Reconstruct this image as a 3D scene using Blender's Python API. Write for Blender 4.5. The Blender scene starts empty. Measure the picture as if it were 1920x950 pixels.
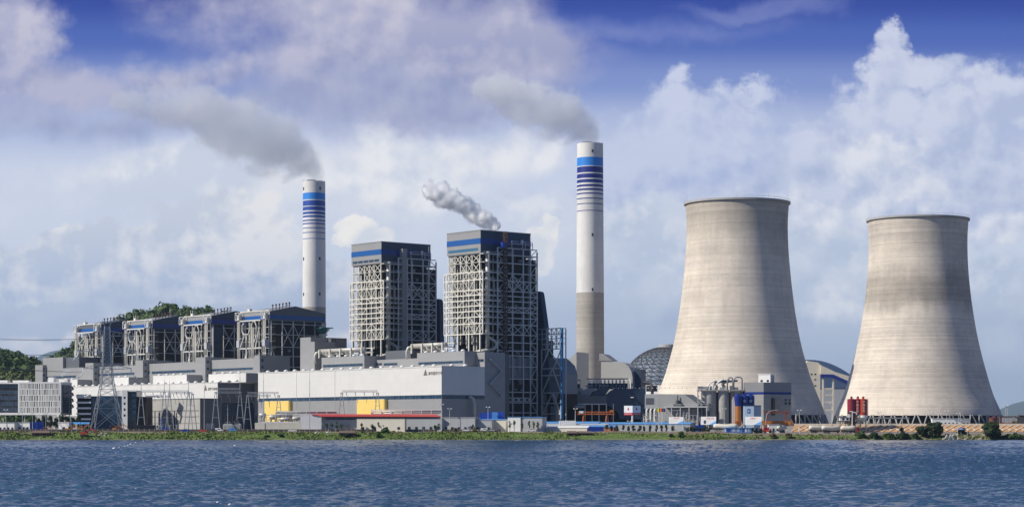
import bpy, bmesh, math, random
from mathutils import Vector, Matrix, noise as mn
R = math.radians
sc = bpy.context.scene
COL = sc.collection

# ---------------------------------------------------------------- camera
F = 3900.0; HZ = 803.0; CZ = 5.5          # focal length in photo pixels, horizon row, eye height
cd = bpy.data.cameras.new('camera'); cam = bpy.data.objects.new('camera', cd); COL.objects.link(cam)
cam.location = (0, 0, CZ); cam.rotation_euler = (R(90), 0, 0)
cd.sensor_width = 36; cd.lens = F/1920*36; cd.shift_y = (HZ-475)/1920
cd.clip_start = 1; cd.clip_end = 90000
sc.camera = cam
sc.render.engine = 'CYCLES'
sc.view_settings.view_transform = 'Standard'; sc.view_settings.look = 'None'
sc.view_settings.exposure = 0; sc.view_settings.gamma = 1; sc.view_settings.use_curve_mapping = False
sc.cycles.use_denoising = True
sc.cycles.max_bounces = 20; sc.cycles.diffuse_bounces = 3; sc.cycles.glossy_bounces = 3
sc.cycles.transparent_max_bounces = 16; sc.cycles.volume_bounces = 20; sc.cycles.transmission_bounces = 4
sc.cycles.volume_max_steps = 96
sc.cycles.sample_clamp_indirect = 6

# ---------------------------------------------------------------- sun
SUN_B, SUN_E = 72, 38                      # degrees left of the camera's back, elevation
sdir = Vector((-math.sin(R(SUN_B))*math.cos(R(SUN_E)), -math.cos(R(SUN_B))*math.cos(R(SUN_E)), math.sin(R(SUN_E))))
sl = bpy.data.lights.new('sun', 'SUN'); sl.energy = 5.0; sl.angle = R(0.53); sl.color = (1.0, .935, .82)
so = bpy.data.objects.new('sun', sl); COL.objects.link(so)
so.rotation_euler = sdir.to_track_quat('Z', 'Y').to_euler(); so.location = (-800, -200, 900)

# ---------------------------------------------------------------- node helper
class NT:
    def __init__(s, tree): s.t = tree; s.n = tree.nodes; s.l = tree.links
    def new(s, typ, **kw):
        n = s.n.new(typ)
        for k, v in kw.items(): setattr(n, k, v)
        return n
    def put(s, sock, v):
        if v is None: return
        if isinstance(v, bpy.types.NodeSocket): s.l.new(v, sock)
        else: sock.default_value = v
    def m(s, op, a, b=None, c=None, clamp=False):
        n = s.new('ShaderNodeMath', operation=op); n.use_clamp = clamp
        s.put(n.inputs[0], a); s.put(n.inputs[1], b); s.put(n.inputs[2], c)
        return n.outputs[0]
    def ramp(s, x, a, b, lo=0.0, hi=1.0, smooth=True):
        n = s.new('ShaderNodeMapRange'); n.interpolation_type = 'SMOOTHSTEP' if smooth else 'LINEAR'
        s.put(n.inputs['Value'], x); s.put(n.inputs['From Min'], a); s.put(n.inputs['From Max'], b)
        s.put(n.inputs['To Min'], lo); s.put(n.inputs['To Max'], hi)
        return n.outputs[0]
    def mix(s, f, a, b, mode='MIX'):
        n = s.new('ShaderNodeMix', data_type='RGBA', blend_type=mode)
        s.put(n.inputs[0], f)
        for k, v in ((6, a), (7, b)):
            if isinstance(v, (tuple, list)): v = tuple(v)+(1,) if len(v) == 3 else v
            s.put(n.inputs[k], v)
        return n.outputs[2]
    def vec(s, x, y, z):
        n = s.new('ShaderNodeCombineXYZ')
        for i, v in enumerate((x, y, z)): s.put(n.inputs[i], v)
        return n.outputs[0]
    def sep(s, v):
        n = s.new('ShaderNodeSeparateXYZ'); s.put(n.inputs[0], v); return n.outputs
    def vm(s, op, a, b):
        n = s.new('ShaderNodeVectorMath', operation=op); s.put(n.inputs[0], a); s.put(n.inputs[1], b)
        return n.outputs['Value'] if op in ('LENGTH', 'DOT_PRODUCT', 'DISTANCE') else n.outputs[0]
    def noise(s, v, scale, detail=4, rough=.55, dist=0.0, color=False):
        n = s.new('ShaderNodeTexNoise'); s.put(n.inputs['Vector'], v)
        n.inputs['Scale'].default_value = scale; n.inputs['Detail'].default_value = detail
        n.inputs['Roughness'].default_value = rough; n.inputs['Distortion'].default_value = dist
        return n.outputs['Color' if color else 'Fac']

def lin(r, g=None, b=None):
    if g is None: r, g, b = r
    f = lambda c: (c/255/12.92) if c/255 <= .04045 else ((c/255+.055)/1.055)**2.4
    return (f(r), f(g), f(b))

# ---------------------------------------------------------------- world: Nishita sky with cloud layers
world = bpy.data.worlds.new('World'); sc.world = world; world.use_nodes = True
w = NT(world.node_tree); w.n.clear()
out = w.new('ShaderNodeOutputWorld'); bg = w.new('ShaderNodeBackground'); w.l.new(bg.outputs[0], out.inputs[0])
bg.inputs['Strength'].default_value = 0.1
sky = w.new('ShaderNodeTexSky'); sky.sky_type = 'NISHITA'; sky.sun_disc = False
sky.sun_elevation = R(SUN_E); sky.sun_rotation = R(180+SUN_B)
sky.air_density = 1.0; sky.dust_density = .6; sky.ozone_density = 2.5
tc = w.new('ShaderNodeTexCoord'); D3 = tc.outputs['Generated']
dx, dy, dz = w.sep(D3)
yy = w.m('MAXIMUM', dy, 0.25)
U = w.m('DIVIDE', dx, yy); V = w.m('DIVIDE', dz, yy)
P = w.vec(U, V, 0)
def wn(scale, seed, detail=6, rough=.55, sy=1.0, off=(0, 0)):
    v = w.vec(w.m('ADD', U, off[0]), w.m('MULTIPLY', w.m('ADD', V, off[1]), sy), seed)
    return w.noise(v, scale, detail, rough)
# domain warp shared by every cloud outline
def warp(sc_, ax, ay, sd):
    wx = w.m('MULTIPLY', w.m('SUBTRACT', wn(sc_, sd, 6, .6), .5), ax)
    wy = w.m('MULTIPLY', w.m('SUBTRACT', wn(sc_, sd+4.4, 6, .6), .5), ay)
    return w.vm('ADD', P, w.vec(wx, wy, 0))
WPs = {'soft': warp(13, .10, .05, 3.3), 'crisp': warp(34, .050, .050, 6.1), 'fine': warp(60, .016, .014, 2.7)}
def blob(WP, px, py, rx, ry, k=1.0):
    c = ((px-960)/F, (HZ-py)/F, 0)
    d = w.vm('MULTIPLY', w.vm('SUBTRACT', WP, c), (F/rx, F/ry, 0))
    return w.m('MULTIPLY', w.m('SUBTRACT', 1.0, w.vm('LENGTH', d, (0, 0, 0))), k)
def field(bl, wp='crisp'):
    r = None
    for b in bl:
        x = blob(WPs[wp], *b); r = x if r is None else w.m('SMOOTH_MAX', r, x, .2)
    return r
n1 = wn(11, 1.1, 6, .58, 1.4); n2 = wn(46, 5.2, 6, .62, 1.1); n3 = wn(6, 9.1, 5, .55, 2.2)
dl_ = (-.0040, .0050)
e1 = w.m('SUBTRACT', wn(30, 2.2, 6, .55), wn(30, 2.2, 6, .55, off=dl_))          # relief: lit from the upper left
e2 = w.m('SUBTRACT', wn(11, 8.2, 6, .5), wn(11, 8.2, 6, .5, off=(-.010, .014)))
rel = w.m('ADD', w.m('MULTIPLY', e1, 3.2), w.m('MULTIPLY', e2, 3.6))
def C(r, g, b): return tuple(10*c for c in lin(r, g, b))                # /strength
rampn = w.new('ShaderNodeValToRGB'); cr = rampn.color_ramp; cr.interpolation = 'EASE'
stops = [(0, (160, 174, 193)), (70, (160, 174, 195)), (190, (178, 190, 210)), (330, (206, 215, 232)), (470, (206, 214, 234)), (570, (176, 188, 222)),
         (650, (126, 146, 204)), (730, (70, 98, 180)), (803, (36, 64, 158)), (1100, (40, 72, 155))]
while len(cr.elements) < len(stops): cr.elements.new(.5)
for e, (h, c) in zip(cr.elements, stops):
    e.position = h/1200; e.color = lin(*c)+(1,)
w.put(rampn.inputs[0], w.m('DIVIDE', V, 1200/F))
base = w.vm('MULTIPLY', rampn.outputs[0], (10, 10, 10))
def layer(base, F_, amp, soft, col_lo, col_hi, opac=1.0, nz=None, relief=1.0, grad=None, lift=0.0):
    nz = nz or n2
    f = w.m('ADD', F_, w.m('MULTIPLY_ADD', nz, amp, lift-.5*amp))
    d = w.m('MULTIPLY', w.ramp(f, 0.0, soft), opac)
    t = w.m('ADD', w.m('MULTIPLY', rel, relief), .55, clamp=True)
    if grad: t = w.m('ADD', w.m('MULTIPLY', t, .6), w.m('MULTIPLY', w.ramp(V, (HZ-grad[1])/F, (HZ-grad[0])/F), .4), clamp=True)
    return w.mix(d, base, w.mix(t, C(*col_lo), C(*col_hi)))
# thin veil over the middle heights
base = layer(base, field([(500, 360, 760, 170), (1250, 420, 600, 130)], 'soft'), 1.6, 1.1, (204, 212, 228), (228, 230, 236), .9, n1, 1.2)
base = layer(base, field([(1500, 560, 520, 110), (1900, 620, 300, 90)], 'soft'), 1.6, 1.1, (176, 190, 214), (206, 213, 226), .7, n1, 1.2)
# mauve streak right of centre
base = layer(base, field([(1180, 60, 330, 40), (1400, 15, 240, 30), (1080, 110, 230, 60)], 'soft'), 1.4, .9, (108, 122, 190), (150, 158, 208), .5, n1, .5)
# right-hand cumulus
base = layer(base, field([(1287, 150, 44, 42), (1275, 195, 80, 50), (1245, 230, 95, 60), (1400, 180, 82, 34), (1370, 220, 120, 50), (1310, 300, 240, 100), (1200, 330, 170, 80), (1480, 270, 80, 50)]), 1.5, .7, (164, 178, 218), (214, 220, 238), .85, n2, 1.5, (90, 380), .1)
base = layer(base, field([(1692, 98, 50, 34), (1655, 135, 66, 48), (1740, 128, 120, 42), (1640, 190, 90, 80), (1760, 220, 190, 100), (1905, 190, 80, 75), (1600, 290, 130, 90), (1500, 350, 130, 70), (1800, 340, 300, 130), (1440, 400, 110, 50), (1905, 400, 110, 70)]), 1.5, .65, (166, 180, 214), (217, 222, 238), .90, n2, 1.6, (40, 460), .1)
base = layer(base, field([(1560, 395, 130, 42), (1700, 360, 120, 40), (1905, 430, 60, 46), (1640, 300, 90, 50)]), 1.5, .6, (200, 208, 228), (236, 237, 242), .7, n2, 1.5)
base = layer(base, field([(1175, 415, 100, 52), (1235, 480, 130, 60), (1150, 520, 90, 50), (1560, 470, 150, 70), (1860, 520, 120, 80), (1620, 560, 200, 50), (1010, 380, 90, 36)]), 1.7, .8, (184, 197, 219), (230, 232, 238), .75, n2, 1.8)
# mauve bank across the top left
base = layer(base, field([(640, 30, 400, 130), (860, 70, 250, 120), (340, 130, 200, 50), (10, 70, 80, 120), (720, 140, 420, 85), (1000, 100, 140, 80), (120, 150, 260, 60)], 'soft'), 1.5, .8, (150, 156, 194), (203, 200, 217), .97, n1, 1.5, (0, 170), .12)
base = layer(base, field([(860, 168, 300, 40), (560, 205, 300, 56), (250, 225, 320, 56), (60, 220, 170, 54)], 'soft'), 1.4, .8, (144, 154, 194), (172, 178, 208), .85, n1, .8)
base = layer(base, field([(950, 168, 40, 20), (985, 180, 34, 18)], 'fine'), .8, .5, (190, 196, 216), (214, 218, 232), .8, n2, 1.4)
# pale band under the mauve bank
base = layer(base, field([(360, 320, 330, 60), (820, 290, 300, 60), (700, 350, 260, 50), (1000, 300, 120, 50)], 'soft'), 1.4, .8, (208, 215, 230), (240, 240, 242), .88, n1, 1.6)
# left cumulus, warm white crests over grey-blue bases
base = layer(base, field([(190, 470, 140, 52), (50, 510, 130, 60), (350, 430, 110, 50), (470, 408, 100, 52), (520, 480, 110, 60), (300, 520, 260, 60), (110, 440, 60, 26), (620, 520, 80, 40)]), 1.6, .36, (176, 190, 215), (236, 235, 236), .95, n2, 2.0, (380, 570), .10)
base = layer(base, field([(200, 575, 330, 40), (560, 570, 260, 40), (1250, 600, 200, 34), (60, 590, 120, 30)], 'soft'), 1.5, 1.0, (158, 174, 204), (188, 199, 218), .7, n1, .8)
base = layer(base, field([(672, 428, 50, 26), (708, 438, 36, 20), (650, 448, 40, 18), (690, 452, 58, 16), (1016, 455, 30, 36), (1008, 492, 26, 34), (1030, 420, 16, 20)], 'fine'), .7, .22, (216, 221, 230), (248, 244, 238), .97, n2, 1.6)
base = layer(base, field([(55, 640, 120, 30), (720, 640, 150, 26), (150, 622, 50, 14)], 'soft'), 1.2, .8, (204, 208, 220), (230, 226, 227), .85, n1)
# overhead and behind the camera the plain Nishita sky with soft scattered cloud
hi = w.mix(w.m('MULTIPLY', w.ramp(w.noise(D3, 2.2, 6, .6), .48, .68), .45), w.vm('MULTIPLY', sky.outputs[0], (.42, .55, .85)), (2.0, 2.3, 3.0))
front = w.m('MULTIPLY', w.ramp(dy, .88, .945), w.ramp(dz, .30, .215))
w.put(bg.inputs['Color'], w.mix(front, hi, base))

# ---------------------------------------------------------------- materials
MATS = {}
def mat(name, rgb, rough=.65, metal=0.0, ns=.15, na=.12, streak=0.0, panel=None, pa=.05, spec=.5, bump=0.0, bs=3.0, rgb2=None, r2=(.45, .6), fine=0.0, fs=2.0):
    if name in MATS: return MATS[name]
    m = bpy.data.materials.new(name); m.use_nodes = True; MATS[name] = m
    t = NT(m.node_tree); b = t.n['Principled BSDF']
    co = t.new('ShaderNodeTexCoord').outputs['Object']
    x, y, z = t.sep(co)
    k = t.m('MULTIPLY_ADD', t.noise(co, ns, 5, .6), 2*na, 1-na)
    if fine: k = t.m('MULTIPLY', k, t.m('MULTIPLY_ADD', t.noise(co, fs, 4, .65), 2*fine, 1-fine))
    if streak:
        sv = t.vec(t.m('MULTIPLY', x, 1.0), t.m('MULTIPLY', y, 1.0), t.m('MULTIPLY', z, .05))
        k = t.m('MULTIPLY', k, t.m('MULTIPLY_ADD', t.noise(sv, .8, 5, .7), 2*streak, 1-streak))
    if panel:
        pv = t.vec(t.m('FLOOR', t.m('DIVIDE', x, panel[0])), t.m('FLOOR', t.m('DIVIDE', y, panel[0])), t.m('FLOOR', t.m('DIVIDE', z, panel[1])))
        wnn = t.new('ShaderNodeTexWhiteNoise'); t.put(wnn.inputs[0], pv)
        k = t.m('MULTIPLY', k, t.m('MULTIPLY_ADD', wnn.outputs[0], 2*pa, 1-pa))
        sm = t.m('LESS_THAN', t.m('FRACT', t.m('DIVIDE', z, panel[1])), .05)
        k = t.m('MULTIPLY', k, t.m('MULTIPLY_ADD', sm, -1.6*pa, 1))
    c = rgb
    if rgb2 is not None: c = t.mix(t.ramp(t.noise(co, ns*1.7, 6, .65), *r2), rgb, rgb2)
    t.put(b.inputs['Base Color'], t.mix(1.0, c, t.vec(k, k, k), 'MULTIPLY'))
    b.inputs['Roughness'].default_value = rough; b.inputs['Metallic'].default_value = metal
    b.inputs['Specular IOR Level'].default_value = spec
    if bump:
        bn = t.new('ShaderNodeBump'); bn.inputs['Distance'].default_value = bump; bn.inputs['Strength'].default_value = 1
        t.put(bn.inputs['Height'], t.noise(co, bs, 5, .6)); t.put(b.inputs['Normal'], bn.outputs[0])
    return m
white_clad = mat('white_cladding', (.62, .61, .585), .5, ns=.04, na=.06, streak=.09, panel=(6, 5), pa=.03)
grey_clad = mat('grey_cladding', (.27, .27, .27), .5, ns=.05, na=.07, streak=.05, panel=(6, 3), pa=.03)
dark_clad = mat('dark_and_shade_cladding', (.105, .112, .125), .5, ns=.05, na=.08, streak=.05, panel=(6, 3), pa=.04)  # dark sheets, and shaded building sides with the shade put into the colour
slate_clad = mat('slate_and_shade_cladding', (.024, .046, .082), .45, ns=.06, na=.1, streak=.05, panel=(6, 4), pa=.04)  # slate sheets, and shaded house sides whose shade is in the colour
blue_band = mat('blue_band', (.008, .085, .30), .4, ns=.1, na=.08, streak=.05)
navy_and_shade_band = mat('navy_and_shade_band', (.008, .03, .22), .4, ns=.1, na=.08, streak=.05)  # navy paint, and shade-darkened copy of the blue band
steel = mat('grey_steel', (.56, .56, .53), .5, ns=.2, na=.14, fine=.1)
cream_steel = mat('cream_steel', (.68, .65, .57), .5, ns=.2, na=.12, fine=.08)
dark_steel = mat('dark_steel', (.07, .07, .075), .6, ns=.2, na=.2)
rust_steel = mat('rusty_steel', (.10, .045, .025), .7, ns=.4, na=.3)
pipe_m = mat('lagged_pipe', (.50, .48, .43), .45, .2, ns=.3, na=.12, fine=.1)
duct_m = mat('grey_duct', (.24, .25, .26), .5, .1, ns=.1, na=.14, streak=.08)
core_m = mat('shade_dark_casing', (.016, .012, .011), .8, ns=.3, na=.4, fine=.3)  # near-black: interior shade put into the colour; also used for black parts
grate_m = mat('steel_grating', (.05, .045, .04), .8, ns=.3, na=.3)
conc = mat('pale_concrete', (.36, .35, .33), .8, ns=.12, na=.15, streak=.12, panel=(3, 1.3), pa=.05)
conc_dk = mat('stained_concrete', (.22, .21, .20), .85, ns=.15, na=.2, streak=.15)
white_p = mat('white_paint', (.78, .77, .74), .5, ns=.3, na=.07, streak=.05)
cream_p = mat('cream_paint', (.68, .63, .52), .6, ns=.3, na=.08, streak=.07)
grey_p = mat('grey_paint', (.40, .41, .42), .6, ns=.3, na=.1, streak=.07)
red_p = mat('red_roof_sheet', (.52, .045, .03), .45, ns=.2, na=.12, streak=.08)
skyblue_p = mat('sky_blue_sheet', (.10, .30, .62), .4, ns=.2, na=.12)
blue_p = mat('blue_container_paint', (.012, .06, .38), .45, ns=.4, na=.15)
yellow_p = mat('yellow_cladding', (.78, .56, .15), .5, ns=.1, na=.06, streak=.05, panel=(6, 3), pa=.02)
orange_p = mat('orange_paint', (.62, .16, .03), .5, ns=.5, na=.2)
maroon_p = mat('maroon_paint', (.30, .025, .03), .45, ns=.3, na=.15, streak=.1)
machine_y = mat('machine_yellow', (.60, .22, .02), .5, ns=.6, na=.2)
black_r = mat('black_rubber', (.02, .02, .02), .8, ns=1, na=.2)
wood_m = mat('weathered_wood', (.075, .05, .035), .9, ns=.6, na=.4, fine=.3)
tile_m = mat('old_roof_tile', (.15, .105, .085), .9, ns=.8, na=.35, fine=.3)
rock_m = mat('rock', (.30, .26, .21), .9, ns=.5, na=.35, fine=.25)
bark = mat('bark', (.09, .06, .04), .9, ns=1, na=.3)
def glass_mat(name, c1, c2, cw=1.6, ch=1.6):
    m = bpy.data.materials.new(name); m.use_nodes = True
    t = NT(m.node_tree); b = t.n['Principled BSDF']; co = t.new('ShaderNodeTexCoord').outputs['Object']; x, y, z = t.sep(co)
    pv = t.vec(t.m('FLOOR', t.m('DIVIDE', x, cw)), t.m('FLOOR', t.m('DIVIDE', y, cw)), t.m('FLOOR', t.m('DIVIDE', z, ch)))
    wnn = t.new('ShaderNodeTexWhiteNoise'); t.put(wnn.inputs[0], pv)
    t.put(b.inputs['Base Color'], t.mix(wnn.outputs[0], c1, c2)); b.inputs['Roughness'].default_value = .12
    b.inputs['Specular IOR Level'].default_value = .7
    return m
pipe_dk = mat('weathered_pipe', (.36, .35, .32), .5, .15, ns=.3, na=.2, fine=.15)
glass_m = glass_mat('blue_window_glass', (.008, .02, .045), (.02, .07, .14))
dglass_m = glass_mat('dark_window_glass', (.008, .008, .010), (.03, .04, .06))
gglass_m = glass_mat('green_glass', (.02, .12, .11), (.05, .22, .20))
def leaf_mat(name, c1, c2, sc_=.35):
    m = bpy.data.materials.new(name); m.use_nodes = True
    t = NT(m.node_tree); b = t.n['Principled BSDF']; g = t.new('ShaderNodeNewGeometry')
    rnd = g.outputs['Random Per Island']
    nz = t.noise(g.outputs['Position'], sc_, 4, .6)
    f = t.m('ADD', t.m('MULTIPLY', rnd, .5), t.ramp(nz, .3, .7, 0, .5), clamp=True)
    t.put(b.inputs['Base Color'], t.mix(f, c1, c2)); b.inputs['Roughness'].default_value = .7
    b.inputs['Specular IOR Level'].default_value = .25
    return m
leaf_dk = leaf_mat('dark_leaves', (.010, .022, .007), (.035, .062, .016))
leaf_md = leaf_mat('green_leaves', (.022, .050, .010), (.075, .125, .025))
leaf_lt = leaf_mat('light_leaves', (.07, .13, .018), (.17, .24, .045))
leaf_dry = leaf_mat('dry_leaves', (.06, .055, .02), (.16, .13, .05))
leaf_wd = leaf_mat('woodland_leaves', (.030, .062, .018), (.10, .155, .04), .012)
leaf_sc = leaf_mat('scrub_leaves', (.055, .085, .022), (.14, .17, .055), .012)

# ---------------------------------------------------------------- mesh building
class MB:
    def __init__(s): s.v = []; s.f = []; s.mi = []
    def quad(s, a, b, c, d, mi=0):
        i = len(s.v); s.v += [tuple(a), tuple(b), tuple(c), tuple(d)]; s.f.append((i, i+1, i+2, i+3)); s.mi.append(mi)
    def poly(s, pts, mi=0):
        i = len(s.v); s.v += [tuple(p) for p in pts]; s.f.append(tuple(range(i, i+len(pts)))); s.mi.append(mi)
    def box(s, x0, x1, y0, y1, z0, z1, mi=0):
        i = len(s.v)
        s.v += [(x0, y0, z0), (x1, y0, z0), (x1, y1, z0), (x0, y1, z0), (x0, y0, z1), (x1, y0, z1), (x1, y1, z1), (x0, y1, z1)]
        for q in ((0, 3, 2, 1), (4, 5, 6, 7), (0, 1, 5, 4), (1, 2, 6, 5), (2, 3, 7, 6), (3, 0, 4, 7)):
            s.f.append(tuple(i+k for k in q)); s.mi.append(mi)
        return s
    def prism(s, pts, z0, z1, mi=0, axis='z'):
        # pts counter-clockwise 2D outline extruded along an axis
        n = len(pts); i = len(s.v)
        def P3(p, h):
            return (p[0], p[1], h) if axis == 'z' else ((p[0], h, p[1]) if axis == 'y' else (h, p[0], p[1]))
        s.v += [P3(p, z0) for p in pts]+[P3(p, z1) for p in pts]
        s.f.append(tuple(i+k for k in reversed(range(n)))); s.f.append(tuple(i+n+k for k in range(n))); s.mi += [mi, mi]
        for k in range(n):
            k2 = (k+1) % n; s.f.append((i+k, i+k2, i+n+k2, i+n+k)); s.mi.append(mi)
        return s
    def bar(s, p, q, w_=.3, h_=None, mi=0):
        p = Vector(p); q = Vector(q); d = q-p
        if d.length < 1e-4: return s
        h_ = h_ or w_; d.normalize()
        up = Vector((0, 0, 1)) if abs(d.z) < .9 else Vector((1, 0, 0))
        a = d.cross(up).normalized()*(w_/2); b = d.cross(a).normalized()*(h_/2)
        i = len(s.v)
        for e in (p, q): s.v += [tuple(e+a+b), tuple(e-a+b), tuple(e-a-b), tuple(e+a-b)]
        for k in ((3, 2, 1, 0), (4, 5, 6, 7), (0, 1, 5, 4), (1, 2, 6, 5), (2, 3, 7, 6), (3, 0, 4, 7)):
            s.f.append(tuple(i+j for j in k)); s.mi.append(mi)
        return s
    def tube(s, pts, r, n=8, mi=0, cap=True):
        pts = [Vector(p) for p in pts]; rr = r if isinstance(r, (list, tuple)) else [r]*len(pts)
        i0 = len(s.v); prev = None
        for k, p in enumerate(pts):
            d = (pts[min(k+1, len(pts)-1)]-pts[max(k-1, 0)]).normalized()
            if prev is None:
                up = Vector((0, 0, 1)) if abs(d.z) < .9 else Vector((1, 0, 0)); a = d.cross(up).normalized()
            else: a = (prev-d*prev.dot(d)).normalized()
            prev = a; b = d.cross(a)
            for j in range(n):
                t = 2*math.pi*j/n; s.v.append(tuple(p+(a*math.cos(t)+b*math.sin(t))*rr[k]))
        for k in range(len(pts)-1):
            for j in range(n):
                j2 = (j+1) % n; a0 = i0+k*n; s.f.append((a0+j, a0+j2, a0+n+j2, a0+n+j)); s.mi.append(mi)
        if cap:
            s.f.append(tuple(i0+j for j in reversed(range(n)))); s.f.append(tuple(i0+(len(pts)-1)*n+j for j in range(n))); s.mi += [mi, mi]
        return s
    def cyl(s, x, y, z0, z1, r, n=16, r2=None, mi=0):
        return s.tube([(x, y, z0), (x, y, z1)], [r, r if r2 is None else r2], n, mi)
    def lathe(s, prof, n=48, x=0, y=0, mis=None, closed=False):
        i0 = len(s.v)
        for (r, z) in prof:
            for j in range(n):
                t = 2*math.pi*j/n; s.v.append((x+r*math.cos(t), y+r*math.sin(t), z))
        for k in range(len(prof)-1):
            for j in range(n):
                j2 = (j+1) % n; a = i0+k*n; s.f.append((a+j, a+j2, a+n+j2, a+n+j)); s.mi.append(mis[k] if mis else 0)
        if closed:
            s.f.append(tuple(i0+j for j in reversed(range(n)))); s.mi.append(mis[0] if mis else 0)
            s.f.append(tuple(i0+(len(prof)-1)*n+j for j in range(n))); s.mi.append(mis[-1] if mis else 0)
        return s
    def ball(s, c, r, n=8, m=5, sx=1, sy=1, sz=1, mi=0):
        i0 = len(s.v)
        for a in range(1, m):
            th = math.pi*a/m
            for j in range(n):
                t = 2*math.pi*j/n
                s.v.append((c[0]+r*sx*math.sin(th)*math.cos(t), c[1]+r*sy*math.sin(th)*math.sin(t), c[2]+r*sz*math.cos(th)))
        top = len(s.v); s.v += [(c[0], c[1], c[2]+r*sz), (c[0], c[1], c[2]-r*sz)]
        for a in range(m-2):
            for j in range(n):
                j2 = (j+1) % n; b = i0+a*n; s.f.append((b+j, b+n+j, b+n+j2, b+j2)); s.mi.append(mi)
        for j in range(n):
            j2 = (j+1) % n; s.f.append((top, i0+j, i0+j2)); s.f.append((top+1, i0+(m-2)*n+j2, i0+(m-2)*n+j)); s.mi += [mi, mi]
        return s
    def lattice(s, p, q, w_, step, t=.12):
        # square lattice girder from p to q
        p = Vector(p); q = Vector(q); d = (q-p); L = d.length; d.normalize()
        up = Vector((0, 0, 1)) if abs(d.z) < .9 else Vector((1, 0, 0))
        a = d.cross(up).normalized()*(w_/2); b = d.cross(a).normalized()*(w_/2)
        cs = [a+b, -a+b, -a-b, a-b]
        for c in cs: s.bar(p+c, q+c, t*1.3)
        n = max(1, int(round(L/step)))
        for k in range(n):
            u0 = p+d*(L*k/n); u1 = p+d*(L*(k+1)/n)
            for e in range(4):
                c0, c1 = cs[e], cs[(e+1) % 4]
                s.bar(u0+(c0 if k % 2 else c1), u1+(c1 if k % 2 else c0), t)
        return s
    def build(s, name, mats, parent=None, smooth=False, loc=None, rotz=0):
        me = bpy.data.meshes.new(name); me.from_pydata(s.v, [], s.f)
        if not isinstance(mats, (list, tuple)): mats = [mats]
        for m in mats: me.materials.append(m)
        if len(mats) > 1: me.polygons.foreach_set('material_index', s.mi)
        if smooth: me.polygons.foreach_set('use_smooth', [True]*len(me.polygons))
        me.update()
        o = bpy.data.objects.new(name, me); COL.objects.link(o)
        if parent: o.parent = parent
        if loc is not None: o.location = loc; o.rotation_euler = (0, 0, rotz)
        return o
def tag(o, label=None, cat=None, group=None, kind=None):
    if label: o['label'] = label
    if cat: o['category'] = cat
    if group: o['group'] = group
    if kind: o['kind'] = kind
    return o
def thing(name, label, cat, loc, rotz=0, group=None):
    o = bpy.data.objects.new(name, None); COL.objects.link(o); o.empty_display_size = 1
    o.location = loc; o.rotation_euler = (0, 0, rotz)
    return tag(o, label, cat, group)
KIDS = {}
def copy_tree(o, parent=None, loc=None, rotz=None, label=None):
    c = o.copy(); COL.objects.link(c); c.parent = parent
    if loc is not None: c.location = loc
    if rotz is not None: c.rotation_euler = (0, 0, rotz)
    if label: c['label'] = label
    for ch in [k for k in bpy.data.objects if k.parent == o and k != c]: copy_tree(ch, c)
    return c
def arc(cx, cz, r, a0, a1, n, f):
    return [f(cx+r*math.cos(R(a0+(a1-a0)*i/n)), cz+r*math.sin(R(a0+(a1-a0)*i/n))) for i in range(n+1)]

# ---------------------------------------------------------------- layout helpers
def X(px, D): return (px-960)/F*D
def Z(py, D): return CZ+(HZ-py)/F*D
TH = R(-50); CX, SX = math.cos(TH), math.sin(TH)       # plant grid: s runs right and nearer, v runs right and away
O0 = (-36.7, 1085.0)
def W(s, v, z=0): return (O0[0]+CX*s-SX*v, O0[1]+SX*s+CX*v, z)
def s_at(px, v):
    k = (px-960)/F      # O0x+CX s - SX v = k (O0y+SX s+CX v)
    return (k*(O0[1]+CX*v)-O0[0]+SX*v)/(CX-k*SX)
def v_at(px, s):
    k = (px-960)/F
    return (k*(O0[1]+SX*s)-O0[0]-CX*s)/(-SX-k*CX)
def z_at(py, s, v): return CZ+(HZ-py)/F*W(s, v)[1]
def pthing(name, label, cat, s, v, z, group=None): return thing(name, label, cat, W(s, v, z), TH, group)
rnd = random.Random(7)
GZ = 5.0
# ================================================================ ground, water, hills
def smooth(a, b, x):
    t = min(1, max(0, (x-a)/(b-a))); return t*t*(3-2*t)
def ground_h(x, y):
    if y < 1012: return -1.5
    sh = 1020+4*mn.noise(Vector((x*.01, 0, 3)))+2*mn.noise(Vector((x*.05, 0, 8)))
    t = (y-sh)
    h = -1.5+1.5*smooth(-6, 0, t) if t < 0 else 2.9*smooth(0, 12, t)+1.1*smooth(10, 26, t)
    if t > 0: h += .55*mn.noise(Vector((x*.09, y*.14, 0)))*smooth(0, 5, t)*(1-smooth(26, 34, t))
    h += 1.0*smooth(1062, 1085, y)
    # raised terrace that carries the cooling towers
    k = smooth(131, 141, x-.35*(y-1070))
    h -= .8*smooth(98, 126, x)*(1-smooth(1064, 1076, y))
    h += 2.0*max(k*smooth(1070, 1078.5, y), smooth(1185, 1235, y)*smooth(66, 92, x))
    return h
xs = [-11800, -7000, -3500, -1500, -800, -500, -380]+[-320+2.5*i for i in range(273)]+[420, 520, 800, 1500, 3500, 7000, 11800]
ys = [1008, 1012, 1015, 1017.5]+[1019+1.5*i for i in range(50)]+[1100, 1120, 1160, 1250, 1500, 2000, 3500, 7000, 15000, 23500]
g = MB(); nx = len(xs)
for yv in ys:
    for xv in xs: g.v.append((xv, yv, ground_h(xv, yv)))
for j in range(len(ys)-1):
    for i in range(nx-1):
        a = j*nx+i; g.f.append((a, a+1, a+nx+1, a+nx)); g.mi.append(0)
gm = bpy.data.materials.new('ground_soil'); gm.use_nodes = True
t = NT(gm.node_tree); b = t.n['Principled BSDF']; pos = t.new('ShaderNodeNewGeometry').outputs['Position']; gx, gy, gz = t.sep(pos)
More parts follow.
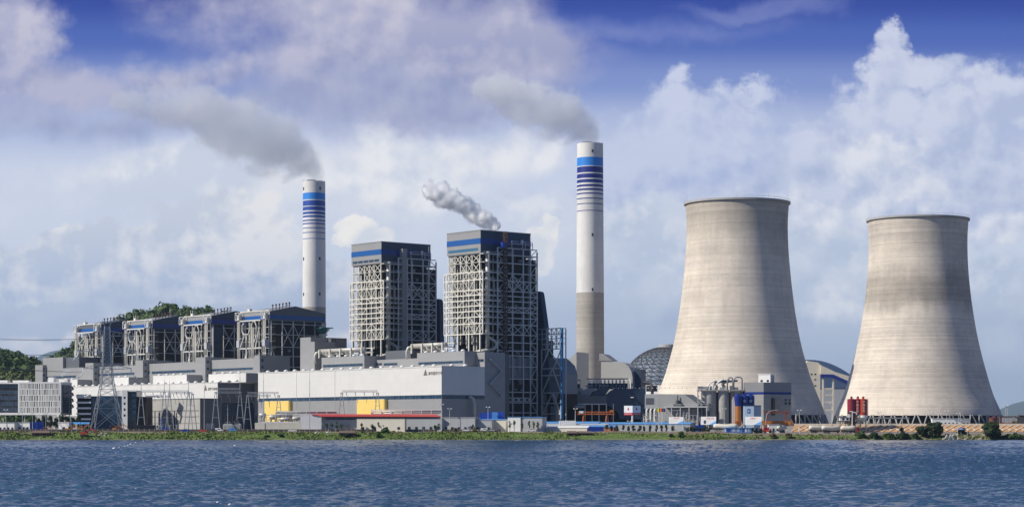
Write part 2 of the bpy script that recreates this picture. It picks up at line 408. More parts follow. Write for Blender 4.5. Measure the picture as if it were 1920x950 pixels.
nA = t.noise(pos, .12, 6, .65); nB = t.noise(pos, .9, 5, .7)
soil = t.mix(t.ramp(nA, .35, .65), (.17, .125, .085), (.26, .21, .155))
green = t.mix(t.ramp(nB, .35, .65), (.045, .085, .014), (.15, .21, .04))
gl = t.m('ADD', t.ramp(gy, 1042, 1030), t.m('MULTIPLY', t.m('SUBTRACT', nA, .5), 2.2))
gl = t.m('SUBTRACT', gl, t.m('MULTIPLY', t.ramp(gx, 75, 110), .35))
c = t.mix(t.ramp(gl, .42, .6), soil, green)
c = t.mix(t.ramp(gz, .35, .1), c, (.24, .21, .16))
c = t.mix(t.ramp(gy, 1044, 1050), c, t.mix(t.ramp(nA, .3, .7), (.20, .19, .18), (.28, .27, .25)))
t.put(b.inputs['Base Color'], t.mix(1, c, t.vec(*[t.m('MULTIPLY_ADD', nB, .7, .65)]*3), 'MULTIPLY')); b.inputs['Roughness'].default_value = .95
bn = t.new('ShaderNodeBump'); bn.inputs['Distance'].default_value = .25; t.put(bn.inputs['Height'], t.noise(pos, 1.6, 6, .7)); t.put(b.inputs['Normal'], bn.outputs[0])
tag(g.build('ground', gm), kind='structure')

import numpy as np
def wave_field(N=768, size=230.0, seed=3):
    rg = np.random.default_rng(seed); k = np.fft.fftfreq(N, size/N)*2*np.pi; kx, ky = np.meshgrid(k, k); kk = np.hypot(kx, ky); kk[0, 0] = 1
    wx_, wy_ = .35, .94; cosb = np.abs(kx*wx_+ky*wy_)/kk
    kp = 2*np.pi/4.6; spec = np.exp(-.9*(kp/kk)**2)/kk**2.9*(.25+.75*cosb**2)*np.exp(-(kk*.10)**2)
    spec[0, 0] = 0
    h = np.fft.ifft2(np.sqrt(spec)*(rg.normal(size=(N, N))+1j*rg.normal(size=(N, N)))).real
    h /= h.std(); h = h+.16*(h*h-1)          # sharper crests
    return h
WF = wave_field(); WN, WS = 768, 230.0
def wave(xa, ya):
    u = (xa/WS*WN) % WN; v = (ya/WS*WN) % WN; i0 = np.floor(u).astype(int) % WN; j0 = np.floor(v).astype(int) % WN; fu, fv = u-np.floor(u), v-np.floor(v)
    i1, j1 = (i0+1) % WN, (j0+1) % WN
    return (WF[j0, i0]*(1-fu)+WF[j0, i1]*fu)*(1-fv)+(WF[j1, i0]*(1-fu)+WF[j1, i1]*fu)*fv
yr = [118.0]
while yr[-1] < 1020: yr.append(yr[-1]+(.30 if yr[-1] < 330 else .30+(yr[-1]-330)*.0032))
yr[-1] = 1021.0; yr = np.array(yr); nc = 520; tcol = np.linspace(-.36, .36, nc)
XX = yr[:, None]*tcol[None, :]; YY = np.repeat(yr[:, None], nc, 1)
edge = np.clip((.36-np.abs(tcol))/.03, 0, 1)[None, :]*np.clip((yr-118)/6, 0, 1)[:, None]*np.clip((1020-yr)/12, .15, 1)[:, None]
patch_ = 1+.35*np.sin(XX*.021+1.3*np.sin(YY*.013))*np.sin(YY*.017+2)
ZZ = wave(XX*.92+YY*.2, YY+XX*.1)*.082*edge*patch_
nr = len(yr); vs = np.stack([XX, YY, ZZ], -1).reshape(-1, 3)
ext = np.array([(-9000, -700, -.02), (9000, -700, -.02), (9000, 118, -.02), (-9000, 118, -.02), (-9000, 1021, -.02), (9000, 1021, -.02)])
me = bpy.data.meshes.new('water'); nf = (nr-1)*(nc-1)
ii = (np.arange(nr-1)[:, None]*nc+np.arange(nc-1)[None, :]).reshape(-1); fq = np.stack([ii, ii+1, ii+nc+1, ii+nc], -1)
c0 = nr*nc; l0 = 0; extra = np.array([[c0, c0+1, c0+2, c0+3], [c0+3, 0, (nr-1)*nc, c0+4], [nc-1, c0+2, c0+5, nr*nc-1]])
fq = np.concatenate([fq, extra]).astype(np.int32); vs = np.concatenate([vs, ext]).astype(np.float32)
me.vertices.add(len(vs)); me.vertices.foreach_set('co', vs.ravel()); me.loops.add(fq.size); me.loops.foreach_set('vertex_index', fq.ravel())
me.polygons.add(len(fq)); me.polygons.foreach_set('loop_start', np.arange(0, fq.size, 4, dtype=np.int32)); me.polygons.foreach_set('loop_total', np.full(len(fq), 4, dtype=np.int32))
me.polygons.foreach_set('use_smooth', np.ones(len(fq), dtype=bool)); me.update(calc_edges=True); me.validate()
wm = bpy.data.materials.new('lake_water'); wm.use_nodes = True; me.materials.append(wm)
t = NT(wm.node_tree); b = t.n['Principled BSDF']; pos = t.new('ShaderNodeNewGeometry').outputs['Position']; gx, gy, gz = t.sep(pos)
patch = t.noise(t.vec(gx, t.m('MULTIPLY', gy, .35), 0), .014, 5, .6)
t.put(b.inputs['Base Color'], t.mix(t.ramp(patch, .3, .7), (.028, .068, .128), (.044, .094, .158)))
b.inputs['Roughness'].default_value = .13; b.inputs['IOR'].default_value = 1.24; b.inputs['Specular IOR Level'].default_value = .30
h = t.m('MULTIPLY', t.noise(t.vec(t.m('MULTIPLY', gx, .8), gy, 0), 2.2, 4, .6, .4), .13)
bn = t.new('ShaderNodeBump'); bn.inputs['Distance'].default_value = 1.0; bn.inputs['Strength'].default_value = 1.0; t.put(bn.inputs['Height'], h); t.put(b.inputs['Normal'], bn.outputs[0])
wo = bpy.data.objects.new('water', me); COL.objects.link(wo); tag(wo, kind='structure')

# ---- hills
def hill(name, crest, D, depth, mt):
    """crest: (photo px, photo row) of the skyline at distance D; the slope comes down toward the camera and behind."""
    hb = MB(); n = len(crest); rows = [(-1.0, 0), (-.75, .22), (-.5, .50), (-.25, .80), (0, 1), (.4, .75), (1, 0)]
    for (k, f) in rows:
        for (px, py) in crest:
            xx = X(px, D); yv = D+k*depth; top = Z(py, D)-5
            hb.v.append((xx*(1+.15*k), yv, 4.6+top*f+(6*mn.noise(Vector((xx*.02, yv*.02, 1))) if 0 < f < 1 else 0)))
    for j in range(len(rows)-1):
        for i in range(n-1):
            a = j*n+i; hb.f.append((a, a+1, a+n+1, a+n)); hb.mi.append(0)
    o = hb.build(name, mt, smooth=True); tag(o, kind='structure'); return o, hb, n, rows
soil_g = mat('hillside_ground', (.045, .060, .018), .9, ns=.02, na=.3)
def interp(cr, n):
    res = []
    for i in range(n+1):
        x = cr[0][0]+(cr[-1][0]-cr[0][0])*i/n
        for (a, b_) in zip(cr, cr[1:]):
            if a[0] <= x <= b_[0]:
                u = (x-a[0])/(b_[0]-a[0]); res.append((x, a[1]+(b_[1]-a[1])*u)); break
    return res
cb = interp([(60, 745), (100, 672), (128, 655), (170, 628), (232, 596), (262, 584), (300, 578), (345, 577), (390, 580), (440, 596), (520, 640), (600, 700)], 60)
ca = interp([(-260, 690), (-120, 655), (-40, 655), (0, 662), (22, 665), (44, 674), (66, 680), (90, 700), (130, 745)], 40)
ha = hill('hill', ca, 1750, 220, soil_g); hb_ = hill('hill', cb, 2300, 330, soil_g)
hf = MB()
far_m = mat('far_mountain_green', (.03, .05, .035), .95, ns=.002, na=.3)
hill('mountain', interp([(20, 760), (60, 674), (80, 664), (100, 657), (122, 655), (160, 648), (220, 660), (400, 740)], 30), 20000, 2200, far_m)
hill('mountain', interp([(1700, 800), (1800, 790), (1870, 770), (1885, 762), (1900, 756), (1925, 750), (1990, 738), (2100, 752), (2300, 790)], 30), 20000, 2200, far_m)
def clump(mb, c, r, n, q, rn, sz=.8, mi=0):
    for _ in range(n):
        d = Vector((rn.gauss(0, 1), rn.gauss(0, 1), rn.gauss(0, 1))); d.normalize()
        p = Vector(c)+Vector((d.x*r, d.y*r, d.z*r*sz))*(rn.random()**.35)
        nrm = (d+Vector((rn.uniform(-.6, .6), rn.uniform(-.6, .6), rn.uniform(-.3, .8)))).normalized()
        a = nrm.orthogonal().normalized(); a.rotate(Matrix.Rotation(rn.random()*6.28, 3, nrm)); b2 = nrm.cross(a)
        s1 = q*rn.uniform(.6, 1.3); s2 = s1*rn.uniform(.5, .9)
        mb.quad(p-a*s1-b2*s2, p+a*s1-b2*s2*.6, p+a*s1*.7+b2*s2, p-a*s1*.8+b2*s2, mi)
def forest(h, dens, r0, r1, name, mt, mt2, label):
    fb = MB(); rn = random.Random(11); v = h[1].v; n = h[2]
    for j in range(4):
        for i in range(n-1):
            for _ in range(dens):
                a, b2 = rn.random(), rn.random()
                p00, p10, p01, p11 = (Vector(v[j*n+i]), Vector(v[j*n+i+1]), Vector(v[(j+1)*n+i]), Vector(v[(j+1)*n+i+1]))
                p = p00.lerp(p10, a).lerp(p01.lerp(p11, a), b2)
                g_ = mn.noise(p*.012)
                r = rn.uniform(r0, r1)*(1.0 if g_ < .15 else .6)
                clump(fb, p+Vector((0, 0, r*.5)), r, 16, r*.42, rn, .9, 0 if (g_ < .15 or j > 2) else 1)
    tag(fb.build(name, [mt, mt2]), label, 'woodland', kind='stuff')
forest(hb_, 13, 3, 6, 'forest', leaf_wd, leaf_wd, 'dark green woodland covering the rounded hill behind the old boiler houses')
forest(ha, 15, 2.4, 5, 'forest', leaf_wd, leaf_sc, 'scrubby green woodland on the low hill at the left edge')

# ---- stone-framed revetment below the cooling tower terrace
rv = MB(); rl = MB()
def rev_pt(x, f):                                           # f 0 foot .. 1 top
    return Vector((x+.35*(f*8), 1069.0+8.9*f, 3.9+3.5*f))
x0, x1 = X(1488, 1075)-2, 420
N = 120
for i in range(N):
    a, b2 = x0+(x1-x0)*i/N, x0+(x1-x0)*(i+1)/N
    rv.quad(rev_pt(a, 0), rev_pt(b2, 0), rev_pt(b2, 1), rev_pt(a, 1))
xx = x0
while xx < x1-8:
    p, q = rev_pt(xx, .02), rev_pt(xx+5.0, .97); off = Vector((0, -.12, .10))
    rl.bar(p+off, q+off, .42, .3); rl.bar(rev_pt(xx+2.6, .5)+off, rev_pt(xx+4.4, .25)+off, .26, .25); xx += 3.6
p, q = rev_pt(x0, 1), rev_pt(x1, 1)
rl.bar(p+Vector((0, 0, .25)), q+Vector((0, 0, .25)), .9, .9)
soil_o = mat('orange_soil', (.50, .27, .115), .95, ns=.3, na=.2, fine=.2)
rt = thing('revetment', 'orange earth bank with cream diagonal stone ribs below the right cooling tower', 'embankment', (0, 0, 0))
rv.build('slope_face', soil_o, rt); rl.build('stone_rib', cream_p, rt)

# ---- grass along the bank
gr = MB(); rn = random.Random(5)
for _ in range(16000):
    x = rn.uniform(-300, 300); y = 1019.5+rn.random()**1.3*(21 if x < 60 else 13)
    dens = mn.noise(Vector((x*.05, y*.1, 4)))
    if dens < -.22: continue
    if x > 70 and rn.random() < .6 and y > 1027: continue
    z = ground_h(x, y)
    if z < .05: continue
    hgt = rn.uniform(.25, .62)*(1+.9*max(0, dens)); a = rn.random()*3.14; wd = rn.uniform(.25, .6)
    dx_, dy_ = math.cos(a)*wd, math.sin(a)*wd; lx, ly = rn.uniform(-.3, .3), rn.uniform(-.3, .3)
    gr.quad((x-dx_, y-dy_, z-.1), (x+dx_, y+dy_, z-.1), (x+dx_*.6+lx, y+dy_*.6+ly, z+hgt), (x-dx_*.5+lx, y-dy_*.5+ly, z+hgt*.85), 0 if rn.random() < (.8 if x < 70 else .55) else 1)
tag(gr.build('grass', [leaf_lt, leaf_dry]), 'bright green grass and reeds covering the lake bank', 'grass', kind='stuff')

# haze: one closed box of thin air round everything
hz = MB(); hz.box(-12000, 12000, -800, 24000, -60, 900)
hm = bpy.data.materials.new('haze_air'); hm.use_nodes = True; t = NT(hm.node_tree); t.n.clear()
ho = t.new('ShaderNodeOutputMaterial'); pv = t.new('ShaderNodeVolumePrincipled'); t.l.new(pv.outputs[0], ho.inputs['Volume'])
pv.inputs['Color'].default_value = (.58, .76, 1.0, 1); pv.inputs['Density'].default_value = 2.4e-5; pv.inputs['Anisotropy'].default_value = .1
tag(hz.build('haze', hm), 'thin pale blue haze filling the air over the lake', 'haze', kind='stuff')
# ================================================================ turbine halls
def win_strip(parent, x0, x1, y, z0, z1, side='y', n=None, m=None, name='window_strip', out=-.06):
    """a strip of windows with mullions standing 6 cm proud of a wall; side 'y': wall faces -y, side 'x': wall faces +x"""
    b1 = MB(); b2 = MB(); L = x1-x0; n = n or max(2, int(L/2.4))
    if side == 'y':
        b1.box(x0, x1, y-.06, y+.1, z0, z1)
        for i in range(n+1): xx = x0+L*i/n; b2.box(xx-.08, xx+.08, y-.14, y-.06, z0, z1)
        b2.box(x0, x1, y-.14, y-.06, z0-.15, z0); b2.box(x0, x1, y-.14, y-.06, z1, z1+.15)
    else:
        b1.box(y-.1, y+.06, x0, x1, z0, z1)
        for i in range(n+1): xx = x0+L*i/n; b2.box(y+.06, y+.14, xx-.08, xx+.08, z0, z1)
        b2.box(y+.06, y+.14, x0, x1, z0-.15, z0); b2.box(y+.06, y+.14, x0, x1, z1, z1+.15)
    o = b1.build(name, m or glass_m, parent); b2.build('mullion', dark_clad, o); return o
def vents(parent, spots, z):
    for (x, y) in spots:
        vb = MB(); vb.lathe([(.7, z), (.75, z+.2), (1.35, z+.3), (1.25, z+.7), (.7, z+1.1), (.05, z+1.2)], 10, x, y)
        vb.build('roof_ventilator', white_p, parent, smooth=True)
FONT_N = [0]
def text(name, body, size, m, parent, loc, rot, ext=.06, sx=1.0):
    cu = bpy.data.curves.new(name, 'FONT'); cu.body = body; cu.size = size; cu.extrude = ext; cu.align_x = 'LEFT'
    cu.materials.append(m); o = bpy.data.objects.new(name, cu); COL.objects.link(o)
    bpy.context.view_layer.update(); me = bpy.data.meshes.new_from_object(o.evaluated_get(bpy.context.evaluated_depsgraph_get()))
    bpy.data.objects.remove(o); o = bpy.data.objects.new(name, me); COL.objects.link(o)
    o.parent = parent; o.location = loc; o.rotation_euler = rot; o.scale = (sx, 1, 1); return o
ink = mat('sign_grey_ink', (.16, .14, .12), .6)
def emblem(parent, x, z, s_, y=-.1):
    e = MB(); e.prism([(x-.5*s_, z), (x-.16*s_, z), (x+.02*s_, z+.62*s_), (x-.02*s_, z+s_)], y, y+.09, axis='y')
    e.prism([(x-.10*s_, z), (x+.14*s_, z), (x+.03*s_, z+.52*s_)], y, y+.09, axis='y')
    e.prism([(x+.20*s_, z), (x+.5*s_, z), (x+.10*s_, z+.80*s_), (x+.05*s_, z+.66*s_)], y, y+.09, axis='y')
    e.build('emblem', ink, parent)

H = pthing('turbine_hall', 'long white turbine hall with a dark window band over grey lower walls', 'turbine hall', 0, 0, GZ)
zt = z_at(687, 0, 0)-GZ; zb1 = z_at(740, 0, 0)-GZ; zb0 = z_at(746.5, 0, 0)-GZ
Ls = s_at(484, 0); DP = 29.0
w1 = MB(); w1.box(Ls, 0, 0, DP, zb1+.15, zt); w1.build('upper_wall', white_clad, H)
w1 = MB(); w1.box(Ls, 0, 0.02, DP, -1, zb0-.15); w1.build('lower_wall', grey_clad, H)
w1 = MB(); w1.box(Ls+.1, -.1, .3, DP, zb0-.15, zb1+.15); w1.build('band_recess', dark_clad, H)
win_strip(H, Ls+.3, -.3, .3, zb0, zb1, n=70); win_strip(H, .5, DP-2, -.1, zb0, zb1, side='x', n=12)
w1 = MB(); w1.box(Ls-.2, .2, -.2, DP, zt, zt+.5); w1.build('parapet', white_clad, H)
for xx in (Ls+40, Ls+78): w1 = MB(); w1.box(xx-.08, xx+.08, -.10, -.002, 0, zt); w1.build('downpipe', grey_p, H)
vents(H, [(Ls+6+9.3*i, 3) for i in range(18)]+[(-1.5+0*i, 8+9*i) for i in range(2)], zt+.5)
ex = s_at(791, 0); emblem(H, ex+3.2, z_at(703.5, ex, 0)-GZ, 3.4)
text('lettering', '神华国华宁电', 2.05, ink, H, (ex+5.6, -.07, z_at(703.2, ex, 0)-GZ+.1), (R(90), 0, 0))
pe = MB(); dv = v_at(882, 0)
pe.tube([(-.5, dv-1.2, zb0+.8), (1.6, dv-1.0, zb0+.9), (2.6, dv, zb0), (2.8, dv+.6, zb0-2.5), (2.8, dv+.6, 0)], [.5, .8, .8, .8, .75], 10)
for k in range(6): pe.cyl(2.8, dv+.6, 3+k*2, 3.35+k*2, .98, 10)
pe.build('exhaust_pipe', pipe_m, H, smooth=True)
for (p0, p1, yt, yb, lb) in ((495, 543, 752, 778, 'left-hand yellow annex on the turbine hall wall, seen above white pipework'), (668, 722, 749, 775, 'right-hand yellow annex on the turbine hall wall, above the red roof')):
    s0, s1 = s_at(p0, -2.2), s_at(p1-1.5, -2.2); A = pthing('annex', lb, 'annex', s0, -2.2, GZ, 'yellow annexes on the hall wall')
    zz = z_at(yt, s0, -2.2)-GZ; ab = MB(); c_ = .5
    ab.prism([(0, 2.19), (0, c_), (c_, 0), (s1-s0-c_, 0), (s1-s0, c_), (s1-s0, 2.19)], -1, zz); ab.build('wall', yellow_p, A)
    ab = MB(); ab.box(0, s1-s0, .15, 2.15, zz, zz+.2); ab.build('roof', grey_p, A)

# deaerator bay behind the hall: projecting blocks over a recessed wall
Bay = pthing('deaerator_bay', 'grey clad bay with window strips behind the white turbine hall', 'building', 0, 21, GZ)
def bz(py, px, v): return z_at(py, s_at(px, v), v)-GZ
za = bz(666.5, 683, 21); zb = bz(657.5, 871, 21); rz = bz(672, 764, 29)
sA0, sA1 = s_at(603, 21), s_at(683, 21); sB0, sB1 = s_at(782, 21), s_at(871, 21)
m1 = MB(); m1.box(sA0, sA1, 0, 20, 0, za); m1.build('wall', grey_clad, Bay)
m1 = MB(); m1.box(sB0, sB1, 0, 20, 0, zb); m1.build('wall', grey_clad, Bay)
m1 = MB(); m1.box(sA1+.01, sB0-.01, 8, 20, 0, rz); m1.build('wall', grey_clad, Bay)
m1 = MB(); m1.box(sA1+4, s_at(770, 33), 12, 20, rz, rz+5); m1.build('roof_block', dark_clad, Bay)
m1 = MB(); m1.box(sB1+.01, 0, 8.01, 22, 0, zb-.6); m1.build('wall', grey_clad, Bay)
m1 = MB(); m1.box(sB0+4, -6, 20.02, 30, 0, zb-1); m1.build('rear_wall', dark_clad, Bay)
for (p0, p1, yt, yb, v) in ((606, 680, 681, 685, 21), (785, 868, 676, 680, 21), (704, 716, 680.5, 683.5, 29), (720, 745, 680, 683.5, 29), (897, 907, 673, 677, 29)):
    a, b_ = s_at(p0, v), s_at(p1, v); win_strip(Bay, a, b_, v-21, bz(yb, p1, v), bz(yt, p1, v))
m1 = MB(); zz0 = zb-5    # outside stair on the shaded end
for k in range(3):
    z0 = 14+k*6.5; y0, y1 = (11, 19) if k % 2 else (19, 11); m1.bar((.9, y0, z0+4), (.9, y1, z0+10.5), 1.2, .35); m1.box(.02, 1.8, y0-1.1, y0+1.1, z0+3.8, z0+4.1)
m1.build('stair', grey_p, Bay)
vents(Bay, [(sA0+5+8*i, 2.5) for i in range(5)]+[(sB0+5+8*i, 2.5) for i in range(5)], za)

def pipe_run(s0, s1, v, zbase, ytop, px, lb):
    T_ = pthing('pipe_bridge', lb, 'pipes', s0, v, zbase, 'cream pipe bridges on the roof'); L = s1-s0; hh = z_at(ytop, s_at(px, v), v)-zbase
    p = MB(); p.tube([(0, 0, hh-1.1), (L, 0, hh-1.1)], 1.15, 10); p.build('main_pipe', pipe_m, T_, smooth=True)
    p = MB(); n = int(L/9)
    for i in range(n+1):
        xx = 1+(L-2)*i/n; p.bar((xx, -1.6, 0), (xx, -1.6, hh-.2), .7); p.bar((xx, 6, 0), (xx, 6, hh-.2), .5); p.bar((xx, -1.8, hh-2.4), (xx, 6, hh-2.4), .5)
    p.bar((0, 6, hh-.3), (L, 6, hh-.3), .4); p.bar((0, 6, hh*.45), (L, 6, hh*.45), .4); p.build('trestle', cream_steel, T_)
    rn = random.Random(int(px))
    for i in range(n+3):
        xx = rn.uniform(2, L-4); r = rn.choice((.55, .7, .85)); q = MB(); dn = rn.uniform(1.6, 4)
        q.tube([(xx, 0, hh-1.4), (xx+.2, .2, hh-2.6), (xx+1.2, 1.2, hh-3.4), (xx+2, 2, hh-dn-2), (xx+2.2, 2.4, 0)], r, 8); q.build('branch_pipe', pipe_m, T_, smooth=True)
    for i in range(5):
        xx = rn.uniform(2, L-6); zz = rn.uniform(1, hh-2.6); q = MB(); q.tube([(xx, 3, zz), (xx+rn.uniform(3, 7), 3, zz), (xx+rn.uniform(3, 7), 3.8, zz*.3)], .45, 8); q.build('header_pipe', pipe_m, T_, smooth=True)
    q = MB(); q.tube([(-.6, -.2, hh-1.4), (-2.2, -1.6, hh-2.2), (-2.5, -2.2, hh-4), (-2.5, -2.2, -3)], .75, 8); q.build('down_pipe', pipe_m, T_, smooth=True)
pipe_run(s_at(601, 25), s_at(684, 25), 25, GZ+za, 652.5, 640, 'cream pipe bridge on the grey bay roof below the left steel boiler tower')
pipe_run(s_at(774, 25), s_at(836, 25), 25, GZ+zb, 643, 800, 'cream pipe bridge on the grey bay roof in front of the right steel boiler tower')

# grey stair tower block between old and new plant
K = pthing('switchgear_tower', 'plain grey stepped block between the old boiler house and the pipe bridge', 'building', s_at(590, 27), 27, GZ)
sK = s_at(590, 27); a0 = s_at(563, 27)-sK; a1 = s_at(582.5, 27)-sK
m1 = MB(); m1.box(a0, a1, 0, 26, 0, bz(632, 575, 27)); m1.build('wall', grey_clad, K)
m1 = MB(); m1.box(a1+.01, 0, .01, v_at(629, sK)-27, 0, bz(640, 590, 27)); m1.build('wall', grey_clad, K)
m1 = MB(); m1.box(a1+.02, -.4, 12, v_at(631, sK)-27, bz(640, 590, 27), bz(632.5, 590, 27)); m1.build('upper_block', dark_clad, K)

# ================================================================ old turbine hall
s_o = s_at(408, 0); OH = pthing('turbine_hall', 'older low white turbine hall with an end wall darkened as shade behind the substation', 'turbine hall', s_o, 0, GZ)
zo = z_at(717, s_o, 0)-GZ; L0 = s_at(107, 0)-s_o
w1 = MB(); w1.box(L0, 0, 0, 29, 9, zo); w1.build('upper_wall', white_clad, OH)
w1 = MB(); w1.box(L0, -.02, .03, 29, -1, 9); w1.build('lower_wall', grey_clad, OH)
w1 = MB(); w1.box(.01, .25, .3, 29, 16.6, zo-.3); w1.build('shade_tinted_end_wall', dark_clad, OH)  # shaded end of the white hall, its shade put into the dark colours
w1 = MB(); w1.box(.01, .3, .3, 29, 0, 16.4); w1.build('shade_tinted_end_wall', slate_clad, OH)
w1 = MB(); w1.box(L0-.2, .3, -.2, 29, zo, zo+.4); w1.build('parapet', white_clad, OH)
vents(OH, [(L0+8+9.2*i, 3) for i in range(24)]+[(-1, 9), (-1, 19)], zo+.4)
ex = s_at(380, 0)-s_o; emblem(OH, ex+3.4, z_at(731.5, s_o-10, 0)-GZ, 3.6)
text('lettering', '国华宁海电厂', 2.0, ink, OH, (ex+6.2, -.07, z_at(731, s_o-10, 0)-GZ), (R(90), 0, 0))
for i, (p0, p1, yt) in enumerate(((113, 145, 711.5), (212, 241, 707), (287, 350, 703), (391, 461, 700))):
    v = 14; a, b_ = s_at(p0, v)-s_o, s_at(p1, v)-s_o; zz = z_at(yt, (a+b_)/2+s_o, v)-GZ
    w1 = MB(); w1.box(a, b_, v, 28.9, zo+.41, zz); o = w1.build('roof_house', white_clad, OH)
    w1 = MB(); w1.box(b_+.01, b_+.3, v+.1, 28.8, zo+.5, zz-.1); w1.build('side_wall', grey_clad, o)
    for j in range(int((b_-a)/9)): vents(o, [(a+5+9*j, v+2)], zz)
OB = pthing('deaerator_bay', 'long grey bay with blue window strips and tall piers behind the older hall', 'building', s_o, 29, GZ)
def oz(py, px, v): return z_at(py, s_at(px, v), v)-GZ
segs = [(66, 80, 684, 26), (80, 118, 670, 29), (118, 160, 689, 29), (160, 175, 680, 25), (175, 254, 686, 29), (254, 268, 675, 25), (268, 367, 680, 29), (367, 385, 669.5, 25), (385, 477, 673, 29), (477, 487, 665.5, 25)]
for (p0, p1, yt, v) in segs:
    a, b_ = s_at(p0, v)-s_o, s_at(p1, v)-s_o; m1 = MB(); m1.box(a+.01, b_, v-29, 18, 0, oz(yt, (p0+p1)/2, v))
    o = m1.build('pier' if v < 29 else 'wall', grey_clad, OB)
    if v < 29:
        for k in range(4):
            zz = oz(yt, p0, v)-4-k*4.2; q = MB(); q.box(b_+.01, b_+.08, 1.2-4, 2.6-4, zz, zz+1.6); q.build('pier_window', glass_m, o)
m1 = MB(); a = s_at(120, 31)-s_o; m1.box(a, a+22, 2, 17, oz(689, 130, 29), oz(669.5, 130, 31)); m1.build('shade_tinted_penthouse', dark_clad, OB)  # block in shade; the shade is put into its dark colour
m1 = MB(); b_ = s_at(487, 29)-s_o; m1.box(b_-3, b_+.02, .5, v_at(521, b_+s_o)-29, 0, oz(671, 487, 29)); m1.build('shade_tinted_end_wall', dark_clad, OB)  # shaded end of the grey bay, darkened in the colour
for (p0, p1, yt, yb) in ((82, 142, 703.5, 707), (178, 203, 700.5, 703.5), (205, 252, 698, 701.5), (285, 366, 693, 697), (271, 281, 696, 699.5), (387, 474, 688.5, 692)):
    win_strip(OB, s_at(p0, 29)-s_o, s_at(p1, 29)-s_o, 0, oz(yb, p1, 29), oz(yt, p1, 29))

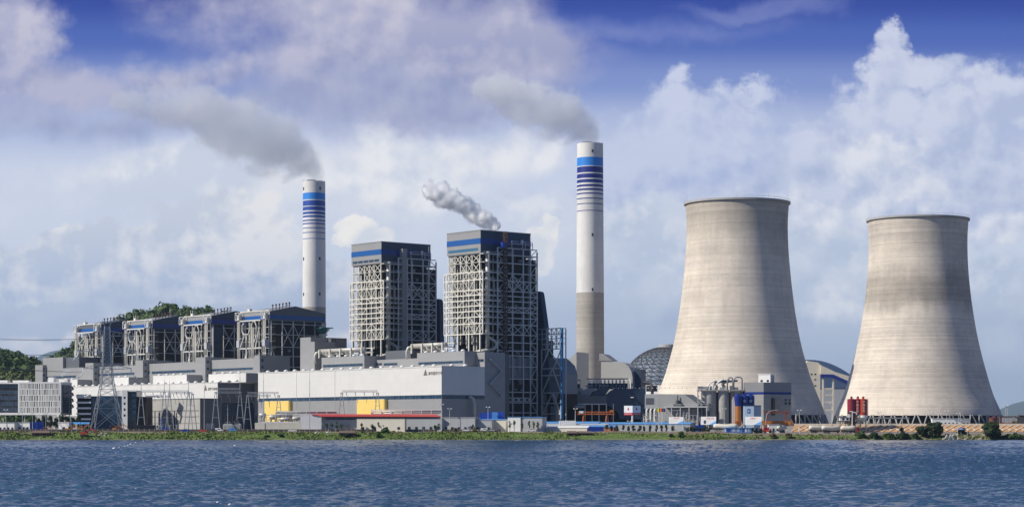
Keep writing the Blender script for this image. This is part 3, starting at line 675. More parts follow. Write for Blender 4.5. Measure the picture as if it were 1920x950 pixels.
# ================================================================ new steel boiler towers
LV = [57.3, 62.9, 66.5, 69.7, 72.5, 75.7, 78.5, 81.3, 86.9, 91.1, 96.7, 101.2]          # world heights of the floors
LV2 = [14.3, 19.8, 25.7, 33, 39.7, 45.8, 48.5, 53]+LV
def boiler_tower(sc0, shaft, lb, seed):
    rn = random.Random(seed); z0 = GZ
    B = pthing('boiler_tower', lb, 'boiler house', sc0, 50, GZ)
    ZT, ZBX = 114-z0, 101.7-z0; wd, dp = 29.7, 36.0
    bx = MB(); bx.box(-wd, 0, 0, dp, ZBX, ZT); bx.box(-wd-.2, .2, -.2, dp+.2, ZT, ZT+.4); top = bx.build('top_house', grey_clad, B)
    bx = MB(); bx.box(.01, .25, .05, dp-.05, ZBX+.1, ZT-.1); bx.build('shade_tinted_side', slate_clad, top)  # dark sheet over the grey house, shade put into its colour
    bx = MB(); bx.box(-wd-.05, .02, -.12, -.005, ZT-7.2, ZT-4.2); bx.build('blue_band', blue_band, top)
    bx = MB(); bx.box(.255, .36, -.1, dp, ZT-7.2, ZT-4.2); bx.build('navy_and_shade_band', navy_and_shade_band, top)  # same blue band on the shaded side, its shade painted as navy
    if shaft:
        for k in range(5): win_strip(top, -wd+1.5+k*5.4, -wd+6+k*5.4, 0, ZBX+1.2, ZBX+2.3, n=3)
    else:
        win_strip(top, -wd+1.5, -2.2, 0, ZBX+1.6, ZBX+2.7, m=mat('teal_band', (.02, .16, .30), .3))
    # casing and floors
    c_ = MB(); c_.box(-wd+1.2, -5, 6.5, dp+1, 0 if not shaft else 18, ZBX-1); c_.box(-5, 0, 13, dp+4, 0 if not shaft else 18, ZBX-2); c_.box(-wd+.5, -3, 5, 6, ZBX-3, ZBX); c_.build('shade_dark_casing', core_m, B)  # casing coloured near-black to stand for the shade inside
    f_ = MB()
    for z in LV2:
        z -= z0
        if z > 45: f_.box(-wd+.5, -1, .6, 7, z-.18, z)
        f_.box(-9, 1.6, 6, dp+3, z-.18, z)
    f_.build('platform', grate_m, B)
    # lit front lattice, upper plane and lower projecting plane
    st = MB(); cols = [s_at(p, 51)-sc0 for p in ((841.4, 853.7, 863.8, 874.8, 885.7, 900) if not shaft else (663, 673.5, 684, 693, 702, 714.5))]
    zu = [91.1, 96.7, 101.6]; zl = [57.3, 62.9, 66.5, 69.7, 72.5, 75.7, 78.5, 81.3, 86.9, 91.1]
    for xx in cols: st.bar((xx, 1, 52-z0), (xx, 1, 101.6-z0), .55); st.bar((xx, 6, 52-z0), (xx, 6, 101.6-z0), .4)
    for z in zu+zl: st.bar((cols[0], 1, z-z0), (cols[-1], 1, z-z0), .5)
    for i in range(5):
        for a, b_ in ((91.1, 96.7), (96.7, 101.6)):
            if i in (0, 2, 3, 4) or b_ > 100:
                st.bar((cols[i], 1, a-z0), (cols[i+1], 1, b_-z0), .3); st.bar((cols[i+1], 1, a-z0), (cols[i], 1, b_-z0), .3)
    st.build('upper_lattice', cream_steel, B)
    st = MB(); yp = -3.2; c0 = s_at(833 if not shaft else 656.5, 46.8)-sc0; c1 = s_at(905.5 if not shaft else 719.5, 46.8)-sc0
    cc = [c0, c0+2.6]+[c0+2.6+(c1-c0-5.0)*k/6 for k in range(1, 7)]+[c1]
    for xx in cc: st.bar((xx, yp, 57.3-z0), (xx, yp, 91.1-z0), .5)
    for xx in (cc[1], cc[3], cc[5], cc[7]): st.bar((xx, yp, GZ+30-z0), (xx, yp, 57.3-z0), .7)
    for z in zl: st.bar((c0, yp, z-z0), (c1, yp, z-z0), .52); st.bar((c0, yp, z-z0), (c0, 3, z-z0), .35); st.bar((c1, yp, z-z0), (c1, 3, z-z0), .35)
    braced = {1: 'z', 7: 'z', 0: 'z'}
    for i in range(8):
        for k in range(len(zl)-1):
            a, b_ = zl[k]-z0, zl[k+1]-z0; x0_, x1_ = cc[i], cc[i+1]
            if i in (0, 1, 7):
                p, q = ((x0_, yp, a), (x1_, yp, b_)) if (k+i) % 2 else ((x1_, yp, a), (x0_, yp, b_)); st.bar(p, q, .3)
            elif (k in (0, 1, 6, 7, 8) and i in (2, 4, 5)) or (i == 6 and k % 2 == 0) or (i == 3 and k in (2, 4, 7)):
                k2 = k
                if (i+k) % 2: st.bar((x0_, yp, a), (x1_, yp, b_), .28)
                else: st.bar((x1_, yp, a), (x0_, yp, b_), .28)
                if k in (7, 8, 0): st.bar((x0_, yp, a), (x1_, yp, b_), .28); st.bar((x1_, yp, a), (x0_, yp, b_), .28)
    st.build('front_lattice', cream_steel, B)
    # pipes between lattice and casing
    pm = MB()
    for k in range(9):
        xx = -wd+3+k*2.9+rn.uniform(-.5, .5); a = rn.choice((46, 50, 58, 70)); b_ = rn.choice((86, 92, 96)); r = rn.choice((.35, .5, .7))
        pm.tube([(xx, 3, a-z0), (xx, 3, b_-z0)], r, 8)
    for k in range(34):
        xx = rn.uniform(-wd+1, -4); z = rn.choice(LV)-z0+rn.uniform(.5, 2.2); l = rn.uniform(1.5, 5)
        if rn.random() < .5: pm.tube([(xx, 2.4, z), (xx+l, 2.4, z)], rn.uniform(.2, .4), 6)
        else: pm.box(xx, xx+l*.5, 2, 4, z-1.2, z+.6)
    pm.build('riser_pipe', pipe_m, B)
    # open corner bay with the big lagged downcomer
    pc = MB(); xp = 1.0; vp = v_at(914.5 if not shaft else 729, sc0+xp)-50
    pc.tube([(xp, vp, ZBX+1), (xp, vp, 75-z0)], 1.35, 12); pc.tube([(xp, vp, 75-z0), (xp, vp, 50-z0)], 1.0, 12)
    pc.tube([(xp, vp, 56-z0), (xp+.6, vp+2.5, 54.5-z0), (xp+.8, vp+5.2, 53-z0), (xp+.8, vp+5.6, 51-z0), (xp+.4, vp+4, 49.3-z0), (xp-2, vp-1, 48.3-z0), (xp-6, vp-4, 47.5-z0)], .95, 10)
    pc.tube([(xp, vp+3.6, 79-z0), (xp, vp+3.6, 60-z0)], .4, 8); pc.tube([(xp, vp, 88-z0), (xp, vp+4, 88.6-z0), (xp, vp+4.5, 84-z0), (xp, vp+4.5, 78-z0)], .5, 8)
    pc.build('downcomer_pipe', pipe_m, B, smooth=True)
    sf = MB(); ya = 0; yb = 13.5
    for z in LV+[101.4]:
        ext = 2.2+(.9 if rn.random() < .4 else 0); sf.box(-1, ext, ya, yb, z-z0-.12, z-z0+.12)
        sf.bar((ext, ya, z-z0), (ext, yb, z-z0), .38, .5); sf.bar((ext, ya, z-z0+1.1), (ext, yb, z-z0+1.1), .1)
        for k in range(4): sf.bar((ext, ya+1+k*3.8, z-z0), (ext, ya+1+k*3.8, z-z0+1.1), .1)
    for yv in (4.5, 9.5): sf.bar((-.8, yv, 46-z0), (-.8, yv, ZBX), .5)
    sf.bar((1.8, 10, 92-z0), (1.8, 13.2, 99-z0), .4); sf.bar((1.8, 13.3, 91-z0), (1.8, 10.2, 98-z0), .35)
    sf.build('corner_platform', steel, B)
    # shaded side frame
    fr = MB(); xr = 2.4; D_ = lambda p: v_at(p if not shaft else p-903+717+rn.uniform(0, 0), sc0+xr)-50
    if not shaft: pxs = (933, 947.5, 961, 981, 994.5, 1007)
    else: pxs = (747, 763, 772, 793, 804, 817.5)
    yc = [v_at(p, sc0+xr)-50 for p in pxs]; zb_ = (5.2 if not shaft else 40)-z0; zt_ = 105-z0
    for k, yv in enumerate(yc): fr.bar((xr, yv, zb_), (xr, yv, (zt_ if k < 5 else 104-z0)), .62 if k not in (1,) else .8)
    lv = [z-z0 for z in LV2 if z-z0 > zb_]+[105-z0]
    for k, z in enumerate(lv): fr.bar((xr, yc[0], z), (xr, yc[5], z), .52)
    for k in range(len(lv)-1):
        a, b_ = lv[k], lv[k+1]; Y = yc
        fr.bar((xr, Y[4], a if k % 2 else b_), (xr, Y[5], b_ if k % 2 else a), .32)
        if not shaft: fr.bar((xr, Y[0], a if k % 2 else b_), (xr, Y[1], b_ if k % 2 else a), .3)
    def xb(i, a, b_, w_=.32): fr.bar((xr, yc[i], a-z0), (xr, yc[i+1], b_-z0), w_); fr.bar((xr, yc[i+1], a-z0), (xr, yc[i], b_-z0), w_)
    for i in (1, 2, 3): xb(i, 81.3, 86.9); xb(i, 57.3, 62.9); xb(i, 69.7, 72.5)
    for i in (1, 2): xb(i, 81.3, 91.1)
    for k, yv in enumerate(yc[1:]): fr.bar((xr-7, yv, zb_), (xr-7, yv, zt_), .45)
    fr.build('side_frame', steel, B)
    # things behind the side frame
    bh = MB()
    bh.tube([(xr-2, yc[2]+1.5, 103-z0), (xr-2, yc[2]+1.5, 90-z0), (xr-2, yc[2]+2.5, 88.6-z0), (xr-2, yc[3]-1, 88-z0), (xr-2, yc[3]+.8, 86.5-z0), (xr-2, yc[3]+.8, 48-z0)], .8, 10)
    bh.tube([(xr-2.5, yc[4]+.5, 100-z0), (xr-2.5, yc[4]+.5, 62-z0)], .7, 8)
    for k in range(22):
        yv = rn.uniform(yc[1]+1, yc[4]-3); z = rn.choice(lv[2:-1])+rn.uniform(.3, 1.4); bh.box(xr-3, xr-1.6, yv, yv+rn.uniform(.8, 2.6), z, z+rn.uniform(.6, 1.8))
    bh.build('side_pipe', duct_m, B)
    # roof rail frames and lightning rods on the shaded side
    tr = MB(); zq = 105-z0
    for (a, b_) in ((3, 4), (2, 3)):
        tr.box(xr-3, xr+.8, yc[a]-1, yc[b_]+1, zq+2.6, zq+2.9)
        for yv in (yc[a]-1, yc[b_]+1):
            tr.bar((xr+.6, yv, zq), (xr+.6, yv, zq+4), .3); tr.bar((xr-3, yv, zq), (xr-3, yv, zq+4), .3)
    tr.bar((xr+.6, yc[2]-1, zq+4), (xr+.6, yc[4]+1, zq+4), .2)
    tr.cyl(xr-1, yc[3], zq+2.9, zq+5.2, .8, 8); tr.bar((xr, yc[4], zq), (xr, yc[4], zq+8), .18); tr.build('roof_railing', steel, B)
    if shaft:
        sh = MB(); y0 = v_at(746, sc0+5.5)-50; y1 = v_at(763, sc0+11)-50; y0 = 13; 
        xs1 = s_at(755, 50+y0)-sc0; yb1 = v_at(763.5, sc0+xs1)-50
        xs0 = s_at(746, 50+y0)-sc0
        sh.box(xs0, xs1, y0, yb1, 0, z_at(466, sc0+xs1, 50+y0)-GZ); sh.build('lift_shaft', grey_clad, B)
    else:
        sh = MB(); sh.box(-wd-3.4, -wd-.4, 5, 9, 60, z_at(457, sc0-wd-2, 55)-GZ); sh.build('lift_shaft', grey_clad, B)
        ms = MB(); yv = v_at(947.5, sc0+xr+1.2)-50
        ms.lattice((xr+1.3, yv, -1), (xr+1.3, yv, 112-z0+2), 1.5, 2.2, .22); ms.build('hoist_mast', rust_steel, B)
        cbm = MB(); cbm.box(xr+.4, xr+2.6, yv-3.2, yv-.9, 105-z0, 107.8-z0); cbm.build('hoist_cage', blue_p, B)
        sg = MB(); sg.box(xr+.3, xr+1, yc[1]+.6, yc[4]-.4, 20.3-z0, 22.8-z0); o = sg.build('header_box', grey_p, B)
        for k in range(4): q = MB(); yv2 = yc[1]+1.8+k*(yc[4]-yc[1]-2)/4; q.box(xr+1.0, xr+1.06, yv2, yv2+1.9, 20.9-z0, 22.1-z0); q.build('opening', core_m, o)
        dk = MB(); dk.box(-12, xr-2, yc[1]+1, yc[5]-2, 33-z0, 45-z0); dk.build('flue_duct', duct_m, B)
        dk = MB()
        for k in range(3): yv2 = yc[1]+4+k*8; dk.tube([(xr-3, yv2, 45.5-z0), (xr-3, yv2, 39-z0), (xr-3, yv2+1, 30-z0)], [2.6, 2.6, 1.2], 12)
        dk.build('mill_duct', duct_m, B)
        for k in range(2): q = MB(); q.cyl(xr-1, v_at(991+19*k, sc0+xr)-50, -1, 7.5, 2.6, 16); q.build('sump_tank', conc, B)
    # tall slate flue casing behind
    q = MB(); p0, p1, p2, yt, ym = ((1004, 1021, 1029, 546, 613) if not shaft else (812, 831, 833, 560, 640))
    vv = 50+dp+10; sb = sc0-2; hh = lambda py: z_at(py, sb, vv)-GZ
    A0, A1, A2 = (s_at(p, vv)-sc0 for p in (p0, p1, p2))
    q.prism([(A0-6, 20), (A2, 20), (A2, hh(ym)), (A1, hh(yt+8)), (A1-.8, hh(yt+2)), (A1-3, hh(yt)), (A0-6, hh(yt))], vv-50-3, vv-50, axis='y'); q.build('flue_casing', slate_clad, B)
    q = MB(); q.box(A0-16, A2-3, vv-53.5, vv-44, 0, 50 if not shaft else 42); q.build('dark_shade_block', core_m, B)  # added dark block, stands for the shade behind the side frame
    return B
s_b1 = s_at(901, 50); s_b2 = s_at(715, 50)
boiler_tower(s_b1, False, 'right-hand tall open steel boiler tower with a rusty hoist mast on its shaded side', 3)
boiler_tower(s_b2, True, 'left-hand tall open steel boiler tower with a solid grey lift shaft', 4)

# denitrification steelwork right of the right-hand tower
DN = pthing('reactor_frame', 'steel reactor frame with a blue corner column beside the right steel tower', 'steel frame', s_b1+2.4, 93, GZ)
def dl(px, v=93): return s_at(px, v)-s_b1-2.4
fz = lambda py: z_at(py, s_b1+30, 93)-GZ
st = MB(); c0, c1 = dl(1016), dl(1052)
for xx in (c0, c1): st.bar((xx, 0, 0), (xx, 0, fz(652)), .75); st.bar((xx, 3.5, 0), (xx, 3.5, fz(615)), .5)
for py in (652, 689, 702, 735, 755, 775): st.bar((c0, 0, fz(py)), (c1, 0, fz(py)), .6)
mid = (c0+c1)/2+1
for (a, b_) in ((689, 735), (735, 778)): st.bar((c0+.5, 0, fz(b_)), (mid, 0, fz(a)), .5); st.bar((mid, 0, fz(a)), (c1, 0, fz(b_)), .5)
st.bar((c0, 0, fz(689)), (c0+6, 0, fz(652)), .45); st.bar((c0+6, 0, fz(652)), (c1, 0, fz(689)), .45); st.bar((c1, 0, fz(653)), (c1-6, 0, fz(688)), .45)
u0 = dl(1008)
for k in range(6): xx = u0+(c1-u0)*k/5; st.bar((xx, 0, fz(652)), (xx, 0, fz(613)), .4); st.bar((xx, 3.5, fz(652)), (xx, 3.5, fz(613)), .35)
for py in (613, 623, 632, 642): st.bar((u0, 0, fz(py)), (c1, 0, fz(py)), .36); st.bar((u0, 3.5, fz(py)), (c1, 3.5, fz(py)), .3)
for k in range(2, 5):
    for (a, b_) in ((613, 632), (632, 652)):
        xa, xb_ = u0+(c1-u0)*k/5, u0+(c1-u0)*(k+1)/5; st.bar((xa, 0, fz(b_)), (xb_, 0, fz(a)), .26); st.bar((xb_, 0, fz(b_)), (xa, 0, fz(a)), .26)
st.build('steel_bracing', steel, DN)
q = MB(); q.bar((c1+1, -.2, 0), (c1+1, -.2, fz(613)), 1.1); q.build('blue_column', mat('blue_column_paint', (.02, .14, .34), .5), DN)
q = MB(); pts = [(u0-2, fz(668)), (u0-2, fz(737)), (c1-2, fz(737)), (c1-2, fz(700)), (c1-4, fz(684)), (c1-9, fz(672)), (c0+5, fz(668))]
q.prism(pts, 3, 14, axis='y'); q.build('curved_duct', duct_m, DN)
q = MB(); q.box(u0-2, c1-2, 3.4, 13.8, fz(765), fz(737)); q.build('dark_casing', core_m, DN)
for k in range(2):
    q = MB(); xx = c0-3+k*10; q.lathe([(2.6, fz(737)), (2.4, fz(742)), (.9, fz(757)), (.9, fz(763))], 4, xx+2, 2, closed=True); q.box(xx, xx+4, .6, 3, 0, fz(757)-1); q.build('ash_hopper', duct_m, DN)

# ================================================================ old boiler houses
def old_boiler(scn, kind, lb):
    B = pthing('boiler_house', lb, 'boiler house', scn, 50, GZ, 'four older boiler houses')
    T_ = 74.0; wd = 33.5; dp = 42.0; eave = T_
    tb = MB(); tb.box(-wd, 0, 0, dp, T_-5.2, T_-.2)
    tb.prism([(0, T_-.2), (dp, T_-.2), (dp*.46, T_+3.6)], -wd, 0, axis='x'); top = tb.build('roof_house', grey_clad if kind != 1 else dark_clad, B)
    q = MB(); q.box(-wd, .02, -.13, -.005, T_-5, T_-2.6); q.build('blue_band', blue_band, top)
    q = MB(); q.box(.02, .2, .0, dp, T_-6.3, T_-.3); q.prism([(0, T_-.2), (dp, T_-.2), (dp*.46, T_+3.5)], .02, .2, axis='x'); q.build('shade_tinted_gable', slate_clad if kind != 4 else dark_clad, top)  # grey gable on the shaded side, shade put into the darker sheet
    q = MB(); q.box(.205, .32, -.1, dp, T_-4.9, T_-2.5); q.build('navy_and_shade_band', navy_and_shade_band if kind != 4 else blue_band, top)  # band round the shaded side, darkened in its colour
    c_ = MB(); c_.box(-wd+2, -2.5, 6, dp-1, 0, T_-5.2); c_.build('shade_dark_casing', core_m, B)  # dark interior shade put into the casing colour
    # corner crane boxes and front pipe rack
    for xx in (-wd-.4, -3.8):
        st = MB()
        for (a, b_) in ((xx, xx+4.2),):
            for y in (-3.6, -.3):
                st.bar((a, y, T_-4.8), (b_, y, T_-4.8), .38); st.bar((a, y, T_), (b_, y, T_), .38); st.bar((a, y, T_-4.8), (a, y, T_), .38); st.bar((b_, y, T_-4.8), (b_, y, T_), .38)
                st.bar((a, y, T_), (b_, y, T_-4.8), .3)
            st.box(a+.5, b_-.5, -2.9, -1, T_-4.6, T_-1.4)
        st.build('crane_box', steel, B)
    st = MB(); y = -2.6; zz = lambda f: 25+(T_-5.5-25)*f
    for xx in (-wd, -wd+3.5, -11, -3.8, -.2): st.bar((xx, y+2.2, 20), (xx, y+2.2, T_-5), .45)
    for f, a, b_ in ((1.0, -wd+3, -6), (.60, -wd+4, -5), (.52, -3.5, 0), (.1, -wd-1, .3), (.30, -wd, -wd+3.5), (.0, -wd+3, -4)): st.bar((a, y, zz(f)), (b_, y, zz(f)), .75)
    for f in (.3, .45, .75): st.bar((-3.8, y+2, zz(f)), (0, y+2, zz(f)), .4); st.bar((-wd, y+2, zz(f)), (-wd+3.5, y+2, zz(f)), .4)
    for a, b_, f0, f1 in ((-wd+5, -wd+10, .12, .50), (-20, -wd+10, .12, .5), (-14, -17, .14, .5), (-15, -9, .55, .2), (-12, -8, .60, .88), (-wd+4, -wd+9, .62, .8), (-wd+6, -wd+12, .05, .55), (-16, -11, .6, .78)): st.bar((a, y, zz(f0)), (b_, y, zz(f1)), .5)
    st.build('pipe_support_frame', steel, B)
    pm = MB()
    for xx, r, a, b_ in ((-16, .72, .05, .96), (-14, .6, .05, .9), (-22, .6, .1, .62), (-18.5, .35, .1, .98), (-wd+1, .3, .05, 1), (-wd+1.9, .3, .05, 1), (-wd+2.8, .3, .1, 1), (-3, .3, .2, 1), (-2.1, .3, .2, 1), (-1.2, .3, .3, 1)):
        pm.tube([(xx, y-.2, zz(a)), (xx, y-.2, zz(b_))], r, 8)
    pm.tube([(-16, y-.2, zz(.9)), (-14.5, y-.4, zz(.98)), (-12, y-.4, zz(.98)), (-10.5, y, zz(.9)), (-10.5, y, zz(.8))], .5, 8)
    pm.tube([(-24.5, y-.3, zz(.96)), (-26.4, y-.3, zz(.94)), (-26.6, y-.3, zz(.85)), (-25, y-.3, zz(.80)), (-19, y-.3, zz(.80)), (-18, y-.3, zz(.87))], .72, 10)
    pm.tube([(-22, y-.2, zz(.8)), (-22, y-.2, zz(.60))], .7, 8)
    pm.build('steam_pipe', pipe_dk, B, smooth=True)
    fs = MB(); rn = random.Random(kind*5+1); xs6 = [-wd+3.8+k*3.7 for k in range(7)]; fv = [.1, .2, .3, .42, .52, .6, .7, .8, .9]
    for xx in xs6: fs.bar((xx, 1.6, 20), (xx, 1.6, T_-5.3), .26)
    for f in fv: fs.bar((-wd+1, 1.6, zz(f)), (-2.5, 1.6, zz(f)), .24); fs.box(-wd+1, -2.5, 1.8, 5.5, zz(f)-.1, zz(f))
    for k in range(12): i = rn.randrange(6); j = rn.randrange(8); fs.bar((xs6[i], 1.5, zz(fv[j])), (xs6[i+1], 1.5, zz(fv[j+1])), .2)
    fs.build('inner_steelwork', steel, B)
    for xx in (-wd+.5, -3.2): q = MB(); q.box(xx, xx+3, y-.8, y+2, zz(.62), zz(.72)); q.build('instrument_cabin', grey_p, B)
    for xx in (-wd+1.5, -6.5):
        q = MB(); q.cyl(xx, y, 24, 25.4, .6, 8); q.box(xx-2.6, xx+3, y-1.6, y+1.4, 22.8, 23.8); q.tube([(xx-2, y-2, 21.5), (xx+2.8, y-2, 21.5)], .9, 8); q.build('safety_valve', pipe_m, B)
    # shaded side
    sd = MB(); xr = .6; n = 6 if kind == 4 else 4; ys_ = [dp*(.02+.196*k) for k in range(6)]
    for yv in ys_: sd.bar((xr, yv, 0), (xr, yv, T_-6), .5)
    for f in (.96, .82, .66, .54, .40, .24, .12): sd.bar((xr, ys_[0], 20+(T_-26)*f), (xr, ys_[-1], 20+(T_-26)*f), .36)
    for (i, j, a, b_) in ((1, 2, .66, .96), (2, 1, .66, .96), (2, 3, .66, .96), (3, 2, .66, .96), (4, 5, .66, .96), (1, 0, .24, .66), (3, 4, .66, .82)): sd.bar((xr, ys_[i], 20+(T_-26)*a), (xr, ys_[j], 20+(T_-26)*b_), .34)
    sd.build('side_frame', steel, B)
    q = MB(); rn = random.Random(kind)
    for k in range(16): yv = rn.uniform(2, dp-4); z = 22+rn.uniform(0, .9)*(T_-34); q.box(-2.4, -1.4, yv, yv+rn.uniform(1, 4), z, z+rn.uniform(.5, 2))
    q.build('side_equipment', duct_m, B)
    if kind in (1, 3):
        q = MB(); q.box(.3, 2.4, .4, (v_at(417, scn+2.4)-50) if kind == 3 else (v_at(206, scn+2.4)-50), 0, T_-7.5); q.build('shade_tinted_shaft_side', slate_clad, B)  # same shaft as the grey face; shade put into the slate colour
        q = MB(); q.box(.2, 2.5, .1, .39, 0, T_-7.4); q.build('shaft_face', grey_clad, B)
    # roof outlets
    for k in range(6):
        q = MB(); xx = -2.5; yv = 4+k*2.5; zr = T_+.3+3.4*yv/(dp*.46)*.9
        q.cyl(xx, yv, zr-1.5, zr+2.6, .32, 6); q.cyl(xx, yv, zr+2.3, zr+3.3, .6, 6); q.build('roof_outlet', rust_steel, B)
    q = MB(); q.bar((-2.5, 2, T_+1), (-2.5, dp*.42, T_+4.4), .3); q.bar((-2.5, dp*.36, T_+3), (-2.5, dp*.36, T_+8), .25)
    q.box(-wd+8, -wd+10.5, 0, 2, T_, T_+2.2); q.bar((-wd+8, .1, T_+2), (-wd+8, .1, T_+4.4), .25); q.bar((-wd+10.4, .1, T_+2), (-wd+10.4, .1, T_+4.4), .25)
    q.bar((-wd, -.3, T_+.4), (0, -.3, T_+.4), .5); q.build('roof_rail', cream_steel, B)
    return B
olds = [(505.5, 4, 'nearest of the four older boiler houses, its full shaded side showing beside the chimney'),
        (396, 3, 'older boiler house with a tall shade-darkened panel on its side, second from the striped chimney'),
        (286, 2, 'older boiler house with wide dark open side directly right of the lattice pylon'),
        (189.5, 1, 'farthest older boiler house, behind the big lattice pylon')]
for (p, k, lb) in olds: old_boiler(s_at(p, 50), k, lb)
q4 = s_at(505.5, 50)+4; vc = v_at(606, q4); zc_ = z_at(626, q4, vc)
CB = pthing('control_cab', 'green glazed funnel shaped cab hanging beside the concrete chimney base', 'cab', q4, vc, zc_)
q = MB(); q.lathe([(2.2, 0), (5.2, 3.2), (5.2, 3.4)], 4, closed=True); q.build('green_glazing', gglass_m, CB)
q = MB(); q.box(-4.6, 4.6, -4.6, 4.6, 3.5, 4.1); q.build('cab_roof', mat('green_roof', (.06, .22, .20), .5), CB); q = MB(); q.cyl(0, 0, -40, -.05, .8, 8); q.box(-2, 2, -2, 2, -.9, -.03); q.build('cab_post', steel, CB)
# ================================================================ cooling towers
def ring_conc(name, c1, c2, h=1.25, amp=.07, line=.16, stain=None, bump_d=.12):
    m = bpy.data.materials.new(name); m.use_nodes = True; MATS[name] = m
    t = NT(m.node_tree); b = t.n['Principled BSDF']; co = t.new('ShaderNodeTexCoord').outputs['Object']; x, y, z = t.sep(co)
    zz = t.m('DIVIDE', z, h); fl = t.m('FLOOR', zz)
    wn1 = t.new('ShaderNodeTexWhiteNoise'); t.put(wn1.inputs[0], t.vec(fl, 0, 0))
    wn2 = t.new('ShaderNodeTexWhiteNoise'); t.put(wn2.inputs[0], t.vec(t.m('FLOOR', t.m('DIVIDE', z, h*7)), 5, 0))
    wob = t.m('FLOOR', t.m('MULTIPLY', t.m('ARCTAN2', y, x), 14)); wn3 = t.new('ShaderNodeTexWhiteNoise'); t.put(wn3.inputs[0], t.vec(fl, wob, 3))
    k = t.m('MULTIPLY_ADD', wn1.outputs[0], 2*amp, 1-amp)
    k = t.m('MULTIPLY', k, t.m('MULTIPLY_ADD', wn2.outputs[0], amp, 1-amp/2))
    k = t.m('MULTIPLY', k, t.m('MULTIPLY_ADD', wn3.outputs[0], amp, 1-amp/2))
    k = t.m('MULTIPLY', k, t.m('MULTIPLY_ADD', t.m('LESS_THAN', t.m('FRACT', zz), .16), -line, 1))
    if stain:
        z0_, z1_, st_ = stain; nn_ = t.m('MULTIPLY', t.m('SUBTRACT', t.noise(t.vec(x, y, t.m('MULTIPLY', z, .3)), .05, 5, .65), .5), 26)
        zs_ = t.m('ADD', z, nn_); bandf = t.m('MULTIPLY', t.ramp(zs_, z0_-9, z0_+3), t.ramp(zs_, z1_+12, z1_-2))
        k = t.m('MULTIPLY', k, t.m('MULTIPLY_ADD', bandf, -st_, 1))
        k = t.m('MULTIPLY', k, t.ramp(z, 95, 135, 1, .86))
    k = t.m('MULTIPLY', k, t.ramp(t.noise(co, .022, 6, .62), .3, .75, 1.08, .84))
    k = t.m('MULTIPLY', k, t.ramp(t.noise(t.vec(x, y, t.m('MULTIPLY', z, .12)), .18, 5, .7), .35, .8, 1.04, .88))
    f = t.ramp(t.noise(t.vec(t.m('MULTIPLY', x, .25), t.m('MULTIPLY', y, .25), z), .07, 5, .6), .35, .7)
    t.put(b.inputs['Base Color'], t.mix(1, t.mix(f, c1, c2), t.vec(k, k, k), 'MULTIPLY')); b.inputs['Roughness'].default_value = .85
    b.inputs['Specular IOR Level'].default_value = .2
    bn = t.new('ShaderNodeBump'); bn.inputs['Distance'].default_value = bump_d; t.put(bn.inputs['Height'], t.m('PINGPONG', zz, .5)); t.put(b.inputs['Normal'], bn.outputs[0])
    return m
tower_c = ring_conc('tower_concrete', (.70, .62, .52), (.60, .535, .46), stain=(128, 190, .16))
tower_c2 = ring_conc('tower_concrete_b', (.70, .62, .525), (.59, .53, .46), 1.25, .08, stain=(90, 106, .40))
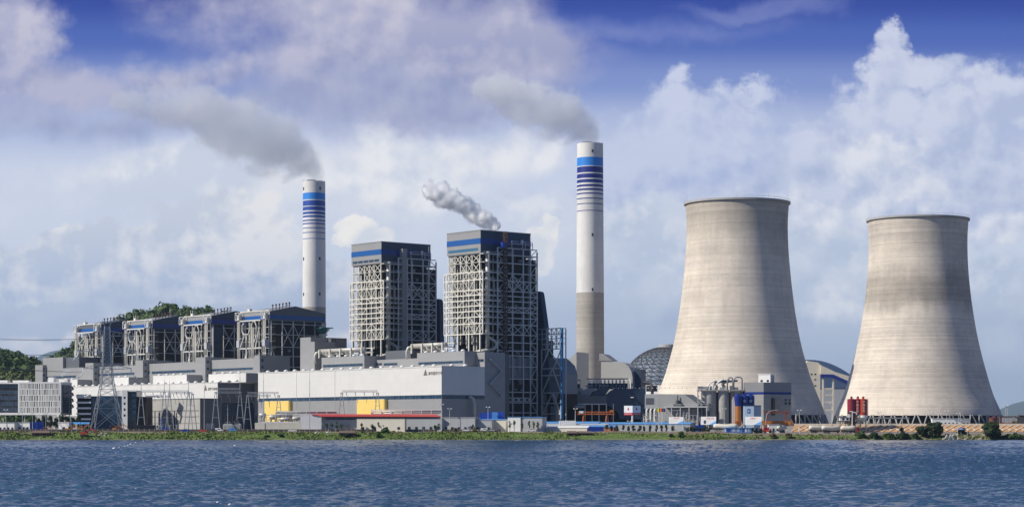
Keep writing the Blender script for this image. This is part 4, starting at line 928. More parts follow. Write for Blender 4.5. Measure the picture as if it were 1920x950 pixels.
def cooling_tower(px, D, prof, zbase, lb, m):
    """prof: (row in photo, half width in px) rim to lip"""
    o = thing('cooling_tower', lb, 'cooling tower', (X(px, D), D, zbase), 0, 'pair of cooling towers')
    # silhouette half-widths are tangent distances: r = half*D/F (tower is far, correction below 1%)
    P_ = [(h_*D/F, Z(r_, D)-zbase) for (r_, h_) in prof]
    pts = []
    for i in range(len(P_)-1):
        (r0, z0), (r1, z1) = P_[i], P_[i+1]
        rm = P_[max(i-1, 0)]; rp = P_[min(i+2, len(P_)-1)]
        for k in range(6):
            u = k/6; c = [rm[0], r0, r1, rp[0]]
            r = .5*((2*c[1])+(-c[0]+c[2])*u+(2*c[0]-5*c[1]+4*c[2]-c[3])*u*u+(-c[0]+3*c[1]-3*c[2]+c[3])*u**3)
            pts.append((r, z0+(z1-z0)*u))
    pts.append(P_[-1]); pts = pts[::-1]
    s_ = MB(); inner = [(r-.9, z) for (r, z) in pts[::-1]]
    s_.lathe(pts+inner+[pts[0]], 128); s_.build('shell', m, o, smooth=True)
    rt_, zt_ = P_[0]
    s_ = MB(); s_.lathe([(rt_, zt_-.7), (rt_+1.1, zt_-.7), (rt_+1.1, zt_+.5), (rt_-1.2, zt_+.5), (rt_-1.2, zt_-.7), (rt_, zt_-.7)], 128); rim = s_.build('rim_walkway', conc, o)
    s_ = MB()
    for k in range(48):
        t_ = 2*math.pi*k/48; s_.bar(((rt_+.9)*math.cos(t_), (rt_+.9)*math.sin(t_), zt_+.5), ((rt_+.9)*math.cos(t_), (rt_+.9)*math.sin(t_), zt_+1.8), .1)
    for k in range(10):
        t_ = 2*math.pi*k/10+.2; s_.bar(((rt_+.6)*math.cos(t_), (rt_+.6)*math.sin(t_), zt_+.5), ((rt_+.6)*math.cos(t_), (rt_+.6)*math.sin(t_), zt_+4.5), .13)
    s_.lathe([(rt_+.85, zt_+1.7), (rt_+.95, zt_+1.7), (rt_+.95, zt_+1.85), (rt_+.85, zt_+1.85), (rt_+.85, zt_+1.7)], 96); s_.build('railing', steel, rim)
    rl_, zl_ = P_[-1]; n = 46; rb = rl_+2.4
    for k in range(n):
        lg = MB(); t0_ = 2*math.pi*k/n; t1_ = t0_+math.pi/n*.86; t2 = t0_-math.pi/n*.86
        a = (rl_*math.cos(t0_)-.2, rl_*math.sin(t0_), zl_+.4)
        for tt in (t1_, t2): lg.tube([(rl_*math.cos(t0_)-.2+.7*math.sin(t0_)*(1 if tt < t0_ else -1), rl_*math.sin(t0_)+.7*math.cos(t0_)*(-1 if tt < t0_ else 1), zl_+.4), (rb*math.cos(tt), rb*math.sin(tt), -.5)], .55, 6)
        lg.build('leg', conc, o, smooth=False)
    s_ = MB(); s_.lathe([(rb+1.5, -1), (rb+1.5, .9), (rb+1.1, .9), (rb+1.1, -1), (rb+1.5, -1)], 96); s_.build('basin_wall', conc, o)
    s_ = MB(); s_.lathe([(rl_-5, 0), (rl_-5, zl_+3), (rl_-8, zl_+3), (rl_-8, 0), (rl_-5, 0)], 64); s_.build('fill_pack', core_m, o)  # fill ring in near-black, the tower's inner shade put into the colour
    return o
TZ = 8.0
cooling_tower(1382, 1390, [(382, 96.5), (412, 94.6), (442, 94.6), (480, 96.4), (520, 100), (560, 104.6), (600, 110.5), (650, 120), (700, 134), (737, 148), (778, 163.5)], TZ,
              'wider nearer-looking cooling tower on the left, silos and blue-striped building at its foot', tower_c)
cooling_tower(1721, 1540, [(413, 92.8), (440, 91.2), (470, 91), (500, 92.2), (540, 95.5), (580, 100.5), (620, 107), (660, 115.5), (700, 126), (740, 138), (779, 153.5)], TZ,
              'right-hand cooling tower standing on V shaped legs above the orange bank', tower_c2)

# ================================================================ chimneys
chim_w = ring_conc('chimney_white', (.70, .69, .67), (.68, .67, .65), 3.0, .006, .012, None, .01)
chim_c = ring_conc('chimney_concrete', (.42, .39, .345), (.36, .34, .31), 1.6, .05)
s_lblue = mat('stripe_light_blue', (.025, .22, .66), .45, ns=.05, na=.06); s_navy = mat('stripe_navy', (.010, .022, .20), .45, ns=.05, na=.08); s_mid = mat('stripe_mid_blue', (.018, .07, .34), .45, ns=.05, na=.06)
def chimney(px, D, yt, half0, ybot_white, half1, y1, lb, bands, wins, mats):
    zf = lambda y: Z(y, D)-GZ
    o = thing('chimney', lb, 'chimney', (X(px, D), D, GZ), 0, 'blue striped chimneys')
    rad = lambda y: (half0+(half1-half0)*(y-yt)/(y1-yt))*D/F
    edges = [(yt, 0)]; cur = yt
    for (a, b_, mi) in bands: edges += [(a, mi), (b_, 0)]
    edges += [(ybot_white, 3), (y1, 3), (803, 3)]
    prof = []; mis = []
    for i, (y, mi) in enumerate(edges):
        prof.append((rad(min(y, 803)), zf(y)))
        if i < len(edges)-1: mis.append(mi)
    q = MB(); q.lathe(prof[::-1], 64, mis=mis[::-1]); ir = rad(yt)
    q.lathe([(ir, zf(yt)), (ir-.7, zf(yt)), (ir-.7, zf(yt)-4), (.01, zf(yt)-4)], 64, mis=[0, 0, 3])
    q.build('shaft', [chim_w]+mats+[chim_c], o, smooth=False)
    me = [c for c in bpy.data.objects if c.parent == o][0].data; me.polygons.foreach_set('use_smooth', [True]*len(me.polygons))
    q = MB(); q.cyl(-ir*.25, 0, zf(yt)-3.9, zf(yt)+1.2, ir*.42, 20); q.cyl(ir*.42, ir*.3, zf(yt)-3.9, zf(yt)+.8, ir*.38, 20); q.build('flue_liner', dark_steel, o, smooth=True)
    q = MB()
    for k in range(24): t_ = 6.283*k/24; q.bar((ir*math.cos(t_), ir*math.sin(t_), zf(yt)), (ir*math.cos(t_), ir*math.sin(t_), zf(yt)+1.2), .12)
    q.build('railing', steel, o)
    for (wx, wy) in wins:
        r = rad(wy); xx = (wx-px)*D/F; yy_ = -math.sqrt(max(.1, r*r-xx*xx)); q = MB()
        q.box(xx-.55, xx+.55, yy_-.25, yy_+1.2, zf(wy)-1, zf(wy)+1); q.build('opening', core_m, o)
    return o
b2 = [(297, 313, 1), (314.5, 325.5, 2), (328, 336, 2), (338.5, 344.5, 2), (348, 352, 2), (355.5, 359, 2), (363.5, 366, 2), (373, 375, 2), (383, 384.6, 2), (396, 397.4, 2)]
chimney(1106.5, 1480, 270, 24.3, 549, 26.3, 660, 'taller striped chimney beside the cooling towers, grey concrete below its white shaft', b2, [(1110, 286), (1110, 442), (1110, 544)], [s_lblue, s_navy])
b1 = [(363, 375.5, 1), (377.5, 387.5, 2), (389, 396, 2), (398.5, 403, 2), (405.5, 409, 2), (413.5, 416, 2), (419.5, 421.8, 2), (428, 429.6, 2), (436.5, 438, 2), (448, 449.2, 2)]
chimney(589, 1450, 341, 20.8, 576, 22, 620, 'shorter striped chimney rising behind the older boiler houses', b1, [(571, 355), (601.5, 355), (571, 486), (601, 486), (571, 552), (601, 552)], [s_lblue, s_mid])

# ================================================================ smoke and steam
def smoke_mat(name, dens, col, ns, amp, pts, soft, g=-.4):
    """density falls off round the plume's own centre line (pts in object space), torn by noise"""
    m = bpy.data.materials.new(name); m.use_nodes = True; t = NT(m.node_tree); t.n.clear()
    o = t.new('ShaderNodeOutputMaterial'); v = t.new('ShaderNodeVolumePrincipled'); t.l.new(v.outputs[0], o.inputs['Volume'])
    co = t.new('ShaderNodeTexCoord').outputs['Object']
    wv = t.vm('ADD', co, t.vm('MULTIPLY', t.vm('SUBTRACT', t.noise(co, ns*.8, 3, .6, color=True), (.5, .5, .5)), (.5/ns,)*3))
    f = None
    for (p, r) in pts:
        x_ = t.m('MULTIPLY_ADD', t.vm('DISTANCE', wv, tuple(p)), -1/r, 1.0); f = x_ if f is None else t.m('SMOOTH_MAX', f, x_, .25)
    n = t.noise(co, ns, 6, .66, .3)
    f = t.m('ADD', f, t.m('MULTIPLY_ADD', n, amp, -.5*amp))
    t.put(v.inputs['Density'], t.m('MULTIPLY', t.ramp(f, .0, soft), dens)); v.inputs['Color'].default_value = col+(1,)
    v.inputs['Anisotropy'].default_value = g
    return m
def plume(name, lb, path, D, dens, col, ns, amp, soft=.5, yaw=.0, cat='smoke'):
    """path: (px, row, radius px) centre line"""
    P_ = [Vector((X(a, D), D+yaw*i, Z(b_, D))) for i, (a, b_, r) in enumerate(path)]; rr = [r*D/F for (_, _, r) in path]
    o0 = P_[0].copy(); q = MB(); fine = []; fr = []
    for i in range(len(P_)-1):
        for k in range(4):
            u = k/4; a, b_, c, d = P_[max(i-1, 0)], P_[i], P_[i+1], P_[min(i+2, len(P_)-1)]
            fine.append(.5*((2*b_)+(-a+c)*u+(2*a-5*b_+4*c-d)*u*u+(-a+3*b_-3*c+d)*u**3)-o0); fr.append(rr[i]+(rr[i+1]-rr[i])*u)
    fine.append(P_[-1]-o0); fr.append(rr[-1])
    end = (fine[-1]-fine[-3]).normalized(); q.tube([fine[0]]+fine[1:]+[fine[-1]+end*fr[-1]*1.1], [fr[0]*1.05]+[r*1.45 for r in fr[1:]]+[fr[-1]*.8], 16)
    o = q.build(name, smoke_mat(name+'_volume', dens, col, ns, amp, list(zip(fine, fr))[::2], soft, -.4 if cat == 'smoke' else -.65), smooth=True); o.location = o0
    tag(o, lb, cat, kind='stuff'); return o
plume('smoke', 'grey smoke drifting left from the taller right-hand chimney', [(1108, 272, 14), (1105, 256, 22), (1096, 240, 32), (1072, 220, 44), (1035, 202, 50), (990, 186, 50), (945, 170, 44), (895, 154, 28)], 1480, .070, (.955, .965, .99), .055, 2.3, .42, 3)
plume('smoke', 'grey smoke drifting left from the shorter left-hand chimney', [(590, 346, 14), (588, 328, 21), (572, 306, 34), (545, 284, 50), (500, 256, 64), (440, 230, 68), (370, 208, 62), (290, 192, 46), (215, 180, 26)], 1450, .052, (.955, .965, .99), .042, 2.3, .42, 3)
plume('steam', 'white steam puff above the right steel boiler tower', [(934, 428, 9), (920, 416, 14), (902, 405, 17), (878, 391, 19), (853, 375, 21), (828, 362, 23), (806, 352, 17)], 1215, 3.2, (1.0, 1.0, 1.0), .18, 2.4, .5, 2, 'steam')
plume('steam', 'small white steam wisp at the grey bay above the left end of the old hall', [(116, 706, 2.4), (118, 701, 4), (124, 697, 5), (131, 695, 3.5)], 1395, .5, (.999, .999, .999), .3, 1.2, .5, 0, 'steam')

# ================================================================ flue gas buildings round the taller chimney
D3_ = 1235
FG = thing('absorber_building', 'pale grey building with a rounded roof end behind the dark dust collector', 'building', (X(1127, D3_), D3_, GZ), R(-22))
sc3 = D3_/F; f3 = lambda y: Z(y, D3_)-GZ
q = MB(); L = 74*sc3; zc = f3(680); zb_ = f3(725); L = 41*sc3
prof = [(0, 0), (L+21*sc3, 0), (L+21*sc3, f3(707)), (L+19*sc3, f3(697)), (L+14*sc3, f3(688)), (L+6*sc3, f3(681.5)), (L-4*sc3, f3(678.5)), (0, f3(677))]
q.prism(prof, 0, 13.5, axis='y'); q.build('curved_roof_hall', mat('pale_grey_cladding', (.40, .40, .38), .5, ns=.05, na=.06, panel=(6, 3), pa=.02), FG)
q = MB(); q.box(L+21*sc3+.02, L+21*sc3+4, 4, 13, 0, f3(692)); q.build('side_block', slate_clad, FG)
q = MB(); q.prism([(-1, f3(676)), (14*sc3+3, f3(676.5)), (6*sc3, f3(664)), (-1, f3(662))], -.5, 10, axis='y'); q.build('flue_inlet', grey_clad, FG)
q = MB(); xq = L+6*sc3; q.box(xq, xq+.8, -3, -2.2, 0, f3(711)); q.box(xq, L+20*sc3, -3, -2.2, f3(712.5), f3(710)); q.box(L+19*sc3, L+21*sc3, -3, -2.2, 0, f3(711)); q.build('door_frame', white_p, FG)
FG2 = thing('absorber_building', 'grey wedge roofed block left of the taller chimney base', 'building', (X(1042, 1270), 1270, GZ), R(-22))
q = MB(); q.prism([(0, 0), (13.5, 0), (13.5, Z(660, 1270)-GZ), (9.5, Z(672, 1270)-GZ), (0, Z(680, 1270)-GZ)], 0, 22, axis='y'); q.build('wall', MATS['pale_grey_cladding'], FG2)
q = MB()
for k in range(6): q.box(-1+k*1.6, -.2+k*1.6, 1, 3, Z(680, 1270)-GZ, Z(674, 1270)-GZ)
q.bar((-2, 1, Z(675, 1270)-GZ), (9, 1, Z(675, 1270)-GZ), .3); q.build('roof_fan_row', white_p, FG2)

D4 = 1165; f4 = lambda y: Z(y, D4)-GZ; s4 = D4/F
EP = thing('dust_collector', 'dark slate dust collector hall with curved roof hoods behind the orange gantry crane', 'building', (X(1058, D4), D4, GZ), 0)
wE = 79*s4
q = MB(); q.box(0, wE, 0, 30, f4(756), f4(741.5)); q.prism([(0, f4(741.5)), (wE*.55, f4(741.5)), (wE*.35, f4(737)), (wE*.12, f4(735)), (0, f4(737))], 0, 30, axis='y'); q.build('casing', dark_clad, EP)
q = MB(); x2 = wE; x3 = 152*s4
q.prism([(x2+.02, f4(757)), (x2+20*s4, f4(771)), (x2+26*s4, f4(785)), (x3, f4(785)), (x3, f4(727)), (x2+14*s4, f4(729)), (x2+.02, f4(741))], .3, 40, axis='y'); q.build('fan_house', slate_clad, EP)
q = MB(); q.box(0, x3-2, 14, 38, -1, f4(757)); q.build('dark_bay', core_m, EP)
for k, (a, b_) in enumerate(((1060, 1084), (1082, 1108), (1106, 1134))):
    q = MB(); xa, xb_ = (a-1058)*s4, (b_-1058)*s4; q.prism([(xa, f4(742)), (xb_, f4(742)), (xb_+3, f4(727)), (xb_-1, f4(727)), (xa+(xb_-xa)*.45, f4(730)), (xa+(xb_-xa)*.15, f4(735))], 2, 28, axis='y'); q.build('roof_hood', duct_m if k != 2 else slate_clad, EP)
for (a, b_, yt) in ((1056, 1090, 711), (1102, 1180, 708.5), (1100, 1112, 722), (1124, 1140, 722)):
    q = MB(); xa, xb_ = (a-1058)*s4, (b_-1058)*s4; zt_ = f4(yt); hh = f4(728)
    q.box(xa, xb_, 6, 20, zt_-.25, zt_+.15); n = max(3, int((xb_-xa)/2.2))
    for i in range(n+1): q.bar((xa+.3+(xb_-xa-.6)*i/n, 6.5, hh), (xa+.3+(xb_-xa-.6)*i/n, 6.5, zt_), .22)
    q.build('transformer_canopy', grey_p, EP)
    if b_-a > 20:
        q = MB(); q.box(xa+.5, xb_-.5, 8, 18, hh, hh+(zt_-hh)*.55); q.build('canopy_deck', slate_clad, EP)
        q = MB()
        for i in range(n): q.box(xa+1+i*(xb_-xa-2)/n, xa+1.9+i*(xb_-xa-2)/n, 6.8, 7.9, hh+(zt_-hh)*.55, zt_-.8)
        q.build('rectifier_row', white_p, EP)
q = MB()
for p_ in (1062, 1078, 1097, 1110, 1123, 1137, 1150): q.bar(((p_-1058)*s4, .2, -1), ((p_-1058)*s4, .2, f4(756)), .55)
q.bar((0, .2, f4(757)), (wE, .2, f4(757)), .6); q.build('leg_frame', steel, EP)
q = MB(); q.tube([(-2, -1.5, f4(762)), (36*s4, -1.5, f4(762)), (38*s4, -1, f4(762.5))], 1.05, 10); q.build('ash_pipe', duct_m, EP, smooth=True)
q = MB()
for k in range(18): q.box(x2+4+k*2.4, x2+4.5+k*2.4, .4, .9, f4(728), f4(726.2))
q.build('roof_post_row', white_p, EP)
q = MB(); q.tube([(x3-1, 4, f4(716)), (x3+3, 3, f4(718)), (x3+4, 2, f4(724)), (x3+4, 2, f4(738))], .9, 8); q.box(x3+1, x3+7, 3, 8, f4(733), f4(722)); q.build('fan_duct', dark_steel, EP)
q = MB(); q.bar(((1184-1058)*s4, -.1, f4(745)), ((1186-1058)*s4, -1.5, f4(744)), .4); q.box((1182-1058)*s4, (1188-1058)*s4, -1.8, -.8, f4(745.2), f4(743.6)); q.build('flood_lamp', white_p, EP)

# ================================================================ lattice dome (coal store)
D5 = 1640; cxp = 1252; rp = 84
DM = thing('coal_dome', 'dark lattice dome of a coal store between the chimney and the left cooling tower', 'dome', (X(cxp, D5), D5, GZ), 0)
s5 = D5/F; Rb = rp*s5; ztop = Z(651, D5)-GZ; zlo = Z(722, D5)-GZ
def dome_r(f): return (Rb*math.cos(f*math.pi/2*.86)/1.0, zlo+(ztop-zlo)*math.sin(f*math.pi/2*.86)/math.sin(math.pi/2*.86))
rings = [dome_r(k/12) for k in range(13)]
q = MB(); q.lathe([(r-.7, z-.4) for (r, z) in rings], 48)
dome_skin = bpy.data.materials.new('smoky_roof_sheet'); dome_skin.use_nodes = True; t = NT(dome_skin.node_tree); b = t.n['Principled BSDF']
b.inputs['Base Color'].default_value = (.34, .42, .52, 1); b.inputs['Roughness'].default_value = .5; b.inputs['Alpha'].default_value = .45
q.build('roof_sheet', dome_skin, DM, smooth=True)
q = MB(); nn = 30
for k in range(12):
    for j in range(nn):
        a0 = 2*math.pi*(j+.5*(k % 2))/nn; a1 = 2*math.pi*(j+.5*((k+1) % 2))/nn; a2 = 2*math.pi*(j+1+.5*(k % 2))/nn
        (r0, z0), (r1, z1) = rings[k], rings[k+1]; p = (r0*math.cos(a0), r0*math.sin(a0), z0)
        q.bar(p, (r1*math.cos(a1), r1*math.sin(a1), z1), .42); q.bar(p, (r0*math.cos(a2), r0*math.sin(a2), z0), .5)
        a3 = a1-2*math.pi/nn if k % 2 == 0 else a1-2*math.pi/nn
        q.bar(p, (r1*math.cos(a1-2*math.pi/nn*(1 if k % 2 == 0 else 1)), r1*math.sin(a1-2*math.pi/nn), z1), .42)
q.build('lattice_shell', dark_steel, DM)
q = MB(); q.lathe([(rings[-1][0], ztop-1), (rings[-1][0], ztop+2), (.1, ztop+3.4)], 24); q.build('top_lantern', grey_p, DM)
q = MB(); q.lathe([(Rb, -1), (Rb, zlo), (Rb-1, zlo), (Rb-1, -1)], 48); q.build('base_wall', white_p, DM)

# second store behind, between the towers, with the conveyor transfer building
D6 = 1680; s6 = D6/F; f6 = lambda y: Z(y, D6)-TZ
TB = thing('transfer_house', 'pale coal transfer building with blue conveyor gallery and legs between the cooling towers', 'building', (X(1510, D6), D6, TZ), 0)
q = MB(); q.box(0, 28*s6, 0, 14, -6, f6(683)); q.prism([(0, f6(683)), (28*s6, f6(683)), (24*s6, f6(679)), (4*s6, f6(676))], 0, 14, axis='y'); q.build('wall', cream_p, TB)
for (a, y) in ((18, 701), (11, 701), (18, 711), (18, 722.5)): q = MB(); q.box((a-1)*s6, (a+2.2)*s6, -.1, .2, f6(y+1.3), f6(y-1.2)); q.build('window', dglass_m, TB)
q = MB(); q.prism([(28*s6+.1, f6(684)), (28*s6+.1, f6(701)), (56*s6, f6(705)), (130*s6, f6(738)), (130*s6, f6(720)), (56*s6, f6(697))], -2, 6, axis='y'); q.build('conveyor_gallery', cream_p, TB)
q = MB(); q.prism([(28*s6+.2, f6(701)), (28*s6+.2, f6(707.5)), (50*s6, f6(708)), (130*s6, f6(744)), (130*s6, f6(737)), (52*s6, f6(701.5))], -2.2, 6.2, axis='y'); q.build('blue_band', navy_and_shade_band, TB)
q = MB()
for (a, yt) in ((33, 709), (52, 709)): q.box((a-1.6)*s6, (a+1.6)*s6, -1, 1, -2, f6(yt))
for y in (728, 740, 753, 768): q.box(34*s6, 52*s6, -.8, .8, f6(y+1.5), f6(y-1.2))
q.build('trestle', cream_p, TB)
S2 = thing('coal_store', 'rounded coal store roof behind the conveyor gallery, white and blue top', 'store', (X(1508, 1830), 1830, TZ), 0)
s7 = 1830/F; f7 = lambda y: Z(y, 1830)-TZ
def vault(z0, z1, x0_, x1_, y_): 
    n = 10; return [(x0_+(x1_-x0_)*i/n, z0+(z1-z0)*math.sin(math.pi*(.5+.5*i/n))**.8) for i in range(n+1)]
q = MB(); q.prism([(-40, f7(727)), (110*s7, f7(727)), (110*s7, f7(722))]+[(p[0], p[1]) for p in reversed(vault(f7(722), f7(674), 5, 108*s7, 0))]+[(-40, f7(676))], 0, 60, axis='y'); q.build('roof', mat('store_roof_blue', (.07, .12, .22), .45, ns=.02, na=.3, streak=.1), S2)
q = MB(); q.box(-40, 110*s7, .5, 60, -4, f7(727.5)); q.build('wall', grey_p, S2)

# ================================================================ buildings right of the dust collector
def rbox(o, name, x0, x1, y0, y1, z0, z1, m): q = MB(); q.box(x0, x1, y0, y1, z0, z1); return q.build(name, m, o)
D7 = 1130; s7b = D7/F; f8 = lambda y: Z(y, D7)-GZ
GB = thing('pump_house', 'grey clad pump house with a chamfered roof shoulder left of the concrete silos', 'building', (X(1233, D7), D7, GZ), R(-25))
q = MB(); q.prism([(0, 0), (23, 0), (23, f8(757)), (15.5, f8(739)), (0, f8(738))], 0, 14, axis='y'); q.build('wall', grey_clad, GB)
q = MB(); q.box(23.02, 29, 2, 12, 0, f8(756)); q.build('low_block', dark_clad, GB)
q = MB(); zd = f8(762); q.box(5, 31, -6, -.1, zd-.5, zd+.1)
for k in range(6): q.bar((5.3+k*5, -5.8, 0), (5.3+k*5, -5.8, zd), .4)
q.bar((5, -5.9, zd+1.2), (31, -5.9, zd+1.2), .12)
q.build('platform_frame', grey_p, GB)
q = MB(); q.cyl(12, -1.2, zd, zd+3.4, 1.1, 10); q.cyl(12, -1.2, zd+3.4, f8(741), .3, 6); q.box(10, 14.5, -2.4, -.2, zd, zd+1.6); q.build('roof_machine', dark_steel, GB)
GB2 = thing('pump_house', 'small light grey block with dark louvre beside the slate dust collector', 'building', (X(1209, D7+15), D7+15, GZ), R(-8))
rbox(GB2, 'wall', 0, 8, 0, 9, f8(765), f8(737.5), grey_p); rbox(GB2, 'louvre', .6, 5, -.1, .1, f8(757), f8(745), dark_clad); rbox(GB2, 'lower_wall', .2, 7.6, 1.2, 9, -.5, f8(765)-.01, dark_clad)
q = MB()
for k in range(3): q.tube([(1+k*2.2, -.4, 3), (1+k*2.2, -.4, f8(768)), (1.3+k*2.2, .2, f8(766))], .5, 8)
q.build('white_duct', white_p, GB2)
def yard_pipes(px0, px1, D, yb, yt, seed, lb):
    o = thing('yard_pipework', lb, 'pipework', (X(px0, D), D, GZ), 0, 'tangled yard pipework'); L = X(px1, D)-X(px0, D); rn = random.Random(seed); hh = Z(yt, D)-GZ
    q = MB()
    for k in range(int(L/1.6)):
        x_ = rn.uniform(0, L); z_ = rn.uniform(.3, .95)*hh; q.tube([(x_, 0, 0), (x_, 0, z_), (x_+.6, 0, z_+.3), (x_+rn.uniform(1, 2.2), .3, z_+.2), (x_+2, .4, z_*.4)], .18, 6)
    q.build('bent_pipe', pipe_m, o)
    q = MB(); n = int(L/3)+1
    for k in range(n+1): q.bar((L*k/n, .8, 0), (L*k/n, .8, hh), .2)
    for f in (.5, .98): q.bar((0, .8, hh*f), (L, .8, hh*f), .22)
    q.build('rack', grey_p, o)
    q = MB()
    for k in range(3): x_ = L*(k+.5)/3; q.tube([(x_-1.2, 2, hh*.35), (x_+1.2, 2, hh*.35)], .9, 10)
    q.build('vessel', duct_m, o)
yard_pipes(1206, 1234, 1105, 795, 776, 1, 'white pipework by the yellow and red flags')
yard_pipes(1282, 1308, 1105, 795, 777, 2, 'grey pipework between two white billboards')
yard_pipes(1240, 1300, 1118, 795, 768, 6, 'raised pipe rack at the foot of the chamfered pump house')

D8 = 1120; s8 = D8/F; f9 = lambda y: Z(y, D8)-GZ
SI = thing('silo_block', 'three joined grey concrete silos with pipes arching over their deck', 'silos', (X(1326, D8), D8, GZ), 0)
for k, (a, b_) in enumerate(((1317, 1345), (1347, 1368), (1370, 1394))):
    q = MB(); r = (b_-a)/2*s8; q.cyl(((a+b_)/2-1326)*s8, r+.3+2*k*0, 0, f9(732.5), r, 32); q.build('silo', conc, SI, smooth=False)
rbox(SI, 'back_wall', (1320-1326)*s8, (1395-1326)*s8, 7, 10, 0, f9(734), conc_dk)
q = MB(); q.box((1309-1326)*s8, (1396-1326)*s8, -.4, 9, f9(732.4), f9(730)); q.build('deck', conc, SI)
q = MB()
for k in range(30): xx = (1310-1326)*s8+k*.84; q.bar((xx, -.3, f9(730)), (xx, -.3, f9(730)+1.1), .07)
q.bar(((1310-1326)*s8, -.3, f9(730)+1.1), ((1396-1326)*s8, -.3, f9(730)+1.1), .1); q.build('railing', grey_p, SI)
q = MB(); xa, xb_ = (1309-1326)*s8, (1316-1326)*s8
for xx in (xa, xb_):
    for yv in (0, 3): q.bar((xx, yv, 0), (xx, yv, f9(724)), .32)
for y in (724, 732, 742, 752, 761, 771): q.box(xa-.2, xb_+.2, -.2, 3.2, f9(y)-.1, f9(y)+.1); q.bar((xa, -.1, f9(y)), (xb_, -.1, f9(y+9)), .2)
q.box(xa, xb_+4, 0, 3, f9(729), f9(724)); q.build('stair_tower', grey_p, SI)
for (a, h_) in ((1333, 713), (1347, 711)):
    q = MB(); x_ = (a-1326)*s8; q.tube([(x_-2, 1, f9(730)), (x_-1.5, 1, f9(723)), (x_, 1, f9(716)), (x_+2.2, 1, f9(h_+.5)), (x_+3, 1, f9(h_))], .42, 8); q.build('arched_pipe', white_p, SI, smooth=True)
    q = MB(); q.cyl(x_+2.6, 1.5, f9(722), f9(h_), 1.0, 10, .4); q.tube([(x_+2.8, 1.5, f9(717)), (x_+6, 2, f9(714.5)), (x_+10.5, 2, f9(713))], .6, 8); q.cyl(x_+2.6, 1.5, f9(730), f9(722), .5, 8); q.build('filter_head', dark_clad, SI)
for (a, b_, y) in ((1365, 1374, 707), (1377, 1391.5, 706.5)):
    q = MB(); xa, xb_ = (a-1326)*s8, (b_-1326)*s8; q.tube([(xa-.4, .5, f9(730)), (xa-.2, .5, f9(y+5)), (xa+.5, .5, f9(y+1)), (xa+1.4, .5, f9(y)), (xb_-1.4, .5, f9(y)), (xb_-.3, .5, f9(y+1.5)), (xb_, .5, f9(y+5)), (xb_+.1, .5, f9(741))], .4, 8); q.build('goose_neck_pipe', duct_m, SI, smooth=True)
q = MB(); rn = random.Random(9)
for k in range(9): x_ = (1332+k*6.2-1326)*s8; q.box(x_, x_+rn.uniform(.7, 1.6), 1, 3, f9(730), f9(726-rn.uniform(0, 7)))
q.build('deck_machine', grey_p, SI)
BB = thing('process_building', 'grey process building with a dark blue band and a white roof tank', 'building', (X(1396, D8), D8, GZ), 0)
wB = 89*s8
q = MB(); q.prism([(0, 0), (34*s8, -4), (wB, 3), (wB, 18), (0, 18)], 0, f9(717)); q.build('wall', conc, BB)
q = MB(); q.prism([(-.06, -.06), (34*s8, -4.08), (wB+.06, 2.95), (wB+.06, 3.2), (-.06, 3)], f9(739), f9(734.5)); q.build('blue_band', navy_and_shade_band, BB)
q = MB(); q.prism([(-.04, -.04), (34*s8, -4.05), (wB+.04, 2.97), (wB+.04, 3.2), (-.04, 3)], f9(734.4), f9(716.5)); q.build('upper_cladding', grey_clad, BB)
for (a, b_, y0, y1) in ((1445, 1452, 778, 746), (1472, 1476, 758, 753), (1480, 1483.5, 758, 753), (1471, 1476, 750, 748), (1480, 1484, 750, 748)):
    k = (1452-1430)/(89-34); x_ = (a-1396)*s8; x1_ = (b_-1396)*s8; ys0 = -4+7*((x_/s8-34)/55); q = MB(); q.box(x_, x1_, ys0-.25, ys0+1.5, f9(y0), f9(y1)); q.build('door' if y0 > 770 else 'window', core_m if y0 > 770 else dglass_m, BB)
TK = thing('roof_tank', 'white square tank with blue-grey end on the process building roof', 'tank', (X(1422, D8+8), D8+8, Z(717, D8)), R(-25))
rbox(TK, 'body', 0, 6.8, 0, 6.5, .3, Z(701.5, D8)-Z(717, D8), white_p); rbox(TK, 'side_panel', 6.82, 6.95, .1, 6.3, .4, 4.1, grey_p)
rbox(TK, 'lid', -.2, 7.1, -.2, 6.7, 4.6, 4.9, white_p)
for a in (1.2, 4.7): rbox(TK, 'hatch', a, a+1.2, -.1, .05, .6, 1.7, core_m)
q = MB(); zz = [f9(y) for y in (742, 750, 758, 768, 778)]; base = 1396
pts = [(1453, 740), (1466, 752), (1457, 763), (1468, 775)]
for (a, b_) in zip(pts, pts[1:]):
    ys0 = -3.2; q.bar(((a[0]-1396)*s8, ys0, f9(a[1])), ((b_[0]-1396)*s8, ys0, f9(b_[1])), .9, .3)
    q.bar(((a[0]-1396)*s8, ys0-.5, f9(a[1])+1.1), ((b_[0]-1396)*s8, ys0-.5, f9(b_[1])+1.1), .12)
q.build('outside_stair', dark_steel, BB)
